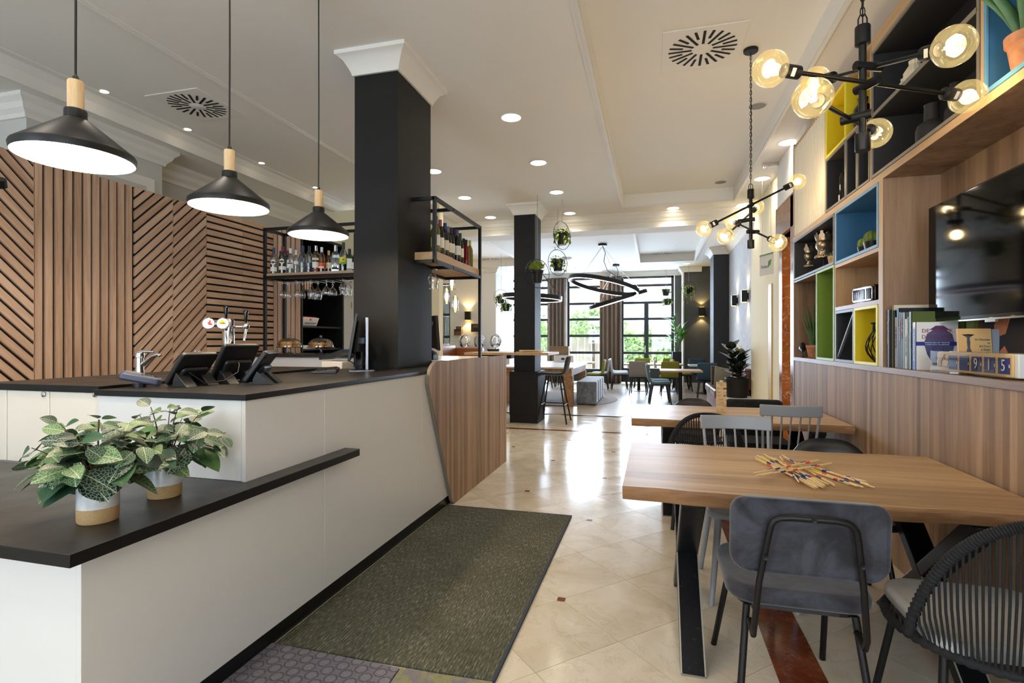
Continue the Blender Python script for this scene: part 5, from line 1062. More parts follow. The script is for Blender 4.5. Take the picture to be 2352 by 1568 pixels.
# ================================================================ WOODEN TABLES
def table(label, x0, x1, y0, y1, seed, zt=.76, th=.058):
    rng = random.Random(seed); n = 40; t = T('dining_table', label, 'table', ((x0 + x1) / 2, (y0 + y1) / 2, 0), 0, 'live edge tables along the wall')
    ph = [rng.uniform(0, 6) for _ in range(6)]
    wv = lambda q, s: .012 * math.sin(q * 4 + ph[0 + s]) + .006 * math.sin(q * 11 + ph[2 + s]) + .003 * math.sin(q * 31 + ph[4 + s])
    xs = [x0 + (x1 - x0) * k / n for k in range(n + 1)]; b = MB()
    rows = []   # cross-section points for each x: front bottom, front mid, front top, back top, back mid, back bottom
    for k, x in enumerate(xs):
        f = y0 + wv(x, 0); bk = y1 + wv(x, 1); thk = th * (1 + .10 * math.sin(x * 3 + ph[1]))
        rows.append([(x, f + .022, zt - thk), (x, f + .004 + .003 * math.sin(x * 40), zt - thk * .55), (x, f + .001, zt - .012), (x, f + .007, zt), (x, bk - .007, zt), (x, bk, zt - .012), (x, bk - .006, zt - thk * .6), (x, bk - .022, zt - thk)])
    m_ = 8
    for r_ in rows: b.v += [Vector(p) for p in r_]
    for k in range(n):
        for j in range(m_):
            b.f.append((k * m_ + j, (k + 1) * m_ + j, (k + 1) * m_ + (j + 1) % m_, k * m_ + (j + 1) % m_)); b.m.append(0 if j in (3, 7) else 1)
    b.f += [tuple(range(m_))[::-1], tuple(n * m_ + j for j in range(m_))]; b.m += [1, 1]
    b.build('table_top', ['acacia', 'acacia_edge'], t, w=True, smooth=30)
    for x in (x0 + .285, x1 - .22):
        lw, ld = .10, .055; za = zt - th - .008
        l = MB()
        for ya, yb in ((y0 + .07, y1 - .14), (y1 - .14, y0 + .07)):
            a = Vector((x, ya, .0)); b2 = Vector((x, yb, za)); d = (b2 - a); nrm = Vector((0, d.z, -d.y)).normalized(); hw = .028
            off = nrm * hw; k_ = hw / (d.normalized().z) if d.z else hw
            yv = .0 if ya < yb else .0015
            l.prism([(ya - k_, 0), (ya + k_, 0), (yb + k_, za), (yb - k_, za)], x - lw / 2 + yv, x + lw / 2 - yv, 'X')
        L = l.build('cross_leg', 'steel_leg', t, w=True, bevel=.004)
        MB().box(x - lw / 2, x + lw / 2, y0 + .05, y1 - .1, za, za + .008).build('mounting_plate', 'steel_leg', t, w=True)
        e = MB(); ya, yb = y0 + .07, y1 - .14; k_ = .028 * math.hypot(yb - ya, za) / za
        for sx in (-1, 1): e.bar((x + sx * (lw / 2 - .003), ya - k_ - .0008, .0), (x + sx * (lw / 2 - .003), (ya + yb) / 2 - k_ - .0008, za / 2), .006, .0016)
        e.bar((x - lw / 2, ya - k_ - .001, .004), (x + lw / 2, ya - k_ - .001, .004), .008, .0016); e.build('worn_edge', 'worn_edge', L, w=True)
    return t
table('live edge wooden table in front with scattered game sticks', -.125, 1.395, 2.245, 3.265, 4)
table('live edge wooden table behind with the stacked block tower', -.165, 1.395, 4.265, 5.245, 9)

# ================================================================ MIKADO STICKS
def stick(u0, v0, u1, v1, z0, z1, c, lab_):
    a = onZ(u0, v0, .7605 + z0); b = onZ(u1, v1, .7605 + z1); L = (b - a).length
    t = T('mikado_stick', lab_, 'game stick', a, 0, 'mikado sticks on the front table'); Mt = rot_to(b - a); r = .0034
    MB().lathe([(0, 0), (r * .9, L * .035), (r, L * .06), (r, L * .94), (r * .9, L * .965), (0, L)], 8, Mt).build('shaft', 'stick_wood', t, smooth=60)
    for p0, p1, mt in c: MB().lathe([(r + .0002, L * p0), (r + .0003, L * p0), (r + .0003, L * p1), (r + .0002, L * p1)], 8, Mt).build('colour_band', mt, t, smooth=60)
BR = [(.25, .32, 'stick_blue'), (.42, .48, 'stick_red'), (.72, .79, 'stick_red')]; RB = [(.24, .33, 'stick_red'), (.66, .75, 'stick_blue')]; YB_ = [(.1, .25, 'stick_yellow'), (.55, .63, 'stick_red'), (.66, .74, 'stick_blue')]; BB = [(.2, .28, 'stick_blue'), (.7, .78, 'stick_blue')]
cols = [BR, RB, YB_, BB, RB, BB]
rng = random.Random(5); kk = 0
# bundle lying from upper left to lower right
pa = [(1733, 1048), (1733, 1052), (1736, 1044), (1746, 1046), (1752, 1041), (1757, 1046), (1764, 1048), (1778, 1051), (1770, 1049), (1742, 1049), (1790, 1046), (1794, 1043), (1798, 1049)]
pb = [(1874, 1122), (1880, 1121), (1883, 1120), (1893, 1121), (1895, 1118), (1903, 1114), (1906, 1113), (1898, 1116), (1886, 1118), (1870, 1119), (1836, 1108), (1920, 1118), (1919, 1114)]
ordn = ['first', 'second', 'third', 'fourth', 'fifth', 'sixth', 'seventh', 'eighth', 'ninth', 'tenth', 'eleventh', 'twelfth', 'thirteenth']
for k, (a, b) in enumerate(zip(pa, pb)): stick(*a, *b, .0036 + .0066 * (k % 3), .0036 + .0066 * ((k + 1) % 3), cols[k % 6], '%s game stick of the middle bundle crossing the table' % ordn[k])
# bundle to the right
pa = [(1858, 1073), (1866, 1072), (1850, 1076), (1872, 1071), (1848, 1079), (1862, 1076), (1868, 1074), (1856, 1078)]
pb = [(1992, 1106), (1997, 1112), (1952, 1113), (2011, 1120), (1967, 1114), (1985, 1119), (1977, 1109), (1972, 1117)]
for k, (a, b) in enumerate(zip(pa, pb)): stick(*a, *b, .0036 + .0066 * (k % 2), .0036 + .0066 * (k % 2), [YB_, BB, RB, BB, YB_, RB, BB, YB_][k], '%s game stick of the bundle pointing to the right' % ordn[k])
# bundle on top, lying the other way
pa = [(1728, 1087), (1740, 1085), (1733, 1092), (1747, 1091), (1765, 1087), (1752, 1083)]
pb = [(1880, 1054), (1888, 1056), (1912, 1062), (1914, 1064), (1905, 1066), (1884, 1055)]
for k, (a, b) in enumerate(zip(pa, pb)): stick(*a, *b, .0215 + .006 * (k % 2), .0215 + .006 * (k % 2), [BB, BR, BB, BR, RB, BR][k], '%s game stick of the top bundle lying across the others' % ordn[k])

# ================================================================ BLOCK TOWER
tw = onZ(1658, 947, .76); bx, by, bz = .075, .025, .015
bme = {}; LAY = 'first second third fourth fifth sixth seventh eighth ninth tenth eleventh twelfth thirteenth fourteenth fifteenth sixteenth seventeenth'.split()
for k in range(17):
    for j in range(3):
        if k in (9, 13) and j == 2: continue
        o = MB().cb((0, 0, 0), (bx - .0006, by - .0006, bz - .0003)).mesh('wooden_block') if not bme else bme[0]
        if not bme: o.materials.append(M['block_wood']); bme[0] = o
        ob = bpy.data.objects.new('wooden_block', bme[0]); C.objects.link(ob)
        r90 = k % 2; rng2 = rng.uniform(-.0012, .0012)
        ob.location = tw + Vector(((j - 1) * by if r90 else rng2, .0375 + (rng2 if r90 else (j - 1) * by), bz * (k + .5) + .0005)); ob.rotation_euler = (0, 0, R(90) if r90 else 0)
        tag(ob, '%s wooden block in the %s layer from the bottom of the stacked tower' % ((('left', 'middle', 'right') if r90 else ('front', 'middle', 'back'))[j], LAY[k]), 'block', 'blocks of the wooden tower')
ob = bpy.data.objects.new('wooden_block', bme[0]); C.objects.link(ob); ob.location = tw + Vector((0, .03, bz * 17.5 + .001)); ob.rotation_euler = (0, 0, R(88)); tag(ob, 'single wooden block lying crosswise on top of the tower', 'block', 'blocks of the wooden tower')

# ================================================================ CHAIRS
def pad(x0, x1, y0, y1, z0, z1, r, crown_=.0):
    return MB().prism(rrect(x0, x1, y0, y1, r), z0, z1)
def leg(t, a, b, r0=.012, r1=None, mat='black_metal', name='leg', seg=10): return MB().tube([a, b], [r0, r1 or r0], seg).build(name, mat, t, smooth=60)
# velvet chair (front points to +Y, origin at seat centre on floor)
t = T('velvet_chair', 'dark grey velvet chair with black tube frame, back to the camera', 'chair', (.49, 2.19, 0), R(0))
MB().prism(rrect(-.235, .235, -.21, .24, .09), .455, .515).build('seat', 'grey_velvet', t, bevel=.022, seg=4)
MB().prism(rrect(-.20, .20, -.18, .21, .08), .435, .456).build('seat_shell', 'black_plastic', t)
def bk(i, j):
    pass
nb = 18; b = MB(); pol = rrect(-.238, .238, 0, .247, .055, 6)
for d_ in (0, 1):
    for x, z in pol: q = .035 * (x / .24) ** 2; b.v.append(Vector((x, -.265 + q - .02 * (z / .25) - d_ * .045, .60 + z - (.007 * math.cos(x / .24 * 3.1) if z > .18 else 0))))
n = len(pol); b.f = [tuple(range(n)), tuple(range(n, 2 * n))[::-1]] + [(i, n + i, n + (i + 1) % n, (i + 1) % n) for i in range(n)]; b.m = [0] * len(b.f)
bkr = b.build('backrest', 'grey_velvet', t, bevel=.018, seg=4)
yb = -.325
MB().tube([(-.165, -.20, .40), (-.165, -.27, .385), (-.165, -.285, .42), (-.152, -.30, .58), (-.128, yb, .745), (-.122, yb - .003, .775), (-.112, yb - .005, .792), (-.095, yb - .007, .802), (-.06, yb - .008, .806), (.06, yb - .008, .806), (.095, yb - .007, .802), (.112, yb - .005, .792), (.122, yb - .003, .775), (.128, yb, .745), (.152, -.30, .58), (.165, -.285, .42), (.165, -.27, .385), (.165, -.20, .40)], .0105, 12).build('back_frame', 'black_metal', t, smooth=60)
for x, z in ((0, .806), (-.138, .67), (.138, .67)): MB().lathe([(0, 0), (.008, 0), (.008, .004), (.003, .004), (0, .002)], 12, Matrix.Translation((x, yb - .018 + (0 if z > .8 else .012), z)) @ Matrix.Rotation(R(90), 4, 'X')).build('bolt', 'black_metal', t, smooth=40)
for a, b2 in (((-.18, .17, .44), (-.225, .35, 0)), ((.18, .17, .44), (.215, .35, 0)), ((-.17, -.17, .44), (-.215, -.26, 0)), ((.17, -.17, .44), (.215, -.26, 0))): leg(t, a, b2, .0125)
# rope armchair
def rope_chair(label, loc, rz, seg=46):
    t = T('rope_chair', label, 'chair', loc, rz, 'black rope armchairs'); n = 64
    def rim(q):   # q -1..1 round the back
        a = R(-90 + q * 68); w_ = max(0, 1 - abs(q) ** 2.4); return Vector((.30 * math.cos(a), .295 * math.sin(a) - .035 * w_ + .0, .415 + .445 * w_ ** .85))
    def low(q):
        a = R(-90 + q * 62); return Vector((.285 * math.cos(a), .285 * math.sin(a), .405))
    pts = [rim(-1 + 2 * k / 110) for k in range(111)]
    fine = []
    for i in range(110):
        for j in range(3): fine.append(pts[i].lerp(pts[i + 1], j / 3))
    MB().tube(fine, [.0165 + .0028 * math.sin(k * 2.1) for k in range(len(fine))], 10).build('rope_rim', 'rope_black', t, smooth=70)
    lo = [(.285 * math.cos(R(a)), .285 * math.sin(R(a)), .405) for a in range(0, 360, 2)]
    MB().tube(lo, [.0145 + .0025 * math.sin(k * 2.1) for k in range(len(lo))], 10, closed=True).build('seat_ring', 'rope_black', t, smooth=70)
    for k in range(seg):
        q = -.93 + 1.86 * k / (seg - 1); a = low(q); b = rim(q * .985); m_ = a.lerp(b, .5); m_ += Vector((m_.x, m_.y, 0)).normalized() * .012
        MB().tube([a, m_, b], .0042, 6).build('rope_strand', 'rope_black', t, smooth=70)
    MB().prism(rrect(-.25, .25, -.235, .25, .12), .408, .46).build('seat_cushion', 'cushion_grey', t, bevel=.02, seg=4)
    MB().prism(rrect(-.23, .23, -.21, .22, .12), .382, .405).build('seat_base', 'black_satin', t)
    for sx in (-1, 1):
        leg(t, (sx * .20, .17, .40), (sx * .25, .24, 0), .013); leg(t, (sx * .19, -.14, .40), (sx * .23, -.20, 0), .013)
    return t
rope_chair('black rope armchair with grey cushion at the front right', (1.085, 2.115, 0), R(0))
rope_chair('black rope armchair with rounded back between the two tables', (.365, 4.20, 0), R(0), 40)
# spindle chairs
def spindle_chair(label, loc, rz, cushion=None):
    t = T('spindle_chair', label, 'chair', loc, rz, 'grey spindle back chairs')
    b = MB().prism(rrect(-.215, .215, -.20, .21, .07), .43, .462).build('seat', 'grey_lacquer', t, bevel=.012, seg=3)
    pol = [(-.20, 0), (.20, 0), (.208, .02), (.205, .07), (.19, .078), (-.19, .078), (-.205, .07), (-.208, .02)]; m = MB()
    for d_ in (0, 1):
        for x, z in pol: m.v.append(Vector((x, -.30 - .02 * (1 - (x / .2) ** 2) + d_ * .022, .82 + z)))
    mm = []
    xs = [-.20 + .4 * k / 10 for k in range(11)]; m = MB()
    for x in xs:
        q = -.295 - .035 * (1 - (x / .2) ** 2); m.v += [Vector((x, q, .812)), Vector((x, q - .012, .89)), Vector((x, q + .012, .89)), Vector((x, q + .024, .812))]
    for k in range(10):
        for j in range(4): m.f.append((k * 4 + j, k * 4 + 4 + j, k * 4 + 4 + (j + 1) % 4, k * 4 + (j + 1) % 4))
    m.f += [(0, 1, 2, 3), (40, 43, 42, 41)]; m.m = [0] * len(m.f); m.build('top_rail', 'grey_lacquer', t, bevel=.006, smooth=30)
    for k in range(7):
        x = -.165 + .055 * k; q = -.285 - .035 * (1 - (x * 1.1 / .2) ** 2); r_ = .010 if k in (0, 6) else .0068
        MB().tube([(x * .98, -.165, .455), (x * 1.1, q, .825)], [r_, r_ * .9], 10).build('spindle', 'grey_lacquer', t, smooth=60)
    for a, b2 in (((-.16, .15, .44), (-.205, .215, 0)), ((.16, .15, .44), (.205, .215, 0)), ((-.16, -.14, .44), (-.205, -.24, 0)), ((.16, -.14, .44), (.205, -.24, 0))): leg(t, a, b2, .020, .013, 'grey_lacquer')
    t.scale = (1, 1, 1.03)
    if cushion: MB().prism(rrect(-.2, .2, -.17, .2, .07), .463, .50).build('seat_cushion', cushion, t, bevel=.015, seg=3)
    return t
spindle_chair('grey spindle back chair tucked under the front table, facing us', (.49, 3.13, 0), R(180 + 2))
spindle_chair('grey spindle back chair with dark cushion at the rear table', (.955, 4.40, 0), R(-3), 'cushion_dark')
# moulded shell chairs
def shell_chair(label, loc, rz):
    t = T('shell_chair', label, 'chair', loc, rz, 'black moulded shell chairs'); b = MB(); nu, nv = 21, 12
    def f(p, q):    # p around, q seat-to-back
        a = (p - .5) * 2
        if q < .5: k = q / .5; return (a * .22, .23 - .40 * k, .455 - .015 * (1 - a * a) + .01 * math.sin(k * 3.1))
        k = (q - .5) / .5; top = .80 - .25 * abs(a) ** 3.5; return (a * (.22 + .035 * k), -.17 - .11 * k + .10 * a * a * k, .455 - .015 * (1 - a * a) * (1 - k) + (top - .455) * k)
    b.grid(f, nu, nv); b.build('shell', 'black_shell', t, smooth=80, solid=.012)
    for sx in (-1, 1): leg(t, (sx * .16, .14, .44), (sx * .21, .24, 0), .012); leg(t, (sx * .15, -.13, .44), (sx * .2, -.22, 0), .012)
    MB().tube([(-.16, .14, .435), (-.15, -.13, .435), (.15, -.13, .435), (.16, .14, .435)], .010, 8, closed=True).build('seat_frame', 'black_metal', t, smooth=60)
    return t
shell_chair('black shell chair with curved back on the far side of the front table', (.96, 3.18, 0), R(180 - 4))
shell_chair('black shell chair with curved back behind the rear table', (.385, 5.26, 0), R(180))
t = T('upholstered_chair', 'dark upholstered chair with straight back behind the rear table', 'chair', (.93, 5.28, 0), R(180))
MB().prism(rrect(-.26, .26, .40, .81, .05), -.26, -.19, 'Y').build('backrest', 'dark_velvet', t, bevel=.02, seg=3); MB().prism(rrect(-.26, .26, -.2, .26, .06), .38, .47).build('seat', 'dark_velvet', t, bevel=.02, seg=3)
for a in ((-.2, .2), (.2, .2), (-.2, -.2), (.2, -.2)): leg(t, (a[0], a[1], .39), (a[0] * 1.1, a[1] * 1.1, 0), .014)
# ================================================================ LAMPS AND CEILING FITTINGS
def lamp_point(name, par, loc, watt, col, r=.03):
    l = bpy.data.lights.new(name, 'POINT'); l.energy = watt; l.color = col; l.shadow_soft_size = r
    o = bpy.data.objects.new(name, l); C.objects.link(o); o.location = loc; o.parent = par; return o
def lamp_spot(name, par, loc, watt, col, ang=130, r=.06, rot=(0, 0, 0), blend=.6):
    l = bpy.data.lights.new(name, 'SPOT'); l.energy = watt; l.color = col; l.spot_size = R(ang); l.spot_blend = blend; l.shadow_soft_size = r
    o = bpy.data.objects.new(name, l); C.objects.link(o); o.location = loc; o.rotation_euler = rot; o.parent = par; return o
# cone pendants over the counter
for (y, lab_) in ((1.50, 'nearest black cone pendant lamp over the desk plants'), (2.25, 'middle black cone pendant lamp over the order terminals'), (3.0, 'farthest black cone pendant lamp before the bottle rack')):
    x = -2.11; z = 2.057; t = T('pendant_lamp', lab_, 'pendant lamp', (x, y, ZC), 0, 'cone pendant lamps over the counter'); dz = z - ZC
    MB().lathe([(0, 0), (.05, 0), (.05, -.025), (0, -.026)], 20).build('ceiling_rose', 'black_satin', t, smooth=35)
    MB().tube([(0, 0, -.02), (.001, .001, dz * .5), (-.001, 0, dz + .31)], .0042, 8).build('cord', 'black_plastic', t, smooth=60)
    MB().lathe([(.005, .32), (.010, .31), (.011, .297), (0, .296)], 12, Matrix.Translation((0, 0, dz))).build('cord_grip', 'black_plastic', t, smooth=40)
    MB().lathe([(0, .296), (.024, .296), (.026, .292), (.026, .185), (0, .184)], 20, Matrix.Translation((0, 0, dz))).build('wooden_neck', 'oak_neck', t, smooth=40)
    MB().lathe([(.026, .187), (.034, .186), (.036, .182), (.036, .155), (.03, .150)], 24, Matrix.Translation((0, 0, dz))).build('collar', 'black_satin', t, smooth=40)
    MB().lathe_open([(.033, .156), (.040, .150), (.188, .030), (.191, .022), (.187, .0)], 48, Matrix.Translation((0, 0, dz))).build('shade', 'black_satin', t, smooth=40)
    MB().lathe_open([(.030, .150), (.038, .146), (.1855, .027), (.188, .021), (.1855, .0005)], 48, Matrix.Translation((0, 0, dz))).build('shade_lining', 'white_enamel', t, smooth=40)
    MB().lathe([(0, .15), (.014, .148), (.016, .11), (.0, .108)], 14, Matrix.Translation((0, 0, dz))).build('bulb_holder', 'black_plastic', t, smooth=40)
    MB().ball((0, 0, dz + .06), .030, 16, 10).build('bulb', 'bulb_glow', t, smooth=60)
    lamp_point('pendant_light', t, (0, 0, dz + .015), 12, WARM, .03)
# branch chandeliers with globe bulbs
def chandelier(label, x, y, zb, zt, arms, zc):
    t = T('chandelier', label, 'chandelier', (x, y, zc), 0, 'black branch chandeliers'); O = Vector((x, y, zc))
    MB().lathe([(0, 0), (.06, 0), (.06, -.018), (.055, -.024), (0, -.025)], 24).build('ceiling_rose', 'black_satin', t, smooth=35)
    ch = MB(); n = max(2, int((zc - .02 - zt - .05) / .030))
    for k in range(n):
        z = zc - .04 - k * .030; pts = []
        for j in range(10):
            a = 2 * math.pi * j / 10; pts.append((x + (.0085 * math.cos(a) if k % 2 else 0), y + (0 if k % 2 else .0085 * math.cos(a)), z + .021 * math.sin(a)))
        ch.tube(pts, .0022, 5, closed=True)
    ch.tube([(x, y, zc), (x + .004, y, (zc + zt) / 2), (x, y, zt)], .0025, 6)
    ch.build('chain', 'black_metal', t, w=True, smooth=60)
    MB().tube([(x - .016, y, zt + .005), (x - .016, y, zt + .03), (x - .009, y, zt + .047), (x + .009, y, zt + .047), (x + .016, y, zt + .03), (x + .016, y, zt + .005)], .003, 6).build('hanger_loop', 'black_metal', t, w=True, smooth=60)
    MB().lathe([(0, zt), (.026, zt), (.028, zt - .004), (.028, zt - .075), (.018, zt - .08), (0, zt - .08)], 20, Matrix.Translation((x, y, 0))).build('end_cap', 'black_satin', t, w=True, smooth=35)
    MB().lathe([(0, zb), (.026, zb), (.028, zb + .004), (.028, zb + .07), (.02, zb + .074), (0, zb + .074)], 20, Matrix.Translation((x, y, 0))).build('end_cap', 'black_satin', t, w=True, smooth=35)
    MB().tube([(x, y, zb + .05), (x, y, zt - .05)], .0142, 14).build('stem', 'black_satin', t, w=True, smooth=60)
    for A, B in arms:
        A, B = Vector(A), Vector(B); d = (B - A).normalized(); k = (Vector((x, y, 0)) - Vector((A.x, A.y, 0))).dot(Vector((d.x, d.y, 0))) / (d.x ** 2 + d.y ** 2); Pm = A + d * k
        S_ = Vector((x, y, Pm.z)); arm = MB().tube([A + d * .10, B - d * .10], .0086, 12).build('arm', 'black_satin', t, w=True, smooth=60)
        e = (Pm - S_); e = e.normalized() if e.length > .004 else Vector((-d.y, d.x, 0)).normalized()
        MB().tube([S_ - e * .032, Pm + e * .034], .018, 14).build('joint', 'black_satin', t, w=True, smooth=45)
        for P_, s_ in ((A, 1), (B, -1)):
            dd = d * s_
            MB().lathe([(0, 0), (.024, 0), (.0255, .003), (.0255, .068), (.014, .074), (0, .075)], 18, rot_to(dd, P_ + dd * .056)).build('bulb_socket', 'black_satin', t, w=True, smooth=40)
            sk = C.objects[-1]; n_ = (Vector((0, 0, H)) - P_); n_ = (n_ - dd * n_.dot(dd)).normalized(); MB().cb((0, 0, 0), (.016, .030, .0012), frame(P_ + dd * .085 + n_ * .0255, dd, n_.cross(dd))).build('sticker', 'label_white', sk, w=True)
            bu = MB().lathe_open([(.0001, -.068), (.024, -.0635), (.046, -.050), (.061, -.030), (.068, 0), (.064, .023), (.051, .041), (.032, .052), (.019, .064), (.0155, .075)], 24, rot_to(dd, P_)).build('bulb', 'amber_glass', t, w=True, smooth=70)
            fm = MB(); Mr = rot_to(dd, P_)
            for j in range(6):
                a = j * math.pi / 3; fm.tube([Mr @ Vector((.004 * math.cos(a), .004 * math.sin(a), .030)), Mr @ Vector((.018 * math.cos(a + .5), .018 * math.sin(a + .5), -.020))], .0032, 5)
            fm.build('filament', 'filament_glow', t, w=True); MB().tube([Mr @ Vector((0, 0, .06)), Mr @ Vector((0, 0, .034))], .006, 8).build('glass_stem', 'clear_glass', t, w=True)
            lamp_point('bulb_light', t, P_ - O, 1.7, WARM, .035)
    return t
chandelier('large black branch chandelier with globe bulbs over the front table', .83, 2.46, 2.148, 2.66,
           [(atD(2190, 106, 1.82), atD(1873, 188, 2.52)), (atD(1770, 158, 2.02), atD(2222, 222, 2.235)), (atD(1866, 225, 1.86), atD(2012, 306, 2.50))], ZC + .2)
chandelier('black branch chandelier with globe bulbs over the rear table', .81, 4.90, 2.165, 2.67,
           [(atD(1617, 525, 4.52), atD(1832, 417, 4.53)), (atD(1667, 542, 4.2), atD(1738, 476, 4.95)), (atD(1682, 508, 4.9), atD(1787, 557, 4.2))], ZC + .2)
# recessed downlights
def downlight(label, x, y, z, r=.10, watt=26, ang=125, group='recessed ceiling downlights', col=NEUT):
    t = T('downlight', label, 'downlight', (x, y, z), 0, group)
    MB().lathe_open([(r * 1.0, .002), (r * 1.16, -.002), (r * 1.14, -.006), (r * .98, -.005)], 28).build('trim_ring', 'white_enamel', t, smooth=40)
    MB().lathe([(0, -.003), (r, -.003), (r, -.001), (0, -.001)], 28).build('diffuser', 'downlight_glow', t)
    if watt: lamp_spot('downlight_lamp', t, (0, 0, -.03), watt, col, ang, r * .8, blend=.9)
rowA = ((-1.41, 5.24, 'first from the camera'), (-1.43, 6.66, 'second from the camera'), (-1.44, 8.05, 'third from the camera'), (-1.45, 9.44, 'last before the cross beam'))
for x, y, l_ in rowA: downlight('round ceiling downlight over the aisle, ' + l_, x, y, ZC)
for x, y, l_ in ((-2.88, 5.25, 'added unseen behind the charcoal column'), (-2.9, 2.45, 'added out of frame above the sink worktop'), (-2.9, 1.05, 'added out of frame above the low desk'), (-2.9, -.35, 'added out of frame in front of the low desk'), (-2.87, 6.63, 'beside the charcoal column'), (-2.92, 7.98, 'above the wine rack'), (-2.92, 9.37, 'left of the plinth column')): downlight('round ceiling downlight ' + l_, x, y, ZC)  # hidden and out-of-frame ones are added to light the slats and worktops
for x, y, l_ in ((1.51, 6.72, 'nearest the fluted panel'), (1.49, 8.13, 'in the middle of the right border'), (1.47, 9.6, 'in the far corner behind the chandelier'), (.335, 9.54, 'beyond the ceiling tray')): downlight('round ceiling downlight ' + l_, x, y, ZC)
downlight('round ceiling downlight behind the middle of the bottle rack', -4.1, 8.6, ZC)
# unseen downlights towards and behind the camera, added for their light
for y, l_ in ((2.5, 'above the olive rug'), (1.1, 'above the desk end'), (-.3, 'above the entrance mat'), (-1.7, 'next to the entrance glazing')):
    downlight('round ceiling downlight added out of frame ' + l_, -1.40, y, ZC, watt=20)
for y, l_ in ((3.72, 'first from the left edge'), (4.62, 'second from the left edge'), (5.74, 'third from the left edge'), (6.86, 'fourth from the left edge'), (8.0, 'last before the column')): downlight('small ceiling spot above the slatted wall, ' + l_, -4.88, y, ZC, .035, 16, 70, 'small spots above the slatted wall', WARM)
for (u_, v_, l_) in ((1373, 611, 'left of the far pair'), (1377, 622, 'lower of the far pair'), (1473, 609, 'right of the ring lamp'), (1474, 620, 'deepest near the garden doors'), (1577, 605, 'before the grey corner')):
    q = onZ(u_, v_, ZB); downlight('small far downlight in the dining ceiling, ' + l_, q.x, min(q.y, 16.9), ZB, .09, 14, 130, 'downlights of the dining ceiling')
# swirl air diffusers
def diffuser(label, x, y, z, s, far=False):
    t = T('air_diffuser', label, 'air vent', (x, y, z), 0, 'swirl air diffusers')
    MB().box(-s / 2, s / 2, -s / 2, s / 2, -.008, .0).build('plate', 'trim_paint', t, bevel=.003)
    for k in range(24 if not far else 12):
        a = 2 * math.pi * k / (24 if not far else 12); r1 = s * .42; r0 = s * (.13 if k % 2 == 0 else .25)
        Mt = Matrix.Rotation(a, 4, 'Z') @ Matrix.Rotation(R(12), 4, 'X')
        MB().box(r0, r1, -.010 * s / .6, .010 * s / .6, -.0105, -.006, Matrix.Rotation(a, 4, 'Z')).build('slot', 'dark_void', t)
    MB().lathe([(0, -.014), (s * .09, -.012), (s * .10, -.008), (0, -.008)], 24).build('hub', 'trim_paint', t, smooth=40)
diffuser('square swirl air diffuser in the ceiling tray near the chandelier', .405, 4.77, ZC + .2, .66)
diffuser('square swirl air diffuser in the ceiling over the bar', -4.30, 4.18, ZC, .60)
q = onZ(1520, 582, ZB + .2); diffuser('square swirl air diffuser in the far ceiling tray', q.x, q.y, ZB + .2, .62, True)
q = onZ(1127, 595, ZB + .2); diffuser('square swirl air diffuser in the tray over the buffet', q.x, q.y, ZB + .2, .62, True)
for u_, v_, l_ in ((1740, 243, 'round flush ceiling speaker beside the chandelier chain'), (1655, 418, 'round flush ceiling speaker at the far end of the tray')):
    q = onZ(u_, v_, ZC + .2); t = T('ceiling_speaker', l_, 'speaker', (q.x, q.y, ZC + .2), 0, 'flush ceiling speakers'); MB().lathe([(0, -.004), (.085, -.004), (.085, 0), (0, 0)], 28).build('grille', 'grille_grey', t); MB().lathe_open([(.085, 0), (.096, -.003), (.092, -.006), (.084, -.005)], 28).build('rim', 'trim_paint', t, smooth=40)
for u_, v_, z_, rz, l_ in ((1777, 374, ZC, 0, 'chrome emergency light beside the fluted panel'), (1254, 540, ZB, 0, 'chrome emergency light beyond the cross beam'), (1302, 592, ZB, 0, 'chrome emergency light deeper in the dining ceiling')):
    q = onZ(u_, v_, z_); t = T('emergency_light', l_, 'emergency light', (q.x, q.y, z_), R(rz), 'chrome emergency lights')
    MB().prism([(-.14, 0), (.14, 0), (.12, -.05), (-.12, -.05)], -.055, .055, 'Y').build('housing', 'chrome', t, bevel=.006); MB().box(-.10, .10, -.035, .035, -.058, -.05).build('lens', 'white_plastic', t); MB().lathe([(0, -.052), (.006, -.06), (0, -.061)], 8, Matrix.Translation((0, .045, 0))).build('indicator', 'ink_green', t)
for u_, v_, l_ in ((1275, 569, 'ceiling sprinkler head near the planters'), (1322, 615, 'ceiling sprinkler head left of the ring lamp')):
    q = onZ(u_, v_, ZB); t = T('sprinkler', l_, 'sprinkler', (q.x, q.y, ZB), 0, 'ceiling sprinklers'); MB().tube([(0, 0, 0), (0, 0, -.05)], .014, 8).build('stem', 'steel', t); MB().lathe([(0, -.05), (.04, -.05), (.04, -.054), (0, -.056)], 12).build('deflector', 'steel', t)
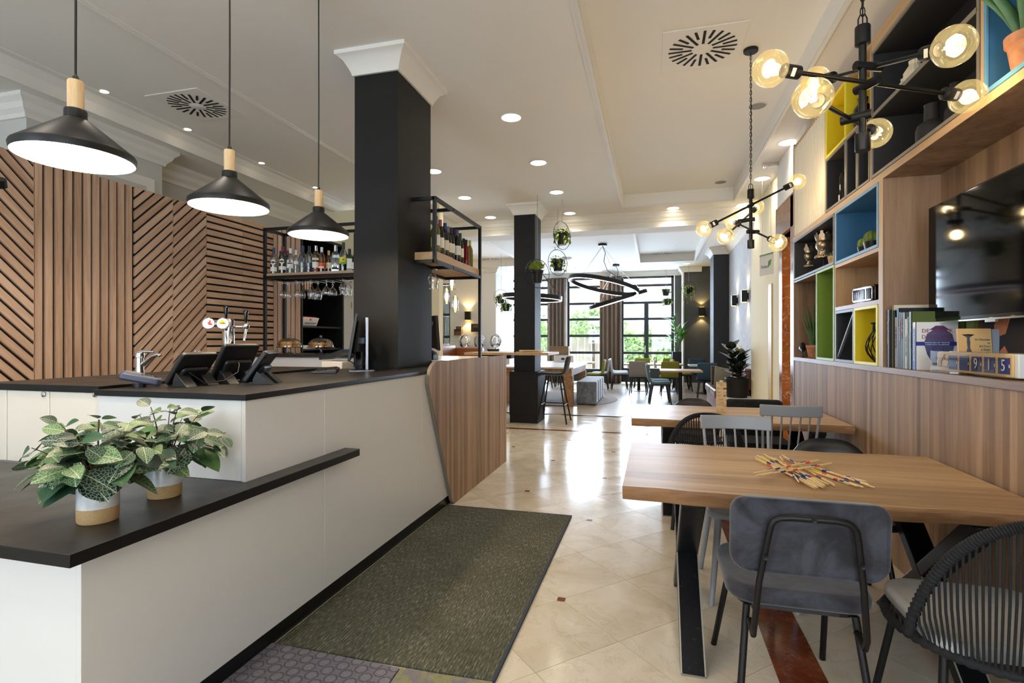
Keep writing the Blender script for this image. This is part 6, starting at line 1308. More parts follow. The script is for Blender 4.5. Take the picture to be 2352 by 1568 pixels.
# ring pendants in the dining area
def ring_lamp(label, c, R_, tilt, az, canopy, open_=0.0):
    t = T('ring_lamp', label, 'pendant lamp', canopy, 0, 'black LED ring pendants'); K = Vector(canopy); Mt = Matrix.Translation(Vector(c) - K) @ Matrix.Rotation(YAW + az, 4, 'Z') @ Matrix.Rotation(tilt, 4, 'Y') @ Matrix.Rotation(open_, 4, 'X')
    n = 64; b = MB(); b2 = MB(); sec = [(R_ - .022, .045), (R_ + .022, .045), (R_ + .022, -.045), (R_ - .022, -.045)]
    for k in range(n):
        a = 2 * math.pi * k / n
        for r, z in sec: b.v.append(Mt @ Vector((r * math.cos(a), r * math.sin(a), z)))
        for r, z in ((R_ - .018, -.046), (R_ + .018, -.046), (R_ + .018, -.051), (R_ - .018, -.051)): b2.v.append(Mt @ Vector((r * math.cos(a), r * math.sin(a), z)))
    for q in (b, b2):
        for k in range(n):
            for j in range(4): q.f.append((k * 4 + j, ((k + 1) % n) * 4 + j, ((k + 1) % n) * 4 + (j + 1) % 4, k * 4 + (j + 1) % 4)); q.m.append(0)
    b.build('ring_profile', 'black_satin', t, smooth=40); b2.build('led_strip', 'led_strip', t, smooth=40)
    MB().lathe([(0, 0), (.10, 0), (.10, -.05), (0, -.05)], 20).build('ceiling_rose', 'black_satin', t, smooth=35)
    for k in range(4):
        a = 2 * math.pi * (k + .5) / 4; MB().tube([(0, 0, -.05), Mt @ Vector((R_ * math.cos(a), R_ * math.sin(a), .045))], .003, 5).build('suspension_wire', 'steel', t)
    MB().tube([(0, 0, -.05), (.06, .02, -.2), (.03, 0, -.4), (.1, .05, -.6), Mt @ Vector((R_, 0, .045))], .008, 6).build('power_cord', 'black_plastic', t, smooth=60)
dR = 12.4
cR = atD(1386, 655, 12.2); ring_lamp('large tilted LED ring lamp in the dining area', cR, .80, R(13), R(0), onZ(1384, 560, ZB), R(-2.5))
cR = atD(1418, 688, 13.0); ring_lamp('lower LED ring lamp tilted the other way', cR, .72, R(-17), R(0), onZ(1415, 607, ZB))
cR = atD(1222, 683, 11.6); ring_lamp('flat LED ring lamp behind the plinth column', cR, .64, R(3), R(0), (cR.x, cR.y, ZB))
# wall sconces
def sconce(label, loc, rz, s=1.0, watt=5):
    t = T('wall_sconce', label, 'wall lamp', loc, rz, 'black up and down wall lamps')
    MB().box(-.055 * s, .055 * s, -.10 * s, -.02 * s, -.09 * s, .09 * s).build('housing', 'black_satin', t, bevel=.004); MB().box(-.03 * s, .03 * s, -.02 * s, 0, -.05 * s, .05 * s).build('wall_mount', 'black_satin', t)
    for sg in (-1, 1):
        MB().box(-.048 * s, .048 * s, -.093 * s, -.027 * s, sg * .0895 * s, sg * .0915 * s).build('light_opening', 'sconce_glow', t)
        lamp_spot('sconce_lamp', t, (0, -.055 * s, sg * .11 * s), watt, (1, .72, .32), 110, .02, (0 if sg < 0 else R(180), 0, 0), .5)
q = onY(1611, 716, 16.68); sconce('black up and down wall lamp on the dark grey wall', (q.x, 16.70, q.z), 0, 1.5, 9)
q = onX(1716, 680, 1.73); sconce('black up and down wall lamp on grey plaster, nearer one', (1.75, q.y, q.z), R(-90), 1.25, 6)
q = onX(1692, 690, 1.73); sconce('black up and down wall lamp on grey plaster, farther one', (1.75, q.y, q.z), R(-90), 1.25, 6)
q = onY(1076, 725, 15.58); sconce('black up and down wall lamp on the white buffet wall', (q.x, 15.60, q.z), 0, 1.5, 9)
# glass pendants over the buffet
for u_, v_, y, l_ in ((1046, 698, 13.0, 'clear glass capsule pendant nearest the rack post'), (1026, 680, 13.6, 'clear glass capsule pendant before the narrow window'), (1038, 648, 13.3, 'clear glass capsule pendant partly hidden by the wine rack')):
    q = onY(u_, v_, y); t = T('glass_pendant', l_, 'pendant lamp', (q.x, y, ZB + .2), 0, 'glass pendants over the buffet'); dz = q.z - ZB - .2
    MB().tube([(0, 0, 0), (0, 0, dz + .22)], .008, 6).build('cord', 'ink_gold', t)
    MB().lathe_open([(.02, .22), (.07, .18), (.085, .1), (.085, -.15), (.06, -.2), (.0001, -.215)], 18, Matrix.Translation((0, 0, dz))).build('glass_capsule', 'clear_glass', t, smooth=60)
    MB().lathe([(0, .10), (.04, .09), (.045, -.09), (0, -.10)], 14, Matrix.Translation((0, 0, dz))).build('lamp_core', 'lamp_glow', t, smooth=50)
    lamp_point('glass_pendant_light', t, (0, 0, dz - .26), 4, WARM, .05)
# ================================================================ DINING AREA FURNITURE
t = T('high_table', 'high wooden bar table wrapped around the plinth column', 'table', (-2.3, 8.8, 0))
MB().box(-3.05, -1.62, 8.30, 8.553, 1.14, 1.18).box(-3.05, -1.62, 9.17, 9.30, 1.14, 1.18).box(-3.05, -2.34, 8.553, 9.17, 1.14, 1.18).box(-1.84, -1.62, 8.553, 9.17, 1.14, 1.18).build('table_top', 'edge_oak', t, w=True)
MB().box(-2.9, -2.345, 8.7, 9.0, 1.07, 1.139).build('bracket', 'charcoal', t, w=True)
for k, (dx, dy, a, L, l_) in enumerate(((-1.97, 8.42, 3, .42, 'lowest wooden board in the pile on the high table'), (-1.93, 8.46, -6, .40, 'middle wooden board in the pile on the high table'), (-1.95, 8.40, 9, .34, 'top wooden board in the pile on the high table'))):
    o = MB().prism(rrect(-L / 2, L / 2, -.04, .04, .02), 0, .014).build('wooden_board', 'stick_wood', loc=(dx, dy, 1.181 + k * .0145)); o.rotation_euler = (0, 0, R(a)); tag(o, l_, 'board')
def bar_stool(label, loc, rz):
    t = T('bar_stool', label, 'bar stool', loc, rz, 'dark bar stools'); b = MB()
    prof = [(.24, .80), (.20, .815), (.0, .80), (-.14, .80), (-.20, .83), (-.235, .92), (-.26, 1.06), (-.275, 1.12)]   # x forward
    for (x, z) in prof: b.v += [Vector((x + (.03 * (abs(q) ** 2) if z > .85 else 0), q * (.21 if z < 1.1 else .17), z + (.025 * q * q if z < .85 else 0))) for q in [-1, -.75, -.4, 0, .4, .75, 1]]
    for i in range(len(prof) - 1):
        for j in range(6): b.f.append((i * 7 + j, i * 7 + 7 + j, i * 7 + 8 + j, i * 7 + 1 + j)); b.m.append(0)
    b.build('seat_shell', 'stool_fabric', t, smooth=80, solid=.035, sub=1)
    L = []
    for sx, sy in ((1, 1), (1, -1), (-1, 1), (-1, -1)): leg(t, (sx * .11, sy * .11, .79), (sx * .25, sy * .24, 0), .013)
    f = lambda sx, sy: (sx * (.11 + .14 * .62), sy * (.11 + .13 * .62), .30)
    for a, b2 in (((1, 1), (1, -1)), ((1, 1), (-1, 1)), ((1, -1), (-1, -1)), ((-1, 1), (-1, -1))): MB().tube([f(*a), f(*b2)], .009, 8).build('foot_rail', 'black_metal', t, smooth=60)
    return t
st = bar_stool('dark grey bar stool right of the plinth column', (-1.62, 8.82, 0), R(180))
copy_tree(st, (-3.32, 8.80, 0), 0, 'dark grey bar stool mostly hidden left of the plinth column')
# long game table with ottomans on a round rug
o = MB().lathe([(0, 0), (1.7, 0), (1.7, .008), (0, .008)], 64).build('round_rug', 'round_rug', loc=(-2.5, 12.45, .0005)); tag(o, 'large round grey rug under the long table', 'rug')
t = T('long_table', 'long rustic oak table with pale top beside the ottomans', 'table', (-2.4, 12.1, 0))
MB().box(-3.25, -1.60, 10.90, 13.35, .79, .825).build('table_top', 'stone_top', t, w=True, bevel=.004); MB().box(-3.22, -1.64, 10.95, 13.3, .64, .79).build('apron', 'rustic_oak', t, w=True)
for x in (-3.2, -1.80):
    for y in (10.94, 13.12): MB().box(x, x + .18, y, y + .18, .009, .64).build('leg', 'rustic_oak', t, w=True)
for k in range(4):
    t = T('ottoman', '%s grey velvet cube ottoman beside the long table' % ['nearest', 'second', 'third', 'farthest'][k], 'ottoman', (-1.37, 11.42 + k * .47, .0095), 0, 'grey velvet ottomans')
    MB().prism(rrect(-.21, .21, -.21, .21, .03), .02, .50).build('cushion_body', 'ottoman_velvet', t, bevel=.025, seg=3); MB().box(-.19, .19, -.19, .19, 0, .02).build('base', 'black_plastic', t)
# upholstered dining chairs (face +Y at rz 0)
def dining_chair(label, loc, rz, mat):
    t = T('dining_chair', label, 'chair', loc, rz, 'upholstered dining chairs'); b = MB()
    prof = [(.23, .45), (.2, .475), (.0, .465), (-.15, .46), (-.21, .49), (-.235, .56), (-.25, .68), (-.27, .83), (-.278, .86)]
    for (y, z) in prof: b.v += [Vector((q * (.235 if z < .5 else .225 - .02 * (z > .84)), y, z)) for q in [-1, -.8, -.4, 0, .4, .8, 1]]
    for i in range(len(prof) - 1):
        for j in range(6): b.f.append((i * 7 + j, i * 7 + 7 + j, i * 7 + 8 + j, i * 7 + 1 + j)); b.m.append(0)
    b.build('seat_shell', mat, t, smooth=80, solid=.055, sub=1)
    MB().box(-.19, .19, -.17, .18, .41, .435).build('seat_frame', 'black_satin', t)
    for sx, sy in ((1, 1), (-1, 1), (1, -1), (-1, -1)): MB().tube([(sx * .17, sy * .16, .43), (sx * .215, sy * .225, 0)], [.030, .017], 4).build('leg', 'black_satin', t)
    return t
def ped_table(label, loc, sx, sy, mat='shelf_oak', zt=.75, rnd=False):
    t = T('pedestal_table', label, 'table', loc, 0, 'pedestal dining tables')
    MB().box(-sx / 2, sx / 2, -sy / 2, sy / 2, zt - .035, zt).build('table_top', mat, t, bevel=.003); MB().tube([(0, 0, .02), (0, 0, zt - .035)], .04, 14).build('column', 'black_metal', t, smooth=60)
    MB().lathe([(0, 0), (.26, 0), (.25, .012), (.06, .035), (.04, .06), (0, .06)], 24).build('base', 'black_metal', t, smooth=40); return t
ped_table('wooden pedestal table in front, beside the teal chair', (.57, 11.95, 0), .86, .78)
dining_chair('teal chair seen from the side at the front pedestal table', (.14, 11.95, 0), R(-86), 'chair_teal')
dining_chair('second teal chair just behind the first one', (.13, 12.6, 0), R(-88), 'chair_teal')
dining_chair('taupe chair with its back to us near the curtain', (-.36, 14.05, 0), R(-4), 'chair_taupe')
dining_chair('pale chair seen from the side next to the curtain', (-.92, 15.2, 0), R(-82), 'chair_pale')
dining_chair('second pale chair behind the first beside the curtain', (-.95, 15.9, 0), R(-85), 'chair_pale')
dining_chair('olive chair with its back to us behind the front table', (.40, 14.0, 0), R(3), 'chair_olive')
dining_chair('olive chair behind the taupe chair', (-.32, 15.95, 0), R(178), 'chair_olive')
dining_chair('olive chair at the garden doors behind the olive chair in front', (.50, 16.0, 0), R(180), 'chair_olive')
dining_chair('dark blue chair with its back to us by the dark column', (1.24, 13.35, 0), R(-3), 'chair_blue')
dining_chair('dark blue chair facing us at the table by the grey wall', (1.22, 15.9, 0), R(180), 'chair_blue')
dining_chair('olive chair seen from the side by the white edge strip', (.78, 15.35, 0), R(-80), 'chair_olive')
ped_table('pedestal table between taupe and pale chairs', (-.38, 14.95, 0), .8, .8); ped_table('pedestal table behind the olive chair', (.42, 15.0, 0), .7, .8); ped_table('pedestal table by the grey corner wall', (1.30, 14.6, 0), .8, .75, 'stone_top')
# left group at the window
ped_table('table with the white box before the garden window', (-2.35, 14.9, 0), 1.5, .8, 'shelf_oak', .78)
for x, y, rz, m_, l_ in ((-1.55, 14.6, 88, 'chair_olive', 'olive chair seen from the side right of the white box'), (-1.45, 15.15, 92, 'chair_pale', 'pale blue chair behind the olive one near the curtain'), (-3.22, 14.6, -86, 'chair_olive', 'olive chair left of the white box'), (-3.05, 15.3, -90, 'chair_teal', 'teal chair left of the white box'), (-2.6, 15.8, 180, 'chair_olive', 'olive chair behind the white box')): dining_chair(l_, (x, y, 0), R(rz), m_)
t = T('white_box', 'white carton with blue oval mark on the window table', 'box', (-2.42, 14.8, .781))
MB().box(-.28, .28, -.16, .16, 0, .19).build('carton', 'white_plastic', t, bevel=.004); MB().lathe([(0, 0), (.055, 0), (.055, .004), (0, .004)], 20, Matrix.Translation((-.02, -.161, .09)) @ Matrix.Rotation(R(90), 4, 'X') @ Matrix.Diagonal((1, .6, 1, 1))).build('oval_mark', 'ink_navy', t)
t = T('wooden_crate', 'small wooden crate standing on the white carton', 'crate', (-2.55, 14.82, .972))
for k in range(3): MB().box(-.26, .26, -.15, -.135, .002 + k * .085, .08 + k * .085).build('slat', 'crate_wood', t); MB().box(.245, .26, -.135, .15, .002 + k * .085, .08 + k * .085).build('slat', 'crate_wood', t); MB().box(-.26, -.245, -.135, .15, .002 + k * .085, .08 + k * .085).build('slat', 'crate_wood', t)
MB().box(-.26, .26, .135, .15, .002, .25).box(-.25, .25, -.14, .14, 0, .012).build('crate_body', 'crate_wood', t)
# leather bench with cushion and rubber plant
t = T('leather_bench', 'brown leather wall bench along the grey plaster wall', 'bench', (1.4, 11.3, 0))
for k in range(2): MB().prism(rrect(1.10, 1.72, 10.42 + k * .95, 11.35 + k * .95, .05), .30, .46).build('seat_pad', 'bench_leather', t, w=True, bevel=.04, seg=3)
MB().box(1.14, 1.72, 10.42, 12.3, .0, .30).build('plinth', 'tan_leather', t, w=True); MB().box(1.62, 1.74, 10.42, 12.3, .46, .86).build('backrest', 'bench_leather', t, w=True, bevel=.03)
def cushion(label, loc, rot, mat, s=.40):
    t = T('cushion', label, 'cushion', loc); t.rotation_euler = rot; b = MB(); n = 9
    for sg in (1, -1):
        b.grid(lambda p, q, sg=sg: ((p - .5) * s, sg * .075 * (math.sin(math.pi * p) * math.sin(math.pi * q)) ** .45, (q - .5) * s + s / 2), n, n)
    b.build('cover', mat, t, smooth=70); MB().tube([(-s / 2, 0, 0), (-s / 2, 0, s), (s / 2, 0, s), (s / 2, 0, 0)], .005, 6, closed=True).build('piping', 'ink_gold', t)
cushion('striped knit cushion with yellow piping on the leather bench', (1.33, 10.95, .465), (R(-18), R(12), R(18)), 'knit_cushion')
cushion('dark cushion behind the striped one on the bench', (1.30, 11.25, .465), (R(-18), R(10), R(24)), 'cushion_dark')
o = MB().prism(rrect(1.22, 1.73, 9.82, 10.38, .03), 0, .37).build('plant_stand', 'white_enamel', w=True, loc=(1.5, 10.1, 0), bevel=.01); tag(o, 'white low stand under the rubber plant', 'plant stand')
def leaf_mesh(name, L, wd, mat, fold=.15, curve=.25, n=8, tip=1.6):
    b = MB()
    for i in range(n + 1):
        q = i / n; w_ = wd * math.sin(math.pi * q ** (1 / tip)) ** .8 if 0 < q < 1 else .0008
        z = -curve * L * q * q
        for s_ in (-1, -.5, 0, .5, 1): b.v.append(Vector((L * q, s_ * w_, z + fold * abs(s_) * w_)))
    for i in range(n):
        for j in range(4): b.f.append((i * 5 + j, i * 5 + 5 + j, i * 5 + 6 + j, i * 5 + 1 + j)); b.m.append(0)
    me = b.mesh(name, 80, fix=False); me.materials.append(M[mat]); return me
def put_leaf(me, par, p, d, up, s=1.0, name='leaf'):
    d = Vector(d).normalized(); up = Vector(up); y = up.cross(d)
    if y.length < 1e-4: y = d.orthogonal()
    y.normalize(); z = d.cross(y); o = bpy.data.objects.new(name, me); C.objects.link(o); o.parent = par
    o.matrix_local = Matrix(((d.x * s, y.x * s, z.x * s, p[0]), (d.y * s, y.y * s, z.y * s, p[1]), (d.z * s, y.z * s, z.z * s, p[2]), (0, 0, 0, 1))); return o
t = T('rubber_plant', 'rubber plant with dark glossy leaves in a black fabric pot', 'potted plant', (1.44, 10.1, .371))
MB().lathe([(0, 0), (.17, 0), (.20, .30), (.205, .33), (.19, .35), (.18, .30), (0, .29)], 24).build('pot', 'charcoal', t, smooth=40)
rl = leaf_mesh('leaf', .28, .085, 'rubber_leaf', .12, .18); rng = random.Random(21)
for k, (dx, dy, h) in enumerate(((-.06, 0, .88), (.05, .03, .75), (0, -.06, .62))):
    MB().tube([(dx, dy, .28), (dx * 1.6, dy * 1.6, h)], [.011, .006], 8).build('stem', 'stem_brown', t, smooth=60)
    for j in range(17):
        q = .18 + .82 * j / 16; a = j * 2.4 + k; p = Vector((dx, dy, .28)).lerp(Vector((dx * 1.6, dy * 1.6, h)), q); e = .25 + .75 * q + rng.uniform(-.15, .15)
        put_leaf(rl, t, p, (math.cos(a), math.sin(a), e), (0, 0, 1), rng.uniform(.75, 1.05))
# palm in a tall planter
t = T('potted_palm', 'bright green palm in a tall black planter by the garden doors', 'potted plant', (.68, 16.35, 0))
MB().prism(rrect(-.13, .13, -.13, .13, .03), 0, 1.06).build('planter', 'charcoal_paint', t, bevel=.01)
pl = leaf_mesh('leaf', .5, .05, 'palm_leaf', .2, .45); rng = random.Random(8)
for k in range(9):
    a = k * 2.4; L = rng.uniform(.35, 1.0); tip_ = Vector((math.cos(a) * .16, math.sin(a) * .16, 1.06 + L)); MB().tube([(0, 0, 1.0), tip_], [.009, .005], 6).build('stem', 'reed', t)
    for j in range(5): b = a + (j - 2) * .55; put_leaf(pl, t, Vector((0, 0, 1.0)).lerp(tip_, .6 + .1 * j), (math.cos(b) - .5, math.sin(b) - .4, 1.3), (0, 0, 1), rng.uniform(.5, .9))
# curtains
def curtain(label, x0, x1, y, seed):
    t = T('curtain', label, 'curtain', ((x0 + x1) / 2, y, 0), 0, 'taupe floor length curtains'); rng = random.Random(seed); b = MB(); n = 60; ph = rng.uniform(0, 6)
    for i in range(n + 1):
        q = i / n; x = x0 + (x1 - x0) * q; yy = y + .07 * math.sin(q * 6.28 * 5 + ph) + .02 * math.sin(q * 17 + ph)
        for z in (.02, 1.2, 2.4, 3.42): b.v.append(Vector((x, yy + .012 * math.sin(z * 2 + q * 9), z)))
    for i in range(n):
        for j in range(3): b.f.append((i * 4 + j, i * 4 + 4 + j, i * 4 + 5 + j, i * 4 + 1 + j)); b.m.append(0)
    b.build('drape', 'curtain_fabric', t, w=True, smooth=80, solid=.006); MB().tube([(x0 - .03, y, 3.435), (x1 + .03, y, 3.435)], .012, 8).build('curtain_rail', 'black_metal', t, w=True)
curtain('taupe curtain left of the middle garden window', -3.40, -2.77, 17.22, 1); curtain('taupe curtain between middle window and garden doors', -1.66, -.98, 17.22, 2)
# hanging hoop planters
tl_me = leaf_mesh('leaf', .045, .014, 'trailing_leaf', .1, .3, 4); gr_me = leaf_mesh('leaf', .06, .011, 'grass_leaf', .1, .2, 4)
def hoop_planter(label, u_, v_, dep, zc, kind, seed, hr=.225, twist=40, pot=.095):
    p = atD(u_, v_, dep); rng = random.Random(seed); t = T('hanging_planter', label, 'hanging planter', (p.x, p.y, zc), 0, 'black hoop planters'); dz = p.z - zc; Rz = Matrix.Translation((0, 0, dz)) @ Matrix.Rotation(R(twist) + YAW, 4, 'Z')
    MB().tube([Rz @ Vector((hr * math.cos(2 * math.pi * k / 40), 0, hr * math.sin(2 * math.pi * k / 40))) for k in range(40)], .005, 6, closed=True).tube([Rz @ Vector((-hr, 0, 0)), Rz @ Vector((hr, 0, 0))], .004, 6).build('hoop', 'black_metal', t, smooth=60)
    MB().tube([(0, 0, 0), (0, 0, dz + hr)], .0035, 6).build('hanging_wire', 'steel_brushed', t)
    MB().lathe([(0, -.15), (pot * .72, -.15), (pot * .95, .01), (pot * 1.05, .012), (pot * 1.06, .05), (pot * .95, .05), (pot * .9, .03), (0, .03)], 20, Matrix.Translation((0, 0, dz))).build('pot', 'black_satin', t, smooth=40)
    b = MB(); me = tl_me if kind != 'bush' else gr_me; n = {'bush': 170, 'trail': 220, 'long': 260, 'dark': 140}[kind]
    for k in range(n):
        a = rng.uniform(0, 6.283); 
        if kind == 'bush': e = rng.uniform(0, 1.4); rr = pot * 1.15; o_ = Vector((math.cos(a) * math.cos(e) * rr, math.sin(a) * math.cos(e) * rr, .04 + math.sin(e) * rr * .9)); d = o_ + Vector((0, 0, .03))
        else:
            h_ = rng.random(); drop = {'trail': .22, 'long': .50, 'dark': .14}[kind]; strand = rng.randint(0, 6); sa = strand * 1.05 + seed
            if h_ < .5: o_ = Vector((math.cos(a) * pot * rng.uniform(.2, 1.3), math.sin(a) * pot * rng.uniform(.2, 1.3), rng.uniform(.02, .09))); d = Vector((math.cos(a), math.sin(a), rng.uniform(-.4, .8)))
            else: q = rng.random() * (.4 + .6 * ((strand * 37) % 10) / 10); o_ = Vector((math.cos(sa) * pot * (1.15 + .2 * q) + rng.uniform(-.015, .015), math.sin(sa) * pot * 1.15 + rng.uniform(-.015, .015), .05 - drop * q)); d = Vector((math.cos(a), math.sin(a), -1.0))
        d.normalize(); y = Vector((0, 0, 1)).cross(d); y = y.normalized() if y.length > .01 else Vector((1, 0, 0)); z = d.cross(y); s_ = rng.uniform(.7, 1.3) * 1.1
        Mt = Matrix(((d.x * s_, y.x * s_, z.x * s_, o_.x), (d.y * s_, y.y * s_, z.y * s_, o_.y), (d.z * s_, y.z * s_, z.z * s_, o_.z + dz), (0, 0, 0, 1)))
        b.add([vv.co for vv in me.vertices], [tuple(pp.vertices) for pp in me.polygons], Mt)
    f = b.mesh('foliage', 80, fix=False); obj('foliage', f, 'trailing_leaf' if kind != 'bush' else 'grass_leaf', t, kind='stuff')
hoop_planter('hoop planter with trailing plant hanging highest by the column', 1291, 541, 8.55, ZC, 'trail', 1, twist=48); hoop_planter('hoop planter hanging in the middle with vine over its rim', 1281, 603, 9.2, ZC, 'trail', 2, twist=38); hoop_planter('hoop planter with grassy tuft in front of the plinth column', 1234, 628, 8.30, ZC, 'bush', 3, twist=30)
hoop_planter('hoop planter with long vines before the grey corner wall', 1582, 663, 15.4, ZB, 'long', 4, .21, 0, .11); hoop_planter('upper planter hanging at the garden doors', 1529, 668, 16.3, ZB, 'dark', 5, .16, 80, .12); hoop_planter('lower planter hanging at the garden doors', 1532, 690, 16.6, ZB, 'trail', 6, .14, 80, .12)
hoop_planter('hoop planter hanging at the pale pier left of the column', 1151, 684, 14.6, ZB + .2, 'long', 7, .23, 30, .12); hoop_planter('lower hoop planter beside the pale pier', 1163, 702, 14.9, ZB, 'trail', 8, .20, 70, .12)
# ---- breakfast buffet
t = T('buffet_counter', 'breakfast buffet counter carrying the chafing dishes', 'counter', (-5.3, 14.8, 0)); MB().box(-6.6, -3.9, 14.3, 15.2, .0, .93).build('carcass', 'white_plastic', t, w=True); MB().box(-6.65, -3.85, 14.25, 15.25, .93, .97).build('worktop', 'charcoal', t, w=True)
for u_, l_ in ((1062, 'left'), (1096, 'middle'), (1134, 'right')):
    q = onY(u_, 800, 14.7); t = T('chafing_dish', '%s round steel chafing dish with its lid raised' % l_, 'chafing dish', (q.x, 14.7, .971), 0, 'chafing dishes on the buffet'); t.scale = (.84, .84, 1.0)
    MB().lathe([(0, .08), (.20, .08), (.235, .16), (.25, .165), (.25, .18), (.22, .18), (0, .16)], 28).build('pan', 'chrome', t, smooth=40); MB().lathe([(0, 0), (.18, 0), (.17, .05), (.20, .08), (0, .08)], 8).build('stand', 'black_satin', t)
    Mt = Matrix.Translation((0, .22, .40)) @ Matrix.Rotation(R(82), 4, 'X'); L = MB().lathe_open([(.105, .06), (.13, .055), (.17, .04), (.20, .015), (.21, .0)], 32, Mt).build('lid', 'chrome', t, smooth=60); MB().lathe([(0, .052), (.105, .055), (.105, .06), (0, .058)], 28, Mt).build('lid_window', 'clear_glass', L)
    MB().box(-.04, .04, .20, .26, .17, .22).build('hinge', 'chrome', t)
q = onY(1055, 757, 15.58); t = T('display_box', 'wooden display box with black sign on the buffet wall', 'display box', (q.x, 15.56, q.z - .12)); MB().box(-.12, .12, -.14, .0, -.06, -.045).box(-.12, .12, -.14, 0, .12, .135).box(-.12, -.105, -.14, 0, -.045, .12).box(.105, .12, -.14, 0, -.045, .12).box(-.12, .12, -.01, 0, -.045, .12).build('box_body', 'crate_wood', t); MB().box(-.08, .08, -.06, -.04, .137, .22).build('sign', 'black_plastic', t); MB().box(-.06, .06, -.062, -.06, .16, .19).build('sign_text', 'grey_plastic', t)
q = onY(1096, 749, 15.58); t = T('display_box', 'wooden display box partly behind the rack post', 'display box', (q.x, 15.56, q.z - .06)); MB().box(-.15, .15, -.14, .0, -.12, -.105).box(-.15, .15, -.14, 0, .12, .135).box(-.15, -.135, -.14, 0, -.105, .12).box(.135, .15, -.14, 0, -.105, .12).box(-.15, .15, -.01, 0, -.105, .12).build('box_body', 'crate_wood', t); MB().box(-.09, .1, -.1, -.08, -.10, .02).build('sign', 'black_plastic', t)
t = T('reed_plant', 'tall bundle of green reeds standing in the narrow window', 'potted plant', (-6.40, 15.3, .971)); rng = random.Random(3)
for k in range(34): a = rng.uniform(0, 6.28); r_ = rng.uniform(0, .09); MB().tube([(r_ * math.cos(a), r_ * math.sin(a), 0), (r_ * 2.2 * math.cos(a) + rng.uniform(-.03, .03), r_ * math.sin(a), rng.uniform(.9, 1.35))], [.009, .005], 5).build('reed', 'reed', t)
MB().lathe([(.11, .28), (.115, .28), (.115, .32), (.11, .32)], 18).build('band', 'stick_wood', t)
t = T('potted_plant', 'small green plant in a white pot on the window sill', 'potted plant', (-6.58, 15.15, .971)); MB().lathe([(0, 0), (.07, 0), (.09, .16), (.08, .16), (0, .14)], 16).build('pot', 'white_enamel', t, smooth=40)
for k in range(20): a = k * 2.4; put_leaf(gr_me, t, (0, 0, .15), (math.cos(a), math.sin(a), 1.5), (0, 0, 1), 2.2 + .3 * (k % 3))
t = T('leather_booth', 'tan leather booth back seen over the far end of the counter', 'booth', (-3.8, 9.95, 0)); MB().prism(rrect(-4.6, -3.28, 9.95, 10.10, .02), 0, 1.24).build('booth_back', 'tan_leather', t, w=True, bevel=.02); MB().prism(rrect(-3.98, -3.82, 9.0, 9.94, .06), 0, 1.30).build('booth_side', 'tan_leather', t, w=True, bevel=.03)
q = onY(1008, 713, 13.98)
for k, (du, l_) in enumerate(((0, 'light phone shaped icon sticker on the dark partition'), (-9, 'smaller light icon sticker on the dark partition'))):
    q = onY(1008 + du, 713 + (2 if k else 0), 13.985); t = T('icon_sticker', l_, 'sticker', (q.x, 13.995, q.z)); MB().tube([(-.05, 0, -.1), (.05, 0, -.1), (.05, 0, .1), (-.05, 0, .1)], .006, 4, closed=True).build('outline', 'ink_white', t); MB().box(-.025, .025, -.004, .0, -.03, .04).build('mark', 'ink_white', t)
# hanging toilet sign by the cream wall
q = onX(1773, 605, 1.62); t = T('hanging_sign', 'white sign with green leaf hanging by the cream wall', 'sign', (1.55, q.y, q.z), R(-68)); MB().box(-.16, .16, -.004, .004, -.16, .14).build('panel', 'ink_white', t); MB().box(-.16, .16, -.0055, -.004, .12, .14).build('green_edge', 'ink_green', t); MB().prism([(.04, -.06), (.10, -.02), (.12, .05), (.05, .03)], -.006, -.004, 'Y').build('leaf_mark', 'ink_green', t)
text_obj('Toilets', 'sign_text', 'ink_teal', .06, t, frame((-.04, -.006, -.04), (1, 0, 0), (0, 0, 1)))
for dx in (-.1, .1): MB().tube([(dx, 0, .14), (dx, 0, ZC - q.z)], .0025, 5).build('wire', 'steel', t)
# ================================================================ GARDEN BEYOND THE GLASS
o = MB().box(-30, 20, 19, 60, -.3, -.12).build('ground_terrace', 'stone_top'); o['kind'] = 'structure'; o['label'] = 'pale terrace ground outside the garden doors'; o['category'] = 'ground'
t = T('garden_fence', 'pale wooden fence at the end of the garden', 'fence', (-4, 25, -.12))
for k in range(70): x = -14 + k * .32; MB().box(x, x + .30, 25, 25.04, -.12, 2.1 + .02 * (k % 3)).build('board', 'fence_wood', t, w=True)
hl = leaf_mesh('leaf', .16, .06, 'hedge_leaf', .1, .2, 3)
def bush(label, c, rx, rz_, n, seed):
    t = T('garden_shrub', label, 'shrub', (c[0], c[1], -.12)); rng = random.Random(seed); b = MB()
    for k in range(n):
        a = rng.uniform(0, 6.28); e = rng.uniform(-.3, 1.57); r_ = rng.uniform(.55, 1.05); o_ = Vector((math.cos(a) * math.cos(e) * rx * r_, math.sin(a) * math.cos(e) * rx * .6 * r_, c[2] + math.sin(e) * rz_ * r_)); d = Vector((rng.uniform(-1, 1), rng.uniform(-1, 1), rng.uniform(-.6, .8))).normalized(); y = d.orthogonal().normalized(); z = d.cross(y); s_ = rng.uniform(.7, 1.5)
        Mt = Matrix(((d.x * s_, y.x * s_, z.x * s_, o_.x), (d.y * s_, y.y * s_, z.y * s_, o_.y), (d.z * s_, y.z * s_, z.z * s_, o_.z), (0, 0, 0, 1))); b.add([vv.co for vv in hl.vertices], [tuple(pp.vertices) for pp in hl.polygons], Mt)
    obj('foliage', b.mesh('foliage', None, fix=False), 'hedge_leaf', t, kind='stuff'); MB().tube([(0, 0, 0), (0, 0, c[2] + .2)], .06, 6).build('trunk', 'stem_brown', t)
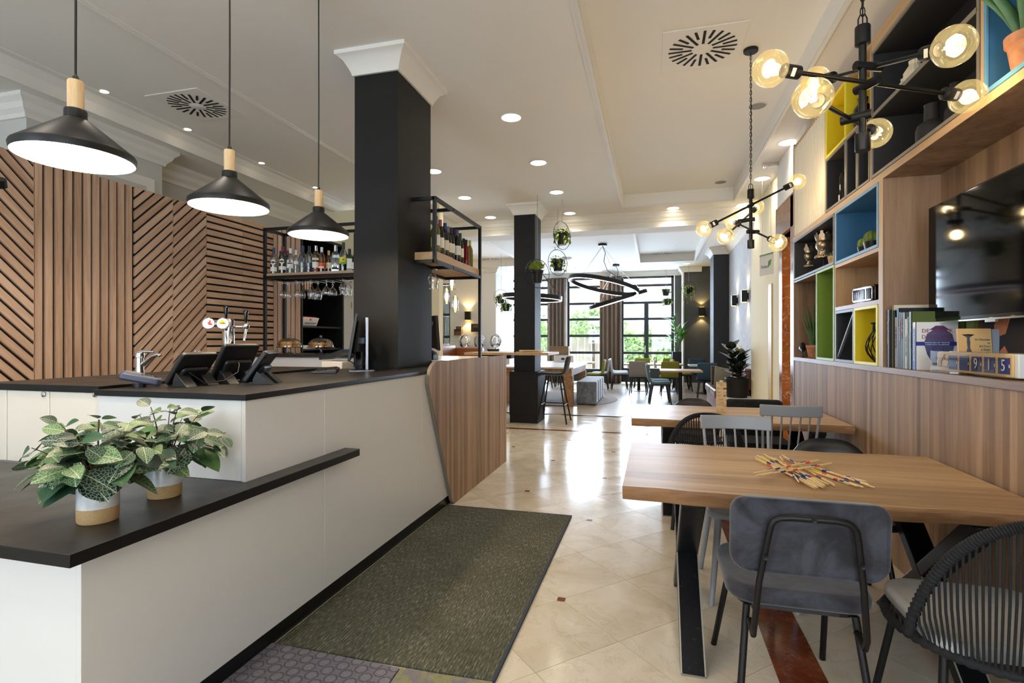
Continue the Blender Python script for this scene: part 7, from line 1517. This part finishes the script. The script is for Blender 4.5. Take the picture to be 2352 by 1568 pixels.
bush('broad green shrub behind the middle garden window', (-2.6, 24.0, 1.9), 1.6, 1.0, 1300, 1); bush('green shrub right of the middle window view', (-1.0, 23.0, .9), .8, 1.0, 700, 2); bush('green shrub seen through the left door leaf', (.1, 23.2, .9), .9, 1.0, 800, 3); bush('pale green shrub seen through the right door leaf', (1.3, 23.5, .9), 1.0, 1.1, 800, 4); bush('tall shrub behind the parasol window', (-5.6, 24.0, 1.4), 1.4, 1.8, 1000, 5)
t = T('closed_parasol', 'folded grey garden parasol outside the left window', 'parasol', (-4.72, 21.3, -.12)); MB().tube([(0, 0, 0), (0, 0, 3.0)], .03, 8).build('pole', 'grey_plastic', t); MB().lathe([(.22, .7), (.24, .9), (.2, 1.8), (.12, 2.6), (0, 3.05)], 10).build('folded_canopy', 'grey_velvet', t, smooth=30)
# ================================================================ DESK PLANTS
fm_ = leaf_mesh('leaf', 1.0, .36, 'fittonia_leaf', .18, .22, 8, 1.25)
def fittonia(label, loc, seed, rad, hgt, lean):
    t = T('potted_fittonia', label, 'potted plant', loc); rng = random.Random(seed); R0, Hh = .058, .122
    MB().lathe([(R0 * 1.0, .048), (R0 * 1.0, Hh - .004), (R0 * .985, Hh), (R0 * .93, Hh), (R0 * .91, Hh - .01), (R0 * .9, .05)], 40).build('glazed_rim', 'speckled_glaze', t, smooth=40)
    MB().lathe([(0, 0), (R0 * .93, 0), (R0 * .985, .006), (R0 * 1.0, .0485), (0, .05)], 40).build('clay_base', 'raw_clay', t, smooth=40)
    MB().lathe([(0, .085), (R0 * .9, .085), (0, .087)], 24).build('soil', 'soil', t)
    ns = 13
    for k in range(ns):
        a = k * 2.39996 + rng.uniform(-.3, .3); q = (k + .6) / ns; el = R(82 - 74 * q ** .8); L = (rad if el < R(45) else hgt) * rng.uniform(.8, 1.1)
        tip = Vector((math.cos(a) * math.cos(el) * rad * 1.05, math.sin(a) * math.cos(el) * rad * 1.05, Hh + .03 + math.sin(el) * hgt * rng.uniform(.85, 1.05))) + Vector(lean)
        b0 = Vector((math.cos(a) * .015, math.sin(a) * .015, .085)); mid = b0.lerp(tip, .5) + Vector((0, 0, .035)) - Vector((math.cos(a), math.sin(a), 0)) * .02
        pts = [b0.lerp(mid, s) .lerp(mid.lerp(tip, s), s) for s in [i / 8 for i in range(9)]]
        MB().tube(pts, [.0036 - .0022 * i / 8 for i in range(9)], 6).build('stem', 'stem_brown', t, smooth=60)
        for j in range(9):
            s = .36 + .64 * j / 8; p = b0.lerp(mid, s).lerp(mid.lerp(tip, s), s); ba = a + (1 if j % 2 else -1) * rng.uniform(.5, 1.5) + rng.uniform(-.3, .3); sz = rng.uniform(.078, .112) * (1.05 - .45 * max(0, s - .6) / .4) * (1.15 if el < R(35) else .92)
            d = Vector((math.cos(ba), math.sin(ba), rng.uniform(-.55, .35) + (.3 if el > R(55) else -.05)))
            put_leaf(fm_, t, p + d.normalized() * .008, d, Vector((math.cos(a) * .45, math.sin(a) * .45, 1)) + Vector((rng.uniform(-.4, .4), rng.uniform(-.6, .1), 0)), sz)
            
    return t
fittonia('leafy veined plant in a speckled two tone pot, nearer one', (-1.765, 1.325, .781), 4, .175, .20, (-.03, 0, 0)); fittonia('leafy veined plant in a speckled two tone pot, farther one', (-1.80, 1.60, .781), 9, .18, .22, (.02, .0, 0))
